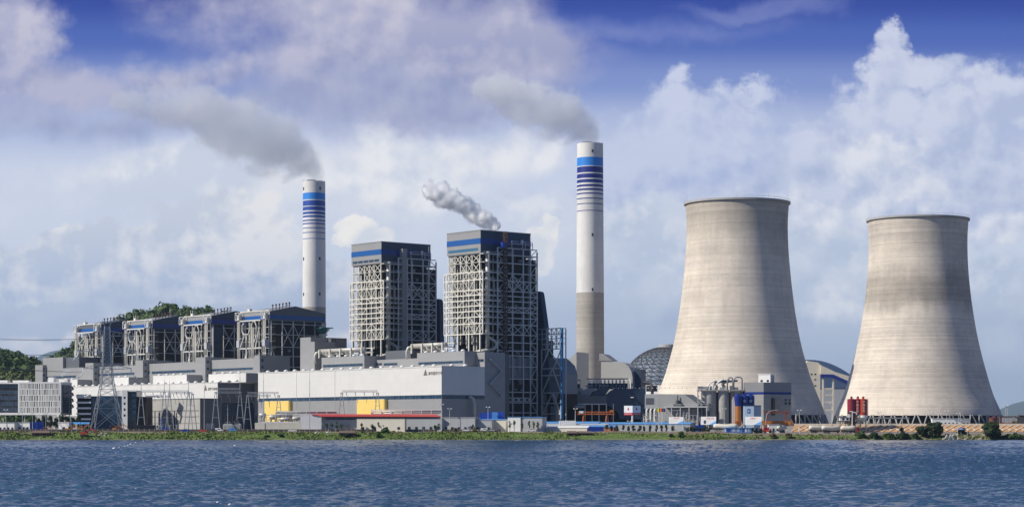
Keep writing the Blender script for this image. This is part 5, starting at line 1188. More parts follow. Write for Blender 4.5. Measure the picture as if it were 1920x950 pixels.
# ================================================================ foreground buildings
def fz_(y, D): return Z(y, D)-GZ
def base(name, lb, cat, px, D, rot=0, group=None, z=None):
    return thing(name, lb, cat, (X(px, D), D, ground_h(X(px, D), D) if z is None else z), R(rot), group)
def win(o, x, y, z, w_, h_, m=dglass_m, name='window'):
    q = MB(); q.box(x, x+w_, y-.06, y+.05, z, z+h_); g_ = q.build(name, m, o)
def house(name, lb, cat, p0, p1, yt, D, depth, wall, roof, gable=0.0, wins=0, rot=0, group=None, wz=(1.0, 1.4), base_y=None, roof_over=.25, doors=0):
    rot = rot or -14
    o = base(name, lb, cat, p0, D, rot, group); z0 = o.location.z; L = (X(p1, D)-X(p0, D))/math.cos(R(rot)); h_ = Z(yt, D)-z0-gable
    q = MB(); q.box(0, L, 0, depth, -.6, h_)
    q.build('wall', wall, o)
    q = MB(); ro = roof_over
    if gable: q.prism([(-ro, h_+.01), (depth+ro, h_+.01), (depth/2, h_+gable)], -ro, L+ro, axis='x')
    else: q.box(-ro, L+ro, -ro, depth+ro, h_+.01, h_+.22)
    q.build('roof', roof, o)
    for k in range(wins):
        w_ = min(1.4, L/wins*.5); win(o, L*(k+.5)/wins-w_/2, 0, wz[0], w_, wz[1])
    for k in range(doors): win(o, L*(k+.25)/doors, 0, 0, 1.0, 2.1, dark_clad, 'door')
    return o

# --- left office block with fin facade
D = 1115; s_ = D/F; A = thing('office_block', 'office block at the left edge with white fins over its facade and a dark side', 'building', (X(37, D), D, GZ), R(-9))
za, zb_ = fz_(773, D), fz_(717.5, D); Lf = 79*s_
q = MB(); q.box(0, Lf, .6, 16, za, zb_); q.box(-40, -.1, 3, 16, za, zb_-.4); q.build('wall', dglass_m, A)
q = MB(); q.box(-.9, 0, -.1, 16.2, za-.8, zb_+.5); q.box(0, Lf, -.1, 16.2, zb_, zb_+.5); q.box(Lf, Lf+.5, -.1, 16.2, za-.8, zb_+.5); q.box(-40, Lf+.5, -.1, 16.2, za-1.2, za-.05); q.box(-40, -.9, 1, 16.2, zb_-.35, zb_+.3); q.build('frame', white_p, A)
rn = random.Random(21)
for r_ in range(5):
    z0 = za+(zb_-za)*r_/5; z1 = za+(zb_-za)*(r_+1)/5; q = MB(); x_ = .3
    q.box(0, Lf, -.05, .5, z1-.35, z1)
    while x_ < Lf-.2:
        wv = rn.choice((.30, .42, .55)); q.box(x_, min(x_+wv, Lf), 0, .5, z0, z1-.35); x_ += wv+rn.choice((.28, .42, .6))
    q.build('fin_row', white_p, A)
for r_ in range(5): win_strip(A, -16 if r_ else -16, -2, 3, za+(zb_-za)*(r_+.32)/5, za+(zb_-za)*(r_+.68)/5, n=9)
q = MB(); q.box(Lf+.5, Lf+1.1, 2, 14, za, zb_-1)
for k in range(4): q.bar((Lf+1.6, 2, za+k*3.2), (Lf+4, 9, za+3+k*3.2), .9, .25); q.bar((Lf+4, 9, za+3+k*3.2), (Lf+1.8, 13, za+4.4+k*3.2), .9, .25)
q.bar((Lf+4.6, 2, 0), (Lf+4.6, 2, zb_-2), .3); q.build('fire_stair', slate_clad, A)
for (a, b_, h_) in ((-6, 3, 1.0), (14, 17, 2.6), (20, 25, 1.6), (-20, -9, 1.1)): q = MB(); q.box(a, b_, 5, 9, zb_+.5, zb_+.5+h_); q.build('roof_unit', white_p, A)
for x_ in (-34, -22, -10, 2, 12, 21.5): q = MB(); q.box(x_, x_+.6, 1, 1.6, -1, za-1.2); q.build('pillar', conc, A)
# --- balcony office block behind the pylon
D = 1120; s_ = D/F; A = thing('office_block', 'office block with white balcony floors and dark blue glass behind the lattice pylon', 'building', (X(143, D), D, GZ), 0)
pxx = lambda p: (p-143)*s_; fy = lambda y: fz_(y, D)
q = MB(); q.box(pxx(144), pxx(170), 1, 14, 0, fy(744)); q.build('recess', core_m, A)
for y in (744, 754, 764.5, 775, 785): q = MB(); q.box(pxx(143.5), pxx(170.5), -.6, 1.2, fy(y+1.8), fy(y-1.6)); q.build('balcony', white_p, A)
q = MB(); q.tube([(pxx(143.5), -.2, fy(741.5)), (pxx(157), -.2, fy(741.5))], .8, 8); q.tube([(pxx(158.5), -.2, fy(741.5)), (pxx(170.5), -.2, fy(741.5))], .8, 8); q.build('roof_duct', white_p, A, smooth=True)
q = MB(); q.box(pxx(170.5), pxx(229), .5, 15, 0, fy(742)); q.build('glass_wall', glass_m, A)
q = MB()
for k in range(9): q.box(pxx(171)+k*1.95, pxx(171)+k*1.95+.15, .35, .5, 0, fy(742))
for k in range(4): q.box(pxx(170.5), pxx(229), .38, .5, fy(752+k*10), fy(751+k*10))
q.build('mullion', slate_clad, A)
q = MB(); q.box(pxx(214), pxx(229), .1, 9, fy(742), fy(731.5)); q.build('roof_box', white_p, A)
q = MB(); q.box(pxx(229), pxx(239.5), -1, 15, 0, fy(731)); q.box(pxx(239.5), pxx(256), -.6, 15, fy(733.5), fy(731)); q.build('white_pier', white_p, A)
for y in (745, 756, 767, 778): win(A, pxx(232.5), -1, fy(y+2), .95, 1.15)
q = MB(); q.box(pxx(239.6), pxx(256), .2, 15, 0, fy(733.5)); q.build('dark_wing', dglass_m, A)
for k in range(5): q = MB(); q.box(pxx(247), pxx(255), -.1, .15, fy(743+k*11), fy(736+k*11)); q.build('wing_window', glass_m, A)
q = MB(); q.box(pxx(256.2), pxx(277), 1.5, 15, 0, fy(743)); q.build('brown_wing', core_m, A)
q = MB(); q.tube([(pxx(273), 0, fy(741.5)), (pxx(293), 0, fy(741.5))], .75, 8); q.box(pxx(293.5), pxx(303), .5, 5, fy(745), fy(740)); q.box(pxx(309), pxx(317), .5, 5, fy(745), fy(740.5)); q.build('roof_duct', white_p, A)
# --- switchgear house (plant grid)
D = 1110; gx_, gy_ = X(375, D), D; A = thing('switchgear_house', 'pale switchgear building with its end darkened as shade and a roller door', 'building', (gx_, gy_, GZ), TH)
def lx(px, ly):      # local x on a plane y=ly of a plant-grid thing based at (gx_,gy_)
    k = (px-960)/F; return (k*(gy_+CX*ly)-gx_+SX*ly)/(CX-k*SX)
def ly_(px, lx_): k = (px-960)/F; return (k*(gy_+SX*lx_)-gx_-CX*lx_)/(-SX-k*CX)
Lw = lx(277.5, 0); Dw = ly_(415.5, 0); zt_ = fy2 = Z(747, D)-GZ
q = MB(); q.box(Lw, 0, 0, Dw, -.6, zt_); q.build('wall', conc, A)
q = MB(); q.box(.01, .15, .05, Dw-.05, 0, zt_-.05); q.build('shade_tinted_end', dark_clad, A)  # shaded end; its shade is put into this dark sheet
q = MB(); q.box(Lw-.2, .3, -.2, Dw+.2, zt_, zt_+.3); q.build('parapet', dark_clad, A)
for (a, b_) in ((.36, .40), (.56, .585), (.78, .80)): q = MB(); q.box(Lw+1, -1, -.12, -.01, zt_*(1-b_), zt_*(1-a)); q.build('string_course', conc_dk, A)
q = MB(); q.box(.16, .3, Dw*.25, Dw*.65, 0, 3.4); q.build('roller_door', grey_p, A); q = MB(); q.box(.15, 1.6, Dw*.22, Dw*.68, 3.5, 3.8); q.build('door_canopy', dark_clad, A)
for k in range(6): q = MB(); q.box(Lw+2+k*5.2, Lw+2.9+k*5.2, -.13, -.02, 1, zt_*.62); q.build('wall_slot', dglass_m, A)
for k in range(5): win(A, Lw+4+k*5.2, 0, .6, 2.2, 1.6)
# --- red roofed hall and its neighbours
D = 1052; A = base('red_roofed_shed', 'long shed with a bright red roof and a white gable end below the turbine hall', 'shed', 565, D, 0); z0 = A.location.z
L1 = X(602, D)-X(565, D); e = Z(780.2, D)-z0; rg = Z(776.6, D)-z0; Lr = X(828, D)-X(565, D)
q = MB(); q.prism([(0, -.5), (L1, -.5), (L1, e), (L1/2+.3, rg), (0, e)], 0, .3, axis='y'); q.build('gable_wall', white_p, A)
q = MB(); q.box(L1+.01, Lr-1, 2.2, 14, -.5, e-.15); q.build('wall', grey_p, A)  # side wall gets less sun than the gable; that is put into the grey
q = MB()
for a_, b_ in (((L1/2+.1, -.3), (Lr+.5, 7)),): pass
q.poly([(L1/2, -.4, rg+.1), (L1+.2, -.3, e), (Lr, 1.6, e-.1), (Lr-3, 8, rg+.15), (L1/2+.3, 8, rg+.35)]); q.poly([(L1/2, -.4, rg-.05), (L1/2+.3, 8, rg+.2), (Lr-3, 8, rg), (Lr, 1.6, e-.25), (L1+.2, -.3, e-.15)])
q.poly([(L1/2+.3, 8, rg+.35), (Lr-3, 8, rg+.15), (Lr-2, 14.4, e-.1), (0, 14.4, e)]); q.box(L1+.2, Lr, 1.75, 2.15, e-.3, e-.12); q.build('roof', red_p, A)
win_strip(A, L1+2, Lr-2, 2.2, e-1.5, e-.6, n=11)
q = MB(); q.box(L1+9, L1+14.5, .6, 2.1, 2.9, 3.3); q.bar((L1+9.4, .9, -.3), (L1+9.4, .9, 3), .3); q.bar((L1+14, .9, -.3), (L1+14, .9, 3), .3); q.build('porch', dark_clad, A)
house('office_house', 'cream house with four small windows in front of the red roof, sunlit half', 'house', 669, 760, 785.5, 1047, 3, cream_p, cream_p, wins=4, wz=(1.2, 1.3), roof_over=.1)
house('office_house', 'shaded end of the cream house with shade put into its grey colour, dark door sign', 'house', 760.5, 829, 785.5, 1048.5, 3, grey_p, grey_p, wins=5, wz=(1.2, 1.4), roof_over=.1)  # same cream house, shaded half; the shade is put into grey paint
house('low_building', 'long low grey building with small windows behind parked cars', 'building', 830, 891, 783, 1056, 10, grey_p, white_p, wins=5, wz=(1, 1.3))
house('low_building', 'low pale wall building between the grey building and blue roof', 'building', 891.5, 922, 787, 1055, 8, grey_p, grey_p, wins=3, wz=(1, 1.3))
house('blue_roofed_shed', 'low cream shed with a thin sky blue roof left of the white workshop', 'shed', 900, 948, 784.8, 1060, 9, cream_p, skyblue_p, gable=.5)
W_ = house('workshop', 'white workshop with grey side and thin sky blue roof behind young trees', 'shed', 952, 976, 781.5, 1052, 10, white_p, skyblue_p, gable=.0)
q = MB(); q.box(X(976, 1052)-X(952, 1052)+.01, X(1018, 1052)-X(952, 1052), .6, 10, -.5, Z(782.4, 1052)-W_.location.z); q.build('side_wall', grey_p, W_)
q = MB(); q.box(X(976, 1052)-X(952, 1052)+.3, X(1018, 1052)-X(952, 1052)+.3, .3, 10.2, Z(782.3, 1052)-W_.location.z, Z(781.2, 1052)-W_.location.z); q.build('side_roof', skyblue_p, W_)
win(W_, X(1010, 1052)-X(952, 1052), .6, 3.2, .5, .9)
long_sheds = [(1020, 1120, 789.5, 1085, skyblue_p, white_p, 'sky blue roofed long shed behind the white stacked boxes'), (1022, 1136, 793.5, 1070, grey_p, white_p, 'low white walled shed with a grey roof, second row behind the blue container'),
              (1024, 1100, 797.5, 1056, white_p, cream_p, 'lowest front row shed with a pale roof left of the blue container'), (1090, 1150, 796.3, 1060, skyblue_p, mat('brick_wall', (.34, .14, .07), .8), 'short shed with blue roof and brick wall above the blue container'),
              (1118, 1290, 790.8, 1078, skyblue_p, grey_p, 'long pale blue roofed shed behind the row of round trees')]
for (a, b_, yt, D, rm, wmm, lb) in long_sheds:
    o = house('long_shed', lb, 'shed', a, b_, yt, D, 12, wmm, rm, gable=1.1, wins=0, group='long low sheds on the works yard')
q = base('box_stack', 'row of white stacked boxes on the sky blue shed roof line', 'boxes', 1048, 1068)
for k in range(9): m_ = MB(); m_.box(k*.98, k*.98+.85, 0, 2, 0, Z(788, 1068)-q.location.z); m_.box(k*.98+.1, k*.98+.75, -.03, 0, 2.9, Z(788.4, 1068)-q.location.z-.5); m_.build('box', white_p, q)
lw = base('white_wall', 'long cream boundary wall in front of the yard tanks', 'wall', 478, 1054); m_ = MB(); m_.box(0, X(565, 1054)-X(478, 1054)-.3, 0, .4, -.5, Z(792, 1054)-lw.location.z); m_.box(0, 5, -.2, 0, -.3, Z(792.5, 1054)-lw.location.z); m_.build('wall', cream_p, lw)
m_ = MB(); m_.box(3, X(565, 1054)-X(478, 1054)-1, 1.2, 3.5, Z(793, 1060)-lw.location.z, Z(790, 1060)-lw.location.z); m_.build('coping', white_p, lw)
# left low houses, containers, tarps
house('site_office', 'long white site office with dark doors at the far left shore', 'house', -40, 31, 792, 1052, 7, white_p, grey_p, wins=9, wz=(.9, 1.3))
house('site_office', 'white site office with three doors left of the blue containers', 'house', 33, 57, 791.5, 1051, 7, white_p, grey_p, wins=3, doors=2, wz=(1.2, 1.2))
def container(px0, px1, yt, D, lb, m, g_=None, dep=2.5):
    o = base('shipping_container', lb, 'container', px0, D, 0, g_); L = X(px1, D)-X(px0, D); h_ = Z(yt, D)-o.location.z; q = MB(); q.box(0, L, 0, dep, .1, h_)
    n = int(L/.35)
    for k in range(n): q.box(k*L/n+.05, k*L/n+.18, -.07, -.001, .25, h_-.15)
    q.build('body', m, o); q = MB()
    for x_ in (0, L-.15): q.box(x_-.02, x_+.17, -.1, dep+.1, 0, h_+.05)
    q.box(0, L, -.1, .0, h_-.15, h_+.06); q.box(0, L, -.1, 0, 0, .2); q.build('frame', m, o); return o
container(57, 69, 790.5, 1050, 'dark blue container on the left shore, left one of a touching pair', blue_p, 'pair of dark blue containers')
container(69.4, 80, 790.5, 1050, 'dark blue container on the left shore, right one of a touching pair', blue_p, 'pair of dark blue containers')
house('site_cabin', 'small white cabin with one window between the red machine and blue tarpaulins', 'cabin', 110, 130, 791.5, 1055, 4, white_p, white_p, wins=1)
for (a, b_, lb) in ((131, 150, 'sky blue tarpaulin roof, left of two beside the small white cabin'), (151, 167, 'sky blue tarpaulin roof, right of two near the pylon foot')):
    D = 1056; o = base('tarpaulin_shelter', lb, 'shelter', a, D, 0, 'blue tarpaulin shelters'); L = X(b_, D)-X(a, D); h_ = Z(794, D)-o.location.z; q = MB()
    n = 8
    for i in range(n):
        for j in range(3):
            P_ = lambda i, j: (L*i/n, j*1.4, h_+(.9 if j == 1 else (.2 if j == 2 else -.1))+.25*mn.noise(Vector((i*.8+a, j, 0))))
            q.quad(P_(i, j), P_(i+1, j), P_(i+1, j+1), P_(i, j+1)); 
    q.build('tarpaulin', skyblue_p, o); q = MB()
    for x_ in (.2, L/2, L-.2):
        for yv in (.1, 4): q.bar((x_, yv, -.2), (x_, yv, h_+.1), .12)
    q.build('post', steel, o)
container(256, 291, 796.5, 1053, 'long black low store behind the shore fence, left of the red tarpaulin', mat('black_sheet', (.02, .02, .022), .6))
# fence along the left shore road
FN = base('yard_fence', 'low dark fence running along the shore road from the left edge to the sheds', 'fence', -60, 1044.5); q = MB(); L = X(940, 1044.5)-X(-60, 1044.5)
q.box(0, L, 0, .12, .15, 1.35); q.build('fence_panel', mat('fence_brown', (.09, .075, .065), .8, ns=.3, na=.35, fine=.3), FN); q = MB(); k = 0
while k*2.6 < L: q.box(k*2.6, k*2.6+.14, -.05, .17, -.4, 1.6); k += 1
tag(q.build('fence_post', steel, FN), kind='stuff')

# ================================================================ pylon and power lines
D = 1085; PZ = ground_h(X(201, D), D)
PY = thing('lattice_pylon', 'tall grey lattice power pylon with three cross arms standing in front of the old hall', 'pylon', (X(201, D), D, PZ), R(20))
zf = lambda y: Z(y, D)-PZ; zs = [0, zf(765), zf(742), zf(717), zf(690), zf(665), zf(640), zf(612)]; hw = [7.6, 5.6, 4.3, 3.1, 2.35, 1.9, 1.6, 1.3]
q = MB(); cor = [(-1, -1), (1, -1), (1, 1), (-1, 1)]
for k in range(len(zs)-1):
    for e in range(4):
        (a, b_), (c, d) = cor[e], cor[(e+1) % 4]; h0, h1 = hw[k], hw[k+1]
        q.bar((a*h0, b_*h0, zs[k]), (a*h1, b_*h1, zs[k+1]), .32)
        nseg = 1 if k < 2 else 2 if k < 4 else 3
        for m_ in range(nseg):
            u0, u1 = m_/nseg, (m_+1)/nseg; ha, hb2 = h0+(h1-h0)*u0, h0+(h1-h0)*u1; z0_, z1_ = zs[k]+(zs[k+1]-zs[k])*u0, zs[k]+(zs[k+1]-zs[k])*u1
            q.bar((a*ha, b_*ha, z0_), (c*hb2, d*hb2, z1_), .17); q.bar((c*ha, d*ha, z0_), (a*hb2, b_*hb2, z1_), .17); q.bar((a*hb2, b_*hb2, z1_), (c*hb2, d*hb2, z1_), .16)
q.build('tower_frame', mat('galvanised_steel', (.40, .42, .43), .45, .3, ns=.5, na=.1), PY)
gal = MATS['galvanised_steel']
for (y, wl) in ((630, 12.5), (660, 15.5), (692, 12.5)):
    z_ = zf(y)
    for sg in (-1, 1):
        q = MB(); h_ = 1.7
        for b_ in (-h_, h_): q.bar((sg*h_, b_, z_), (sg*wl, 0, z_+.6), .26); q.bar((sg*h_, b_, z_+2.8), (sg*wl, 0, z_+.7), .22)
        for k in range(4): u = (k+1)/5; x_ = sg*(h_+(wl-h_)*u); q.bar((x_, -h_*(1-u), z_+.1), (x_, h_*(1-u), z_+.1), .16); q.bar((x_, -h_*(1-u), z_+.6*u), (x_, 0, z_+2.8-2*u), .16)
        q.build('cross_arm', gal, PY)
        q = MB(); q.tube([(sg*wl, 0, z_+.5), (sg*(wl-.2), -.5, z_-1.8), (sg*(wl+2.6), -2.5, z_-4.6)], .26, 6); q.build('insulator_string', white_p, PY)
for sg in (-1, 1): q = MB(); q.bar((sg*.8, 0, zs[-1]-1), (sg*2.4, 0, zs[-1]+3), .3); q.build('earth_wire_peak', gal, PY)
wire = mat('bare_cable', (.16, .16, .18), .6)
rotm = Matrix.Rotation(R(20), 3, 'Z')
for i, (y, wl, ly0, lb) in enumerate(((630, -12.5, 618, 'uppermost'), (660, -15.5, 640, 'middle'), (692, -12.5, 657, 'lowest'))):
    p1 = Vector((X(201, D), D, PZ))+rotm @ Vector((wl, 0, zf(y)-1.5)); 
    for j in range(2):
        p0 = Vector((X(-260, 1000), 1000, Z(ly0-14+j*5, 1000))); q = MB(); pts = []
        for k in range(17): u = k/16; p = p0.lerp(p1, u); p.z -= 4*3.2*u*(1-u); pts.append(p-p0)
        q.tube(pts, .075, 5, cap=True); o = q.build('power_line', wire); o.location = p0
        tag(o, '%s pair of cables from the left edge of the sky to the lattice pylon' % lb, 'cable', 'power lines')
# ================================================================ substation gantries
def aframe(q, x, z, w_=2.2, top_w=.35, y=0):
    for s2 in (-1, 1): q.bar((x+s2*w_, y, 0), (x+s2*top_w, y, z), .34)
    for f in (.35, .68): q.bar((x-w_*(1-f)-.2, y, z*f), (x+w_*(1-f)+.2, y, z*f), .2)
    q.box(x-.7, x+.7, y-.5, y+.5, z, z+.45)
def gantry(lb, D, frames, ybeam, ybase, masts, beams, grp='substation gantries'):
    p0 = frames[0]; z0 = ground_h(X(p0, D), D); o = thing('substation_gantry', lb, 'gantry', (X(p0, D), D, z0), 0, grp); ff = lambda y: Z(y, D)-z0; sx = D/F
    for p_ in frames: q = MB(); aframe(q, (p_-p0)*sx, ff(ybeam)); q.build('leg_frame', gal, o)
    for (a, b_, y) in beams: q = MB(); q.lattice(((a-p0)*sx, 0, ff(y)), ((b_-p0)*sx, 0, ff(y)), .8, .9, .11); q.build('beam', gal, o)
    for (p_, y) in masts: q = MB(); q.tube([((p_-p0)*sx, 0, ff(ybeam)), ((p_-p0)*sx, 0, ff(y))], [.22, .07], 6); q.build('lightning_rod', gal, o)
    q = MB(); rn = random.Random(int(p0))
    for (a, b_, y) in beams:
        xa, xb_ = (a-p0)*sx, (b_-p0)*sx; n = max(2, int((xb_-xa)/4))
        for k in range(n): x_ = xa+(xb_-xa)*(k+.5)/n; q.tube([(x_, 0, ff(y)-.5), (x_+.3, -.6, ff(y)-2.2), (x_+1.2, -1, ff(y)-3.6), (x_+1.4, -1, ff(y)-6)], .09, 5); q.tube([(x_, 0, ff(y)-.4), (x_+.1, -.3, ff(y)-1.9)], .17, 6)
    q.build('insulator_string', dark_steel, o); return o
gantry('three frame substation gantry in front of the pale switchgear building', 1075, [264.5, 308, 353.5], 736, 795, [(264.5, 711), (308, 711), (353.5, 709)], [(264.5, 353.5, 733)])
gantry('rear gantry with short lattice beam above the pale switchgear building', 1100, [318, 361], 739, 795, [(318, 713)], [(318, 361, 736)])
gantry('two beam gantry with a tall lightning rod before the grey end wall', 1072, [404.5, 450], 736, 797, [(450, 700)], [(404.5, 450, 728.5), (404.5, 450, 735)])
gantry('gantry left of the first yellow annex', 1068, [464, 522.5], 742, 800, [], [(464, 522.5, 736), (464, 508, 741.5)])
gantry('gantry with a lattice beam in front of the second yellow annex', 1066, [641, 708], 737.5, 798, [], [(641, 708, 733)])
for (p_, y, D, lb) in ((494, 692, 1066, 'tall thin lightning mast left of the first yellow annex'), (580.5, 694, 1045, 'tall thin lightning mast before the white gable of the red roofed shed'), (383, 716, 1090, 'thin mast crossing the emblem on the old hall'), (427, 757, 1062, 'short mast by the roller door of the dark building end')):
    z0 = ground_h(X(p_, D), D); o = thing('lightning_mast', lb, 'mast', (X(p_, D), D, z0), 0, 'thin lightning masts'); h_ = Z(y, D)-z0; q = MB(); q.tube([(0, 0, -.3), (0, 0, h_*.6), (0, 0, h_)], [.22, .15, .05], 6); q.build('pole', gal, o)
    q = MB(); 
    for f in (.3, .6, .8): q.cyl(0, 0, h_*f, h_*f+.25, .33, 6)
    q.build('collar', gal, o)
# transformers, bushings
def transformer(px, D, lb):
    o = base('transformer', lb, 'transformer', px, D, 0, 'substation transformers'); q = MB(); q.box(0, 5, 0, 3.4, .4, 3.6); q.box(.4, 4.6, .4, 3, 3.6, 3.9); q.build('tank', grey_p, o)
    q = MB()
    for k in range(9): q.box(.3+k*.5, .55+k*.5, -.7, -.02, .7, 3.2)
    q.build('radiator_fin', steel, o); q = MB(); q.tube([(.6, 1.7, 4.7), (4.2, 1.7, 4.7)], .5, 10); q.build('conservator', grey_p, o)
    for k in range(3):
        q = MB(); x_ = .9+k*1.6; q.tube([(x_, 1.2, 3.9), (x_-.1, 1, 6.6)], .22, 8)
        for j in range(5): q.cyl(x_-.02*j, 1.15, 4.3+j*.45, 4.45+j*.45, .42, 8)
        q.build('bushing', core_m, o)
transformer(418, 1068, 'grey transformer with black bushings right of the roller door'); transformer(433, 1070, 'grey transformer left of the yard vessels, second from the roller door')
for i, p_ in enumerate((285, 298, 305, 318, 331, 424, 437, 480)):
    o = base('breaker_column', ['black insulator column before the switchgear building', 'black insulator column beside the transformers'][i > 4], 'insulator', p_, 1066+i % 3*3, 0, ['insulator columns before the switchgear building', 'insulator columns beside the transformers'][i > 4])
    q = MB(); q.bar((0, 0, -.2), (0, 0, 3.2), .5); q.bar((-.9, 0, 3.2), (.9, 0, 3.2), .3); q.build('stand', gal, o); q = MB(); h_ = 9.5 if i < 5 else 8
    q.tube([(0, 0, 3.3), (0, 0, h_)], .24, 8)
    for j in range(8): q.cyl(0, 0, 3.8+j*(h_-4.2)/8, 4.0+j*(h_-4.2)/8, .42, 8)
    q.build('insulator', core_m, o)
SW = base('blue_crane_truck', 'small blue truck mounted crane parked before the switchgear building', 'truck', 296, 1056); 
q = MB(); q.box(0, 5.5, 0, 2.2, .7, 1.2); q.box(2, 5.4, .1, 2.1, 1.2, 1.9); q.build('bed', blue_p, SW); q = MB(); q.prism([(0, .8), (1.8, .8), (1.8, 2.8), (.5, 2.8), (0, 1.9)], .1, 2.1, axis='y'); cabx = q.build('cab', white_p, SW); q = MB(); q.box(.5, 1.5, .02, .09, 1.9, 2.6); q.build('window', dglass_m, cabx)
q = MB(); q.bar((2.4, 1, 1.2), (2.2, 1, 6.6), .4); q.bar((2.2, 1, 6.6), (.6, 1, 5.4), .3); q.build('crane_arm', blue_p, SW)
for x_ in (.9, 3.4, 4.6): q = MB(); q.tube([(x_, -.05, .5), (x_, .35, .5)], .5, 12); q.build('wheel', black_r, SW)

# pipe racks and yard vessels before the hall
def piperack(px0, px1, D, yt, yb, lb, seed):
    o = base('pipe_rack', lb, 'pipe rack', px0, D, 0, 'pipe racks before the turbine hall'); z0 = o.location.z; L = X(px1, D)-X(px0, D); a, b_ = Z(yt, D)-z0, Z(yb, D)-z0; q = MB(); n = int(L/5)
    for k in range(n+1):
        for yv in (0, 3): q.bar((L*k/n, yv, -.2), (L*k/n, yv, a), .28)
        q.bar((L*k/n, 0, b_+.2), (L*k/n, 3, b_+.2), .2)
    for yv in (0, 3): q.bar((0, yv, a), (L, yv, a), .3); q.bar((0, yv, b_), (L, yv, b_), .26)
    q.build('frame', white_p, o); rn = random.Random(seed)
    for k in range(4): q = MB(); yv = .5+k*.65; zz = b_+.5+(k % 2)*(a-b_)*.45; q.tube([(0, yv, zz), (L, yv, zz)], rn.uniform(.22, .42), 8); q.build('pipe', pipe_m, o, smooth=True)
    return o
piperack(517, 632, 1064, 770.5, 775.5, 'white pipe rack running right from the first yellow annex', 1); piperack(696, 828, 1063, 767.5, 776, 'white framed pipe rack in front of the second yellow annex', 2)
for i, (a, b_, y, D, r) in enumerate(((486, 499, 778, 1068, 1.2), (505, 520, 781, 1066, 1.3), (520, 548, 778.5, 1066, 1.1), (526, 545, 785, 1062, .9), (548, 562, 784, 1062, .9))):
    o = base('yard_vessel', ['short horizontal vessel on the left edge of the vessel yard', 'grey horizontal vessel, second in the vessel yard', 'longest horizontal vessel, under the white pipe rack', 'small low vessel nearer the cream wall', 'small vessel next to the white gable'][i], 'vessel', a, D, 0, 'horizontal yard vessels'); L = X(b_, D)-X(a, D); zc = Z(y, D)-o.location.z
    q = MB(); q.tube([(0, 0, zc), (.3, 0, zc), (L-.3, 0, zc), (L, 0, zc)], [r*.55, r, r, r*.55], 12); q.build('shell', pipe_m, o, smooth=True)
    q = MB()
    for x_ in (L*.25, L*.75): q.box(x_-.25, x_+.25, -.7, .7, -.2, zc-r*.8)
    q.build('saddle', conc, o)
yard_pipes(486, 562, 1062, 795, 777, 11, 'dense pipework among the horizontal vessels before the first yellow annex')
# ================================================================ right-hand yard
# gantry crane
D = 1090; o = base('gantry_crane', 'orange gantry crane standing before the dark dust collector', 'crane', 1089, D); z0 = o.location.z; sx = D/F; ff = lambda y: Z(y, D)-z0; zt_ = ff(772)
q = MB(); q.lattice(((1083-1089)*sx, 0, zt_-.5), ((1152-1089)*sx, 0, zt_-.5), 1.3, 1.6, .2); q.bar(((1083-1089)*sx, 0, zt_-1.1), ((1152-1089)*sx, 0, zt_-1.1), .5); q.build('bridge_girder', orange_p, o)
for p_ in (1095, 1138): q = MB(); x_ = (p_-1089)*sx; q.bar((x_-1.2, -2, 0), (x_-.3, 0, zt_-1), .5); q.bar((x_+1.2, 2, 0), (x_+.3, 0, zt_-1), .5); q.bar((x_-1, -1.2, zt_*.45), (x_+1, 1.2, zt_*.45), .3); q.box(x_-1.8, x_+1.8, -2.2, 2.2, 0, .5); q.build('crane_leg', orange_p, o)
q = MB(); x_ = (1147-1089)*sx; q.box(x_-.9, x_+.9, -1, 1, zt_, zt_+1.1); q.bar((x_, 0, zt_), (x_, 0, zt_-4), .1); q.build('hoist', orange_p, o)
q = MB(); x_ = (1086-1089)*sx; q.box(x_, x_+2.2, -.9, -.75, zt_-.6, zt_+.6); q.build('name_board', white_p, o)
# V billboard
D = 1082; red_f = mat('red_sign_face', (.62, .02, .02), .5, ns=.5, na=.05); white_f = mat('white_sign_face', (.80, .79, .77), .5, ns=.5, na=.04)
o = base('corner_billboard', 'white V shaped billboard on a pole with a red strip along its bottom', 'billboard', 1186, D); z0 = o.location.z; ff = lambda y: Z(y, D)-z0
q = MB(); q.cyl(0, .8, -.5, ff(777), .5, 12); q.build('pole', cream_p, o)
for k, (x0_, y0_, x1_, y1_) in enumerate(((-4.3, 1.9, 0, 0), (0, 0, 4.3, 1.9))):
    a_ = Vector((x0_, y0_, 0)); b_ = Vector((x1_, y1_, 0)); d = (b_-a_).normalized(); L = (b_-a_).length; nrm = Vector((d.y, -d.x, 0))
    q = MB(); zz = (ff(777.6), ff(772.8), ff(760))
    def slab(mb, z0_, z1_, mi=0, off=0, th=.25):
        c = [a_+nrm*off, b_+nrm*off, b_+nrm*off-nrm*th, a_+nrm*off-nrm*th]; mb.prism([(v.x, v.y) for v in c], z0_, z1_, mi)
    slab(q, zz[1], zz[2], 0); slab(q, zz[0], zz[1], 1); f_ = q.build('sign_face', [white_f, red_f], o)
    e = MB(); m_ = a_+d*(L*.5)+nrm*.03; zc = (zz[1]+zz[2])/2
    for (w2, za_, zb2) in ((.42, -.5, .25), (.25, .25, .8)):
        p_ = m_; c = [p_-d*w2+nrm*.04, p_+d*w2+nrm*.04, p_+d*w2, p_-d*w2]; e.prism([(v.x, v.y) for v in c], zc+za_, zc+zb2)
    e.build('emblem', red_f, f_)
    text('lettering', '神华国华宁电', .72, white_f, f_, (a_.x+d.x*.2+nrm.x*.03, a_.y+d.y*.2+nrm.y*.03, zz[0]+.38), (R(90), 0, math.atan2(d.y, d.x)), .03, .92)
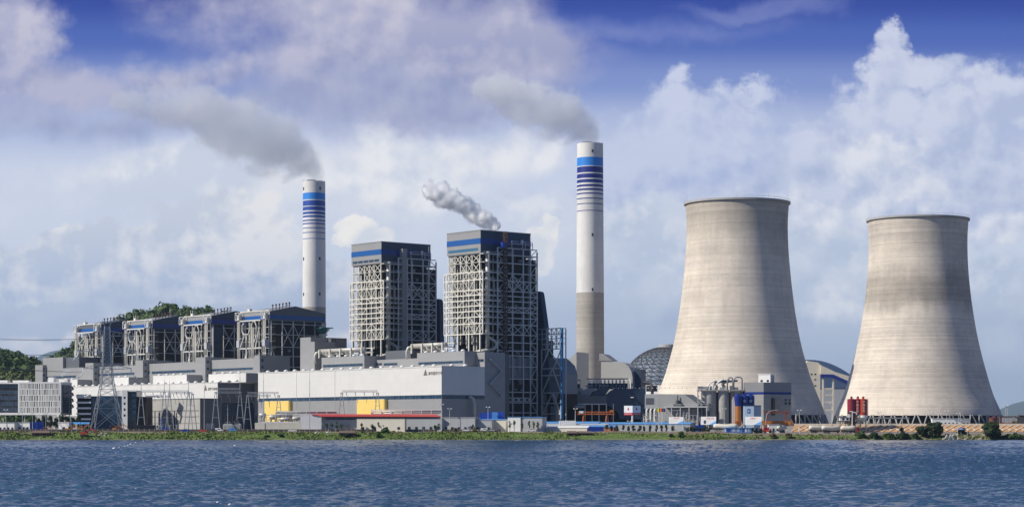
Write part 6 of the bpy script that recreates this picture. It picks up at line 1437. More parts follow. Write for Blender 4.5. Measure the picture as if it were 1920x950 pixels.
# three flat billboards
for i, (a, b_, yt, yb, lb) in enumerate(((1254, 1281, 781, 793.5, 'white billboard with red heading and blue corner, leftmost of three, beside round trees'), (1314, 1342, 780.5, 795.5, 'white billboard with a small dark picture, in front of the concrete silos'), (1397, 1427, 780.5, 796, 'white billboard below the pale blue emblem building'))):
    D = 1060; o = base('billboard', lb, 'billboard', a, D, -20, 'white billboards'); z0 = o.location.z; L = (X(b_, D)-X(a, D))/.95; t_, u_ = Z(yt, D)-z0, Z(yb, D)-z0
    q = MB(); q.box(0, L, 0, .2, u_, t_); fa = q.build('board', white_f, o)
    q = MB(); q.prism([(L*.55, u_+.05), (L-.05, u_+.05), (L-.05, u_+(t_-u_)*.45), (L*.8, u_+(t_-u_)*.3)], -.03, -.002, axis='y'); q.build('blue_corner', mat('print_blue', (.15, .42, .80), .5), fa)
    text('heading', ['安全生产', '工程概况图', '质量第一'][i], L*.11, mat('print_red', (.70, .15, .12), .5), fa, (L*.3, -.02, t_-(t_-u_)*.3), (R(90), 0, 0), .01)
    q = MB()
    for k in range(3): q.box(L*.12, L*(.7-.1*k), -.02, -.002, u_+(t_-u_)*(.5-.12*k), u_+(t_-u_)*(.52-.12*k))
    q.build('print_line', mat('print_grey', (.45, .48, .55), .5), fa)
    if i == 1: q = MB(); q.box(L*.2, L*.34, -.04, -.003, u_+(t_-u_)*.12, u_+(t_-u_)*.55); q.build('picture', slate_clad, fa)
    q = MB()
    for x_ in (.6, L/2, L-.6): q.bar((x_, .35, -.4), (x_, .35, t_-.2), .22)
    q.build('support_post', steel, o)
# flags
for i, (p_, c, lb) in enumerate(((1232, (.65, .60, .03), 'yellow flag on a tall pole by the white pipework'), (1237, (.75, .12, .02), 'orange red flag on a tall pole beside the yellow flag'), (1241.5, (.05, .06, .25), 'dark blue flag on a tall pole, right of the orange red flag'))):
    D = 1060+i*1.5; o = base('flag', lb, 'flag', p_-1.5, D, 0, 'flags'); z0 = o.location.z; zt_ = Z(764.5, D)-z0; q = MB(); q.tube([(0, 0, -.3), (0, 0, zt_+.6)], .09, 6); q.build('pole', white_p, o)
    q = MB(); fw, fh = 1.9, 1.7
    for k in range(6):
        w1_ = lambda k: .25*math.sin(k*1.3); q.quad((fw*k/6+.1, w1_(k), zt_-fh-.06*k), (fw*(k+1)/6+.1, w1_(k+1), zt_-fh-.06*(k+1)), (fw*(k+1)/6+.1, w1_(k+1), zt_-.06*(k+1)), (fw*k/6+.1, w1_(k), zt_-.06*k))
    m_ = mat('flag_cloth_%d' % i, c, .7); q.build('cloth', m_, o)
# blue cement silos
D = 1075; z0g = ground_h(X(1385, D), D)
for i, (p_, r, lb) in enumerate(((1384, 2.2, 'cement silo with blue top over an orange body and a red and white ladder'), (1396.5, 1.9, 'dark blue cement silo with white emblem, middle of the trio'), (1407.5, 2.0, 'dark blue cement silo with white emblem, right one behind the emblem building'))):
    o = thing('cement_silo', lb, 'silo', (X(p_, D+i*1.5), D+i*1.5, z0g), 0, 'blue cement silos'); ff = lambda y: Z(y, D)-z0g
    q = MB(); rl0 = r*(.72 if i == 0 else 1); q.lathe([(.5, ff(796)), (rl0, ff(790)), (rl0, ff(761)), (r, ff(742)), (r*.7, ff(740)), (.02, ff(739.4))], 20, mis=[1 if i == 0 else 0, 1 if i == 0 else 0, 0, 0, 0]); q.build('silo_body', [navy_and_shade_band, mat('silo_orange', (.40, .14, .025), .5, ns=.4, na=.2, streak=.2)], o, smooth=False)
    q = MB()
    for k in range(4): t_ = .8+k*math.pi/2; q.bar((r*.9*math.cos(t_), r*.9*math.sin(t_), -.2), (r*.9*math.cos(t_), r*.9*math.sin(t_), ff(788)), .3)
    q.build('leg_frame', orange_p if i == 0 else steel, o)
    q = MB(); q.box(-.7, .7, -.7, .7, ff(740), ff(737.6)); q.bar((-r, 0, ff(739)), (r, 0, ff(739)), .2); q.build('dust_filter', navy_and_shade_band, o)
    if i: 
        q = MB(); q.lathe([(.72, -.03), (.72, .03), (.45, .03), (.45, -.03), (.72, -.03)], 16); e = q.build('emblem', white_f, o); e.rotation_euler = (R(90), 0, 0); e.location = (-.2, -r-.03, ff(751))
        q = MB(); q.box(-.12, .12, -.04, .04, -.6, .6); e2 = q.build('emblem_bar', white_f, e); e2.rotation_euler = (R(-90), 0, 0)
    else:
        q = MB(); zz = ff(795); k = 0
        while zz < ff(744): q.box(-r-.7, -r-.2, -.6, -.2, zz, zz+.5, k % 2); zz += .5; k += 1
        q.build('ladder', [red_p, white_p], o)
# emblem building (pale blue)
D = 1068; o = base('mixer_house', 'pale blue box building with a dark blue emblem behind the third billboard', 'building', 1396, D); z0 = o.location.z; L1 = X(1413.5, D)-X(1396, D); L2 = X(1428, D)-X(1396, D); zt_ = Z(760.5, D)-z0
pb = mat('pale_blue_sheet', (.34, .44, .56), .5, ns=.2, na=.06); q = MB(); q.prism([(0, 1.2), (L1, 0), (L2, 2.4), (L2, 7), (0, 7)], -.3, zt_); q.build('wall', pb, o)
q = MB(); q.prism([(-.1, 1.1), (L1, -.12), (L2+.1, 2.3), (L2+.1, 7), (-.1, 7)], zt_, zt_+.35); q.build('roof', slate_clad, o)
q = MB(); q.box(-.75, .75, -.05, .02, -1.1, 1.1, 0); q.box(-.35, .35, -.08, -.051, -.6, .6, 1); e = q.build('emblem', [navy_and_shade_band, pb], o); e.location = (L1*.48, .58, Z(770, D)-z0); e.rotation_euler = (0, 0, R(-14))
q = MB(); q.bar((-4.5, 0, .8), (0, 1, 4), .7); q.build('belt_feeder', steel, o)
# scaffold and orange aggregate bins
D = 1084; o = base('aggregate_bins', 'row of orange aggregate bins under a red lattice boom', 'bins', 1428, D); z0 = o.location.z; L = X(1486, D)-X(1428, D); ff = lambda y: Z(y, D)-z0; q = MB()
for k in range(6): q.prism([(L*k/6, ff(789)), (L*(k+1)/6-.4, ff(789)), (L*(k+1)/6-1, ff(796)), (L*k/6+.6, ff(796))], 0, 3, axis='y')
q.build('bin', machine_y, o); q = MB()
for k in range(7): q.bar((L*k/6, .2, -.3), (L*k/6, .2, ff(789)), .25); q.bar((L*k/6, 3, -.3), (L*k/6, 3, ff(789)), .25)
for y in (789, 796): q.bar((0, .1, ff(y)), (L, .1, ff(y)), .25)
q.build('bin_frame', orange_p, o); q = MB(); q.lattice((1, 1, ff(771)), (L*.9, 1, ff(774)), .9, 1.1, .16); q.lattice((L*.8, 1, ff(787)), (L*.8, 1, ff(768)), .9, 1.1, .16); q.lattice((L*.2, 1, ff(787)), (L*.2, 1, ff(770)), .7, 1.1, .14); q.build('lattice_boom', mat('faded_red', (.30, .07, .035), .6, ns=.5, na=.2), o)
# bent lamp posts
def lamp(px, D, yt, lb, arm=0, z=None, heads=1, grp='lamp posts'):
    o = base('lamp_post', lb, 'lamp post', px, D, 0, grp, z); h_ = Z(yt, D)-o.location.z; q = MB()
    if arm: q.tube([(0, 0, -.3), (0, 0, h_*.6), (arm*.08, 0, h_*.8), (arm*.35, 0, h_*.95), (arm, 0, h_)], [.16, .13, .12, .1, .08], 7)
    else: q.tube([(0, 0, -.3), (0, 0, h_)], [.16, .08], 7)
    q.build('pole', steel, o); q = MB()
    if arm: q.box(arm-.1, arm+.8, -.15, .15, h_-.1, h_+.08)
    else: q.box(-.9, .9, -.12, .12, h_-.1, h_+.05); q.box(-1.1, -.5, -.3, .2, h_-.1, h_+.4); q.box(.5, 1.1, -.3, .2, h_-.1, h_+.4)
    q.build('lamp_head', white_p, o); return o
for (p_, D, yt, arm, lb) in ((1436, 1060, 768, 5.0, 'white lamp post with a long bent arm beside the red truck'), (1358, 1062, 766, 0, 'plain pole light between the second and third billboards'), (1233, 1056, 779, 0, 'thin pole light in the row of round trees'), (1211, 1050, 786, 0, 'short pole light at the right end of the round trees'),
                        (1499, 1062, 769, 0, 'pole light in front of the left cooling tower legs'), (828, 1048, 758, 0, 'tall pole light at the end of the red roof'), (915, 1066, 763, 0, 'pole light before the dark end wall of the turbine hall'), (843, 1052, 766, 0, 'short pole light above the low grey building'),
                        (1079, 1062, 766, 0, 'pole light by the orange gantry crane'), (11, 1048, 768, 0, 'leftmost pole light on the shore'), (42, 1047, 771, 0, 'pole light above the long site office, second from the left edge'), (61, 1049, 774, 0, 'pole light between the site office and blue containers'), (86, 1050, 775, 0, 'pole light right of the blue containers'), (1180, 1049, 789, 0, 'short pole by the trees under the corner billboard')):
    lamp(p_, D, yt, lb, arm)
# blue cabin on the shore, tankers, trucks
def wheelset(o, xs_, r=.52, y=0):
    for x_ in xs_: 
        q = MB(); q.tube([(x_, y-.02, r), (x_, y+.5, r)], r, 14); w_ = q.build('wheel', black_r, o)
        q = MB(); q.tube([(x_, y-.06, r), (x_, y, r)], r*.5, 10); q.build('rim', steel, w_)
def tanker(px, D, lb, rot, L=11, cab=None, fat=1.25):
    o = base('tank_trailer', lb, 'trailer', px, D, rot, 'white bulk tank trailers'); q = MB()
    q.tube([(0, 1.2, 2.75), (.4, 1.2, 2.75), (1.4, 1.2, 2.7), (L*.5, 1.2, 2.4), (L-1.2, 1.2, 2.7), (L-.3, 1.2, 2.75), (L, 1.2, 2.75)], [.35, .95, fat, fat, fat, .95, .4], 16); q.build('tank', cream_p, o, smooth=True)
    q = MB(); q.prism([(.4, .8), (L-.4, .8), (L-.4, 1.9), (L*.75, 1.7), (L*.62, 1.2), (L*.4, 1.2), (L*.28, 1.7), (.4, 1.9)], .6, 1.8, axis='y'); q.build('chassis', dark_steel, o)
    q = MB(); q.box(1, L-1, 1, 1.4, 3.75, 3.9)
    for k in range(3): q.cyl(L*(k+1)/4, 1.2, 3.5, 4.1, .35, 8)
    q.build('catwalk', steel, o); wheelset(o, (1.3, 2.5, 3.7, L-1.8))
    if cab: 
        q = MB(); q.prism([(L+.1, .6), (L+2.3, .6), (L+2.3, 1.8), (L+1.9, 3.1), (L+.3, 3.1)], .05, 2.4, axis='y'); c = q.build('cab', cab, o); q = MB(); q.box(L+.7, L+1.6, .0, .06, 1.9, 2.7); q.build('window', dglass_m, c); wheelset(o, (L+1.1,))
    return o
tanker(1337, 1045, 'white bulk tank trailer half hidden by the blue shore cabin', -8, 12)
tanker(1462, 1048, 'tank trailer seen end on by the white gate block', 55, 7)
tanker(1519, 1052, 'white bulk tank trailer, left one of the three by the orange bank', 20, 10.5); tanker(1543, 1049, 'white bulk tank trailer, middle one of the three by the orange bank', 20, 10.5); tanker(1577, 1046, 'white bulk tank trailer with a dark red cab at the right end of the three', 3, 7.6, maroon_p)
o = base('shore_cabin', 'low blue and pale blue cabin in front of the bushes and the tank trailer', 'cabin', 1358, 1042); L = X(1409, 1042)-X(1358, 1042); h_ = Z(802, 1042)-o.location.z
q = MB(); q.box(0, L, 0, 3, -.3, h_); q.build('wall', mat('mid_blue_sheet', (.12, .25, .50), .5, ns=.3, na=.1), o); q = MB(); q.box(-.3, L+.3, -.3, 3.2, h_, h_+.18); q.build('roof', skyblue_p, o)
for (a, b_, m_) in ((.2, .9, white_p), (1.3, 3.0, blue_p), (4, 5.6, pb), (6.4, 7.6, pb), (9, 9.9, blue_p), (10.5, 11.2, white_p), (11.8, 12.8, pb)): q = MB(); q.box(a, b_, -.06, .04, .2, h_-.2); q.build('panel', m_, o)
container(1303, 1320, 797, 1058, 'blue container behind dark bushes, left of the white tank trailer', blue_p); container(1134-30, 1134-2, 799.5, 1050, 'royal blue container on the shore below the brick walled shed', blue_p)
o = base('red_truck', 'red tractor truck facing left beside the white gate block', 'truck', 1431, 1046); q = MB(); q.prism([(0, .6), (3, .6), (3, 2.9), (.6, 2.9), (0, 1.8)], 0, 2.3, axis='y'); c = q.build('cab', red_p, o); q = MB(); q.box(.6, 1.6, -.07, -.002, 1.8, 2.6); q.build('window', dglass_m, c); q = MB(); q.box(3, 6.5, .5, 1.8, .7, 1.1); q.build('chassis', dark_steel, o); wheelset(o, (.9, 4.4, 5.6))
o = base('gate_block', 'small white gate house block with two dark windows', 'building', 1441, 1049); q = MB(); L = X(1462, 1049)-X(1441, 1049); h_ = Z(795.5, 1049)-o.location.z; q.box(0, L, 0, 4, -.3, h_); q.build('wall', white_p, o); q = MB(); q.box(-.2, L+.2, -.2, 4.2, h_, h_+.25); q.build('roof', grey_p, o); win(o, 2, 0, 1, 1, 1.3); win(o, 4, 0, 1, .9, 1.3); win(o, .5, 0, 0, .8, 2, dark_clad, 'door')
# red silos and the brown batching tower
D = 1070
for i, (p_, r, yb, lb) in enumerate(((1596.5, 2.15, 772, 'dark red silo, leftmost of three, all red'), (1608.5, 1.85, 775, 'red and white silo in the middle of three, white lettering'), (1618.5, 2.3, 778, 'red and white silo with orange-red body, right one of three'))):
    z0 = 4.2; o = thing('cement_silo', lb, 'silo', (X(p_, D), D, z0), 0, 'red cement silos'); ff = lambda y: Z(y, D)-z0; rr_ = mat('silo_red_%d' % i, ((.24, .02, .035), (.30, .012, .012), (.42, .05, .012))[i], .35, ns=.3, na=.12, streak=.12)
    q = MB(); q.lathe([(.35, ff(791)), (r, ff(782)), (r, ff(yb)), (r, ff(748)), (.5, ff(746.6)), (.5, ff(743)), (.02, ff(742.5))], 24, mis=[1, 1 if i else 0, 0, 0, 0, 0]); q.build('silo_body', [rr_, white_p], o)
    q = MB()
    for k in range(4): t_ = .8+k*math.pi/2; q.bar((r*.9*math.cos(t_), r*.9*math.sin(t_), -.3), (r*.9*math.cos(t_), r*.9*math.sin(t_), ff(782)), .28)
    q.build('leg_frame', white_p if i == 0 else steel, o)
    q = MB(); q.lathe([(.62, ff(745)), (.62, ff(743.2)), (.02, ff(742.3))], 10); q.build('dust_filter', rr_, o)
    q = MB(); q.tube([(r+.2, 0, ff(780)), (r+.25, 0, ff(744))], .09, 5); q.build('fill_pipe', white_p, o)
    if i:
        for k, ch in enumerate('宁海水泥'): a_ = (R(-98) if i == 2 else R(-112)); text('lettering', ch, 1.35, white_f, o, (r*math.cos(a_)-.5, r*math.sin(a_)-.12, ff(755+k*5.6)), (R(90), 0, 0), .03)
D = 1066; o = thing('batching_tower', 'rusty brown batching tower with a white control cabin left of the red silos', 'plant', (X(1575, D), D, 4.1)); o['group'] = 'batching plant'; ff = lambda y: Z(y, D)-4.1; sx = D/F
q = MB(); q.box(0, 20*sx, 0, 3, ff(788), ff(781.5)); c = q.build('control_cabin', white_p, o)
for k in range(2): q = MB(); q.box((4+8*k)*sx, (8+8*k)*sx, -.06, .04, ff(787), ff(783)); q.build('window', dglass_m, c)
q = MB(); q.box(-.5, 22*sx, -.3, 3.3, ff(781.4), ff(780.6)); q.box(-1, 24*sx, -.4, 3.4, ff(790), ff(788.5)); q.build('cabin_deck', rust_steel, o)
q = MB(); q.lattice((18*sx, 1, 0), (18*sx, 1, ff(771)), 1.4, 1.5, .2); q.box(18*sx, 28*sx, 0, 3, ff(790), ff(776)); q.bar((22*sx, 0, ff(790)), (36*sx, 0, ff(774)), .9); q.prism([(20*sx, ff(790)), (32*sx, ff(790)), (27*sx, ff(797))], 0, 3, axis='y'); q.build('mixer_tower', rust_steel, o)
q = MB(); q.bar((22.5*sx, -.6, -.2), (22.5*sx, -.6, ff(770)), .45); q.bar((18*sx, -.6, ff(770.5)), (31*sx, -.6, ff(773.5)), .5); q.build('white_jib', white_p, o)
q = MB(); q.tube([(16*sx, -.5, ff(779)), (16*sx, .1, ff(779))], 1.0, 14); q.build('dish', white_p, o)
for k in range(5): q = MB(); x_ = (2+8*k)*sx; q.bar((x_, .3, -.4), (x_, .3, ff(788)), .3); q.build('leg', rust_steel, o)
# on the terrace in front of the right tower
TZ_ = 9.9; D = 1092
def terr(name, lb, cat, px, D, grp=None): return thing(name, lb, cat, (X(px, D), D, ground_h(X(px, D), D)), 0, grp)
for (a, b_, yt, lb, wm_) in ((1748, 1803, 784.5, 'long white portable office before the right tower legs', white_p), (1804, 1819, 785, 'short grey portable office joined to the long white one', grey_p)):
    o = terr('portable_office', lb, 'portable office', a, D); L = X(b_, D)-X(a, D); h_ = Z(yt, D)-o.location.z; q = MB(); q.box(0, L, 0, 3, -.2, h_); q.build('wall', wm_, o); q = MB(); q.box(-.2, L+.2, -.2, 3.2, h_, h_+.2); q.build('roof', white_p, o)
    for k in range(int(L/2)): win(o, .5+k*2, 0, .9, .8, .8)
for (p_, D, yt, lb) in ((1648, 1096, 773, 'lamp on the terrace right of the red silos'), (1750, 1096, 772, 'round headed lamp at the left end of the portable office'), (1775, 1090, 770, 'lamp above the middle of the portable office'), (1797, 1088, 775, 'thin lamp at the right part of the portable office'), (1559, 1100, 756, 'lamp in the gap between the cooling towers')):
    lamp(p_, D, yt, lb, 0, ground_h(X(p_, D), D), grp='terrace lamps')
D = 1095; o = terr('floodlight_mast', 'twin legged floodlight mast at the right foot of the right tower', 'floodlight', 1887, D); h_ = Z(761, D)-o.location.z; q = MB(); q.bar((-.5, 0, -.3), (-.5, 0, h_), .2); q.bar((.5, 0, -.3), (.5, 0, h_), .2)
for k in range(7): q.bar((-.5, 0, h_*k/7), (.5, 0, h_*(k+1)/7), .12)
q.build('mast', steel, o); q = MB(); q.box(-1.3, 1.3, -.3, .3, h_, h_+.2); q.box(-1.3, -.5, -.5, 0, h_+.1, h_+.7); q.box(.5, 1.3, -.5, 0, h_+.1, h_+.7); q.build('lamp_head', white_p, o)
D = 1086; o = terr('storage_shed', 'open sided shed with a pale corrugated end near the right edge', 'shed', 1874, D); sx = D/F; z0 = o.location.z; ff = lambda y: Z(y, D)-z0
q = MB(); q.box(0, 31*sx, 0, 5, ff(781), ff(779.6)); q.prism([(31*sx+.01, ff(780)), (38*sx, ff(783)), (38*sx, ff(784)), (31*sx+.01, ff(781))], 0, 5, axis='y'); q.build('roof', rust_steel, o); q = MB(); q.box(5*sx, 23*sx, .2, .4, ff(791), ff(781.2)); q.build('corrugated_panel', grey_p, o)
q = MB()
for a in (0, 8, 16, 24, 31): q.bar((a*sx+.2, .3, -.4), (a*sx+.2, .3, ff(781)), .25)
q.box(.5, 24*sx, 1, 3, 0, 1.4); q.build('post', machine_y, o)
o = terr('storage_tank', 'rusty round tank left of the open sided shed', 'tank', 1863, D); q = MB(); q.cyl(0, 2, -.3, Z(783, D)-o.location.z, 2.1, 16); q.build('shell', rust_steel, o); q = MB(); q.cyl(0, 2, Z(783, D)-o.location.z, Z(781.5, D)-o.location.z, 2.3, 16, .5); q.build('tank_roof', maroon_p, o)
o = terr('storage_shed', 'dark shed cut by the right picture edge', 'shed', 1908, D); q = MB(); q.box(1, 12, 0, 4, -.3, Z(779, D)-o.location.z); q.build('wall', dark_steel, o); q = MB(); q.box(-2.2, 1-.02, .5, 4, -.2, Z(789, D)-o.location.z); q.build('low_wall', mat('green_box', (.08, .14, .08), .6), o); q = MB(); q.box(.7, 12.3, -.3, 4.3, Z(779, D)-o.location.z+.01, Z(777.8, D)-o.location.z); q.build('roof', rust_steel, o)
D = 1090
for i, (a, b_) in enumerate(((1628, 1668), (1668.5, 1705))):
    o = terr('pipe_run', ['left', 'right'][i]+' half of the elevated pipe run before the right tower legs', 'pipes', a, D, 'elevated pipe runs'); L = X(b_, D)-X(a, D); h_ = Z(783.5, D)-o.location.z; q = MB(); q.tube([(0, 0, h_), (L, 0, h_)], .35, 8); q.build('pipe', duct_m, o); q = MB()
    for k in range(4): q.bar((.4+k*(L-.8)/3, 0, -.3), (.4+k*(L-.8)/3, 0, h_-.35), .22)
    q.build('post', steel, o)

# ================================================================ shore: shacks, excavators, rocks, birds, floats
def shack(px0, px1, yt, D, lb, side=1):
    x0_ = X(px0, D); z0 = ground_h(x0_+3, D+1)-.25; o = thing('shore_shack', lb, 'shack', (x0_, D, z0), 0, 'shore shacks'); L = X(px1, D)-x0_; h_ = Z(yt, D)-z0; e = h_*.62
    q = MB(); q.box(.3, L-.3, .4, 4, 0, e); q.prism([(.4, e), (4, e), (2.2, h_-.2)], .3, L-.3, axis='x'); q.build('wall', wood_m, o)
    q = MB(); q.poly([(0, 0, e-.1), (L, 0, e-.1), (L-.4, 2.2, h_), (.4, 2.2, h_)]); q.poly([(L, 4.4, e-.1), (0, 4.4, e-.1), (.4, 2.2, h_), (L-.4, 2.2, h_)]); q.poly([(0, 0, e-.22), (.4, 2.2, h_-.12), (L-.4, 2.2, h_-.12), (L, 0, e-.22)]); q.build('roof', tile_m, o)
    q = MB(); q.box(L*.3, L*.3+.9, .3, .45, .1, e-.2); q.build('door', core_m, o); q = MB(); q.box(L*.6, L*.6+.8, .33, .43, e*.4, e*.8); q.build('window', core_m, o); return o
shack(58, 93, 806.3, 1026, 'wide brown shack with a long tiled roof on the far left bank'); shack(634, 667, 806.5, 1026, 'dark brown shack in the grass in front of the cream house')
shack(1062, 1082, 807, 1027, 'small shack with a pale roof edge, left one of two close together'); shack(1082.5, 1111, 807.5, 1029, 'peaked brown shack, right one of two close together')
def digger(px, D, m, lb, flip=1, s=1.0, grp='tracked excavators'):
    o = thing('excavator', lb, 'excavator', (X(px, D), D, ground_h(X(px, D), D)), 0 if flip > 0 else math.pi, grp); o.scale = (s, s, s)
    q = MB()
    for y in (-1.2, 1.2): q.prism([(-1.9, .2), (-1.5, 0), (1.5, 0), (1.9, .2), (1.9, .6), (1.5, .85), (-1.5, .85), (-1.9, .6)], y-.28, y+.28, axis='y')
    q.build('track', black_r, o); q = MB(); q.prism([(-2, 1), (1.4, 1), (1.4, 1.9), (-1.2, 2.0), (-2, 1.6)], -1.2, 1.2, axis='y'); q.cyl(0, 0, .7, 1.0, .7, 12); q.build('body', m, o)
    q = MB(); q.prism([(.2, 1.9), (1.6, 1.9), (1.4, 2.9), (.3, 3.0)], -1.1, -.1, axis='y'); c = q.build('cab', m, o); q = MB(); q.box(.4, 1.35, -1.14, -1.11, 2.0, 2.75); q.build('window', dglass_m, c)
    q = MB(); q.bar((1.2, .4, 1.6), (3.4, .4, 3.7), .42); q.bar((3.4, .4, 3.7), (5.4, .4, 2.6), .38); q.build('boom', m, o); q = MB(); q.bar((5.4, .4, 2.6), (5.9, .4, .8), .3); q.build('stick', m, o); q = MB(); q.prism([(5.5, .9), (6.3, .9), (6.2, .2), (5.4, .1)], 0, .9, axis='y'); q.build('bucket', dark_steel, o)
digger(158, 1026, red_p, 'red excavator working on the grassy bank below the pylon', 1, 1.0); digger(128, 1050, machine_y, 'orange excavator under the left blue tarpaulin', 1, .9); digger(152, 1051, machine_y, 'orange excavator right under the second blue tarpaulin', 1, .9)
digger(218, 1052, machine_y, 'orange excavator at the foot of the pylon right legs', 1, 1.0); digger(224, 1048, rust_steel, 'dark brown excavator beside the black low store', -1, .9); digger(84, 1050, red_p, 'small red excavator right of the blue containers', 1, .7)
def car(px, D, m, lb, L=4.4, van=False, rot=0):
    o = base('parked_car', lb, 'car', px, D, rot, 'cars parked along the shore road'); q = MB()
    q.prism([(0, .35), (L, .35), (L, .85), (L-.4, .95), (L-1.2, 1.0), (.9, 1.0), (.1, .9), (0, .7)], 0, 1.75, axis='y'); q.prism([(.9, 1.0), (L-1.0, 1.0), (L-1.5 if not van else L-1.1, 1.75 if van else 1.45), (1.7 if not van else .7, 1.8 if van else 1.45)] if not van else [(.3, 1.0), (L-.9, 1.0), (L-1.4, 1.85), (.3, 1.85)], .12, 1.63, axis='y'); b_ = q.build('body', m, o)
    q = MB(); q.prism([(1.3, 1.05), (L-1.3, 1.05), (L-1.6, 1.38), (1.75, 1.38)], .09, .118, axis='y'); q.build('window', dglass_m, b_); wheelset(o, (.85, L-.85), .33); return o
for (p_, m_, van, lb) in ((866, white_p, 0, 'white parked car right of the first brown dome shrub'), (880.5, white_p, 0, 'white parked car midway between the two brown dome shrubs'), (900.5, white_p, 1, 'white van right of the second brown dome shrub'), (912, grey_p, 0, 'silver parked car below the young trees'), (372, red_p, 0, 'red parked car before the dark end of the switchgear building'), (402, white_p, 1, 'white van before the roller door'), (428, skyblue_p, 1, 'sky blue van on the shore road before the transformers'), (338, blue_p, 0, 'dark blue car before the pale switchgear front'), (391, dark_steel, 0, 'black car left of the white van'), (988, white_p, 0, 'white car before the workshop side wall'), (540, white_p, 0, 'white car on the road before the cream boundary wall')):
    car(p_, 1043.2, m_, lb, van=bool(van))
tag(base('construction_screen', 'bright blue hoarding screens at the foot of the dark end wall', 'hoarding', 899, 1068), None)
o = bpy.data.objects[[k.name for k in bpy.data.objects if k.name.startswith('construction_screen')][0]]
for k in range(4): q = MB(); q.box(k*3.2, k*3.2+3, 0, .15, 0, Z(772+(k == 0)*2, 1068)-o.location.z); q.build('panel', blue_p if k != 2 else skyblue_p, o)
# round tank pair, rocks
rn = random.Random(33)
def rock(px, D, r, lb, m=rock_m, grp='boulders on the shore'):
    x_ = X(px, D); o = None; q = MB(); q.ball((0, 0, 0), r, 9, 6, 1.2, 1, .75)
    sd = rn.random()*50
    for i, v in enumerate(q.v): f = 1+.45*mn.noise(Vector(v)*(1.1/r)+Vector((sd, 0, 0))); q.v[i] = (v[0]*f, v[1]*f, v[2]*f)
    o = q.build('boulder', m, loc=(x_, D, max(0, ground_h(x_, D))+r*.3), rotz=rn.random()*6); tag(o, lb, 'boulder', grp)
for i in range(44): rock(rn.uniform(1768, 1872), rn.uniform(1020.5, 1032), rn.uniform(.35, 1.0), 'pale boulder in the heap between the two dark lakeside trees')
for i in range(16): rock(rn.uniform(185, 206), rn.uniform(1027, 1036), rn.uniform(.3, .6), 'pale rubble block on the bank right of the red excavator', conc, 'rubble blocks on the left bank')
for i in range(14): rock(rn.uniform(1490, 1640), rn.uniform(1028, 1040), rn.uniform(.3, .7), 'small brown stone on the bank below the tank trailers', rock_m, 'stones below the tank trailers')
for i in range(12): rock(rn.uniform(1215, 1440), rn.uniform(1026, 1036), rn.uniform(.25, .5), 'small brown stone on the bank below the blue shore cabin', rock_m, 'stones below the shore cabin')
for (p_, a_, lb) in ((1773, .5, 'leaning cream stone slab, left of two at the waterline'), (1781, .35, 'leaning cream stone slab, right of two at the waterline'), (1791, -.5, 'grey slab leaning left in the boulder heap')):
    q = MB(); q.box(-.6, .6, -.3, .3, -.2, 2.6); o = q.build('stone_slab', cream_p, loc=(X(p_, 1020.5), 1021.5, .1)); o.rotation_euler = (.2, a_, .2); tag(o, lb, 'slab', 'leaning slabs')
o = base('sunshade', 'blue umbrella over the boulder heap', 'umbrella', 1802, 1030); q = MB(); q.tube([(0, 0, -.3), (0, 0, 3.9)], .06, 6); q.build('pole', white_p, o); q = MB(); q.lathe([(2.0, 3.2), (1.2, 3.7), (.02, 4.1)], 8); q.build('canopy', mat('faded_blue_cloth', (.16, .22, .45), .8), o)
for (p_, D, yt, lb) in ((1813, 1022, 806, 'bare leaning post in the water beside the boulder heap'), (74, 1019.5, 817, 'short white stake at the waterline below the left shack'), (1795, 1024, 790, 'thin pole above the boulder heap')):
    x_ = X(p_, D); z0 = max(-.3, ground_h(x_, D)-.4); q = MB(); q.tube([(0, 0, 0), (.25, 0, Z(yt, D)-z0)], .11, 6); o = q.build('shore_post', cream_p, loc=(x_, D, z0)); tag(o, lb, 'post')
for (p_, lb) in ((592, 'white egret standing in the grass, left of two before the red roofed shed'), (613, 'white egret standing in the grass, right of two before the red roofed shed')):
    D = 1027; x_ = X(p_, D); z_ = ground_h(x_, D); q = MB(); q.tube([(-.5, 0, .75), (-.3, 0, .85), (0, 0, .95), (.35, 0, 1.05), (.5, 0, 1.3), (.48, 0, 1.65), (.6, 0, 1.9), (.8, 0, 1.86), (1.0, 0, 1.82)], [.05, .2, .3, .22, .1, .08, .12, .06, .02], 8)
    for s2 in (-.08, .08): q.tube([(.02, s2, .8), (.06, s2, .4), (0, s2, 0)], .035, 5)
    o = q.build('egret', white_f, smooth=True, loc=(x_, D, z_+.25)); tag(o, lb, 'bird', 'egrets on the bank'); o.scale = (1.2, 1.2, 1.2)
flo = white_f
fl = [(214, 841, .42), (223, 839.5, .33), (234, 836.5, .2), (240, 835, .2), (245, 832.5, .3), (254, 829.5, .25), (269, 826.5, .22), (276, 825.3, .25)]
def float_at(px, py, r, lb, grp):
    D = CZ*F/(py-HZ); q = MB(); q.ball((0, 0, 0), r, 10, 7, 1.2, 1, .8); o = q.build('float', flo, smooth=True, loc=(X(px, D), D, .08)); tag(o, lb, 'float', grp)
for (a, b_, r) in fl: float_at(a, b_, r, 'small white float in the slanting row on the water at left', 'row of net floats')
for (a, b_, r, lb) in ((440.5, 835.5, .3, 'single white float far out below the transformers'), (249, 918, .11, 'white float, left of a close pair low in the picture'), (254, 918, .11, 'white float, right of a close pair low in the picture'), (408, 943, .09, 'white float nearest the camera, upper of three'), (413, 946.5, .08, 'white float nearest the camera, left lower of three'), (431, 947, .09, 'white float nearest the camera, rightmost of three')): float_at(a, b_, r, lb, None)

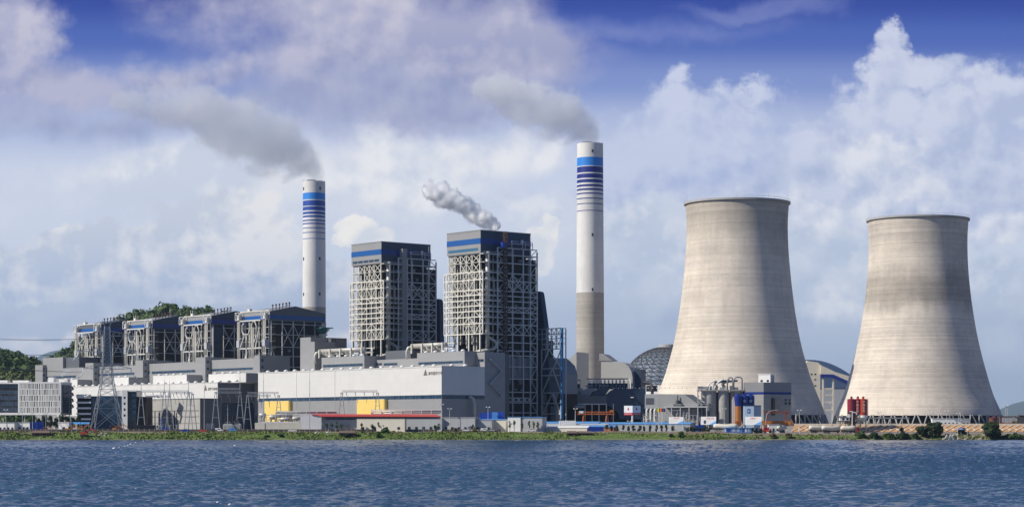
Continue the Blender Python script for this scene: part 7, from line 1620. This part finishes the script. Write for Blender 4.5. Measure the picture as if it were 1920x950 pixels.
# ================================================================ trees and shrubs
def tree(px, D, ytop, wpx, lb, mt, grp=None, trunk=.35, cat='tree', seed=0, ybase=None, dens=1.0, name='tree'):
    x_ = X(px, D); z0 = ground_h(x_, D) if ybase is None else Z(ybase, D); h_ = Z(ytop, D)-z0; w_ = wpx*D/F/2; rn = random.Random(seed or int(px*7))
    o = thing(name, lb, cat, (x_, D, z0-.1), 0, grp); q = MB(); top = h_*.75
    q.tube([(0, 0, -.2), (.1*w_, 0, top*.5), (0, 0, top)], [max(.12, h_*.025), max(.08, h_*.018), .04], 7)
    for k in range(5): a_ = rn.random()*6.28; zb2 = top*(.35+.12*k); q.tube([(0, 0, zb2), (w_*.35*math.cos(a_), w_*.35*math.sin(a_), zb2+h_*.1), (w_*.6*math.cos(a_), w_*.6*math.sin(a_), zb2+h_*.2)], [.1, .07, .03], 5)
    q.build('trunk', bark, o); q = MB(); c0 = h_*trunk; n = int(9*dens)+3; lf = max(.16, min(.42, w_*.12))
    for k in range(n):
        a_ = rn.random()*6.28; rr_ = w_*rn.uniform(.15, .68); zc = c0+(h_-c0)*rn.uniform(.12, .82); sh = 1-.55*abs((zc-c0)/(h_-c0)-.45)
        clump(q, (rr_*sh*math.cos(a_), rr_*sh*math.sin(a_), zc), w_*rn.uniform(.32, .5), int(70*dens), lf, rn, (h_-c0)/(2.2*w_)*1.1 if w_ else 1)
    clump(q, (0, 0, h_-(h_-c0)*.25), w_*.4, int(50*dens), lf, rn, .7)
    q.build('crown', mt, o); return o
tree(1752, 1027, 789, 37, 'large dark round lakeside tree, left of the boulder heap', leaf_dk, 'big lakeside trees', .08, seed=3, dens=2.4)
tree(1730, 1028, 796, 28, 'loose dark lakeside tree joined to the left of the biggest round one', leaf_dk, 'big lakeside trees', .15, seed=4, dens=1.6)
tree(1858, 1026, 791, 44, 'large dark lakeside tree right of the boulder heap', leaf_dk, 'big lakeside trees', .05, seed=5, dens=2.8)
tree(1691, 1030, 797, 11, 'small upright dark tree before the orange bank', leaf_dk, None, .2, seed=6)
tree(1806, 1033, 801, 28, 'low dark bush behind the boulder heap under the umbrella', leaf_dk, None, .1, cat='bush', seed=7, name='bush')
for i, (p_, yt, w_, m_, lb) in enumerate(((1615, 807, 26, leaf_md, 'green bush, leftmost below the tank trailers'), (1640, 810, 22, leaf_dk, 'dark green bush second along the right bank'), (1668, 811, 26, leaf_md, 'green waterside bush below the small upright tree'), (1693, 809, 30, leaf_dk, 'dark waterside bush at the foot of the small upright tree'), (1716, 811, 20, leaf_dk, 'low dark bush left of the big round tree'), (1905, 812, 40, leaf_md, 'bright green bush at the right picture edge'), (1885, 815, 24, leaf_dk, 'dark bush against the right big tree'), (1277, 806.5, 16, leaf_md, 'olive bush on the bank below the first billboard'), (1258, 811, 10, leaf_dk, 'tiny bush on the bank below the round trees'), (1450, 812, 22, leaf_dry, 'dry yellow bush below the gate block'), (1478, 811, 18, leaf_dry, 'dry bush right below the tank trailer end'), (721, 801, 20, leaf_md, 'round green bush on the bank before the cream house'), (708, 807, 16, leaf_md, 'small green bush left of the round green one'), (525, 812, 16, leaf_dk, 'dark bush on the bank before the boundary wall'), (500, 815, 14, leaf_dk, 'low dark bush near the water before the boundary wall'), (650, 812, 20, leaf_dk, 'dark weeds at the shack before the cream house'))):
    tree(p_, 1026 if yt > 803 else 1036, yt, w_, lb, m_, 'bushes on the bank', .02, 'bush', seed=50+i, dens=1.1, name='bush')
for i in range(13):
    p_ = 1138+i*10.2+rnd.uniform(-1.5, 1.5); tree(p_, 1048, 796+rnd.uniform(-2.2, 1.5), rnd.uniform(8, 11), 'round dark tree in the row before the long pale blue roof', leaf_dk, 'row of round trees', .15, seed=80+i, dens=.7)
for i in range(7): tree(1290+i*6.8, 1047, 799+rnd.uniform(-2, 2), 11, 'dark bushy tree in the clump left of the tank trailer', leaf_dk, 'clump of bushy trees', .05, seed=100+i, dens=.7)
for i in range(3): tree(1410+i*8, 1045, 799.5+i, 12, 'dark bushy tree right of the blue shore cabin', leaf_dk, 'trees right of the shore cabin', .03, seed=110+i, dens=.7)
for i in range(9): tree(62+i*10.6, 1076, 777+rnd.uniform(-2.5, 3), 15, 'dark leafy tree in the row under the office block', leaf_dk, 'row of trees under the office block', .2, seed=120+i, dens=.9)
for i, p_ in enumerate((956, 964, 979, 992, 1001, 1008)): tree(p_, 1047, 786.5+rnd.uniform(-1.5, 1.5), 7, 'thin young tree in the row before the white workshop', leaf_md, 'young trees before the workshop', .3, seed=140+i, dens=.5)
for i, (p_, yt) in enumerate(((613, 791), (622, 789.5), (632, 789), (641, 792), (678, 791), (697, 792), (711, 789), (719, 791), (822, 791), (816, 794), (887, 793))): tree(p_, 1044.4, yt, 8, 'slender young tree before the red roofed shed and cream houses', leaf_md, 'young trees before the sheds', .35, seed=160+i, dens=.5)
for i, p_ in enumerate((853.5, 890)): tree(p_, 1042, 800.5, 12, ['brown dome shaped shrub, left of the white cars', 'brown dome shaped shrub between the white cars and the van'][i], leaf_dry, 'brown dome shrubs', .02, 'shrub', seed=190+i, name='shrub')
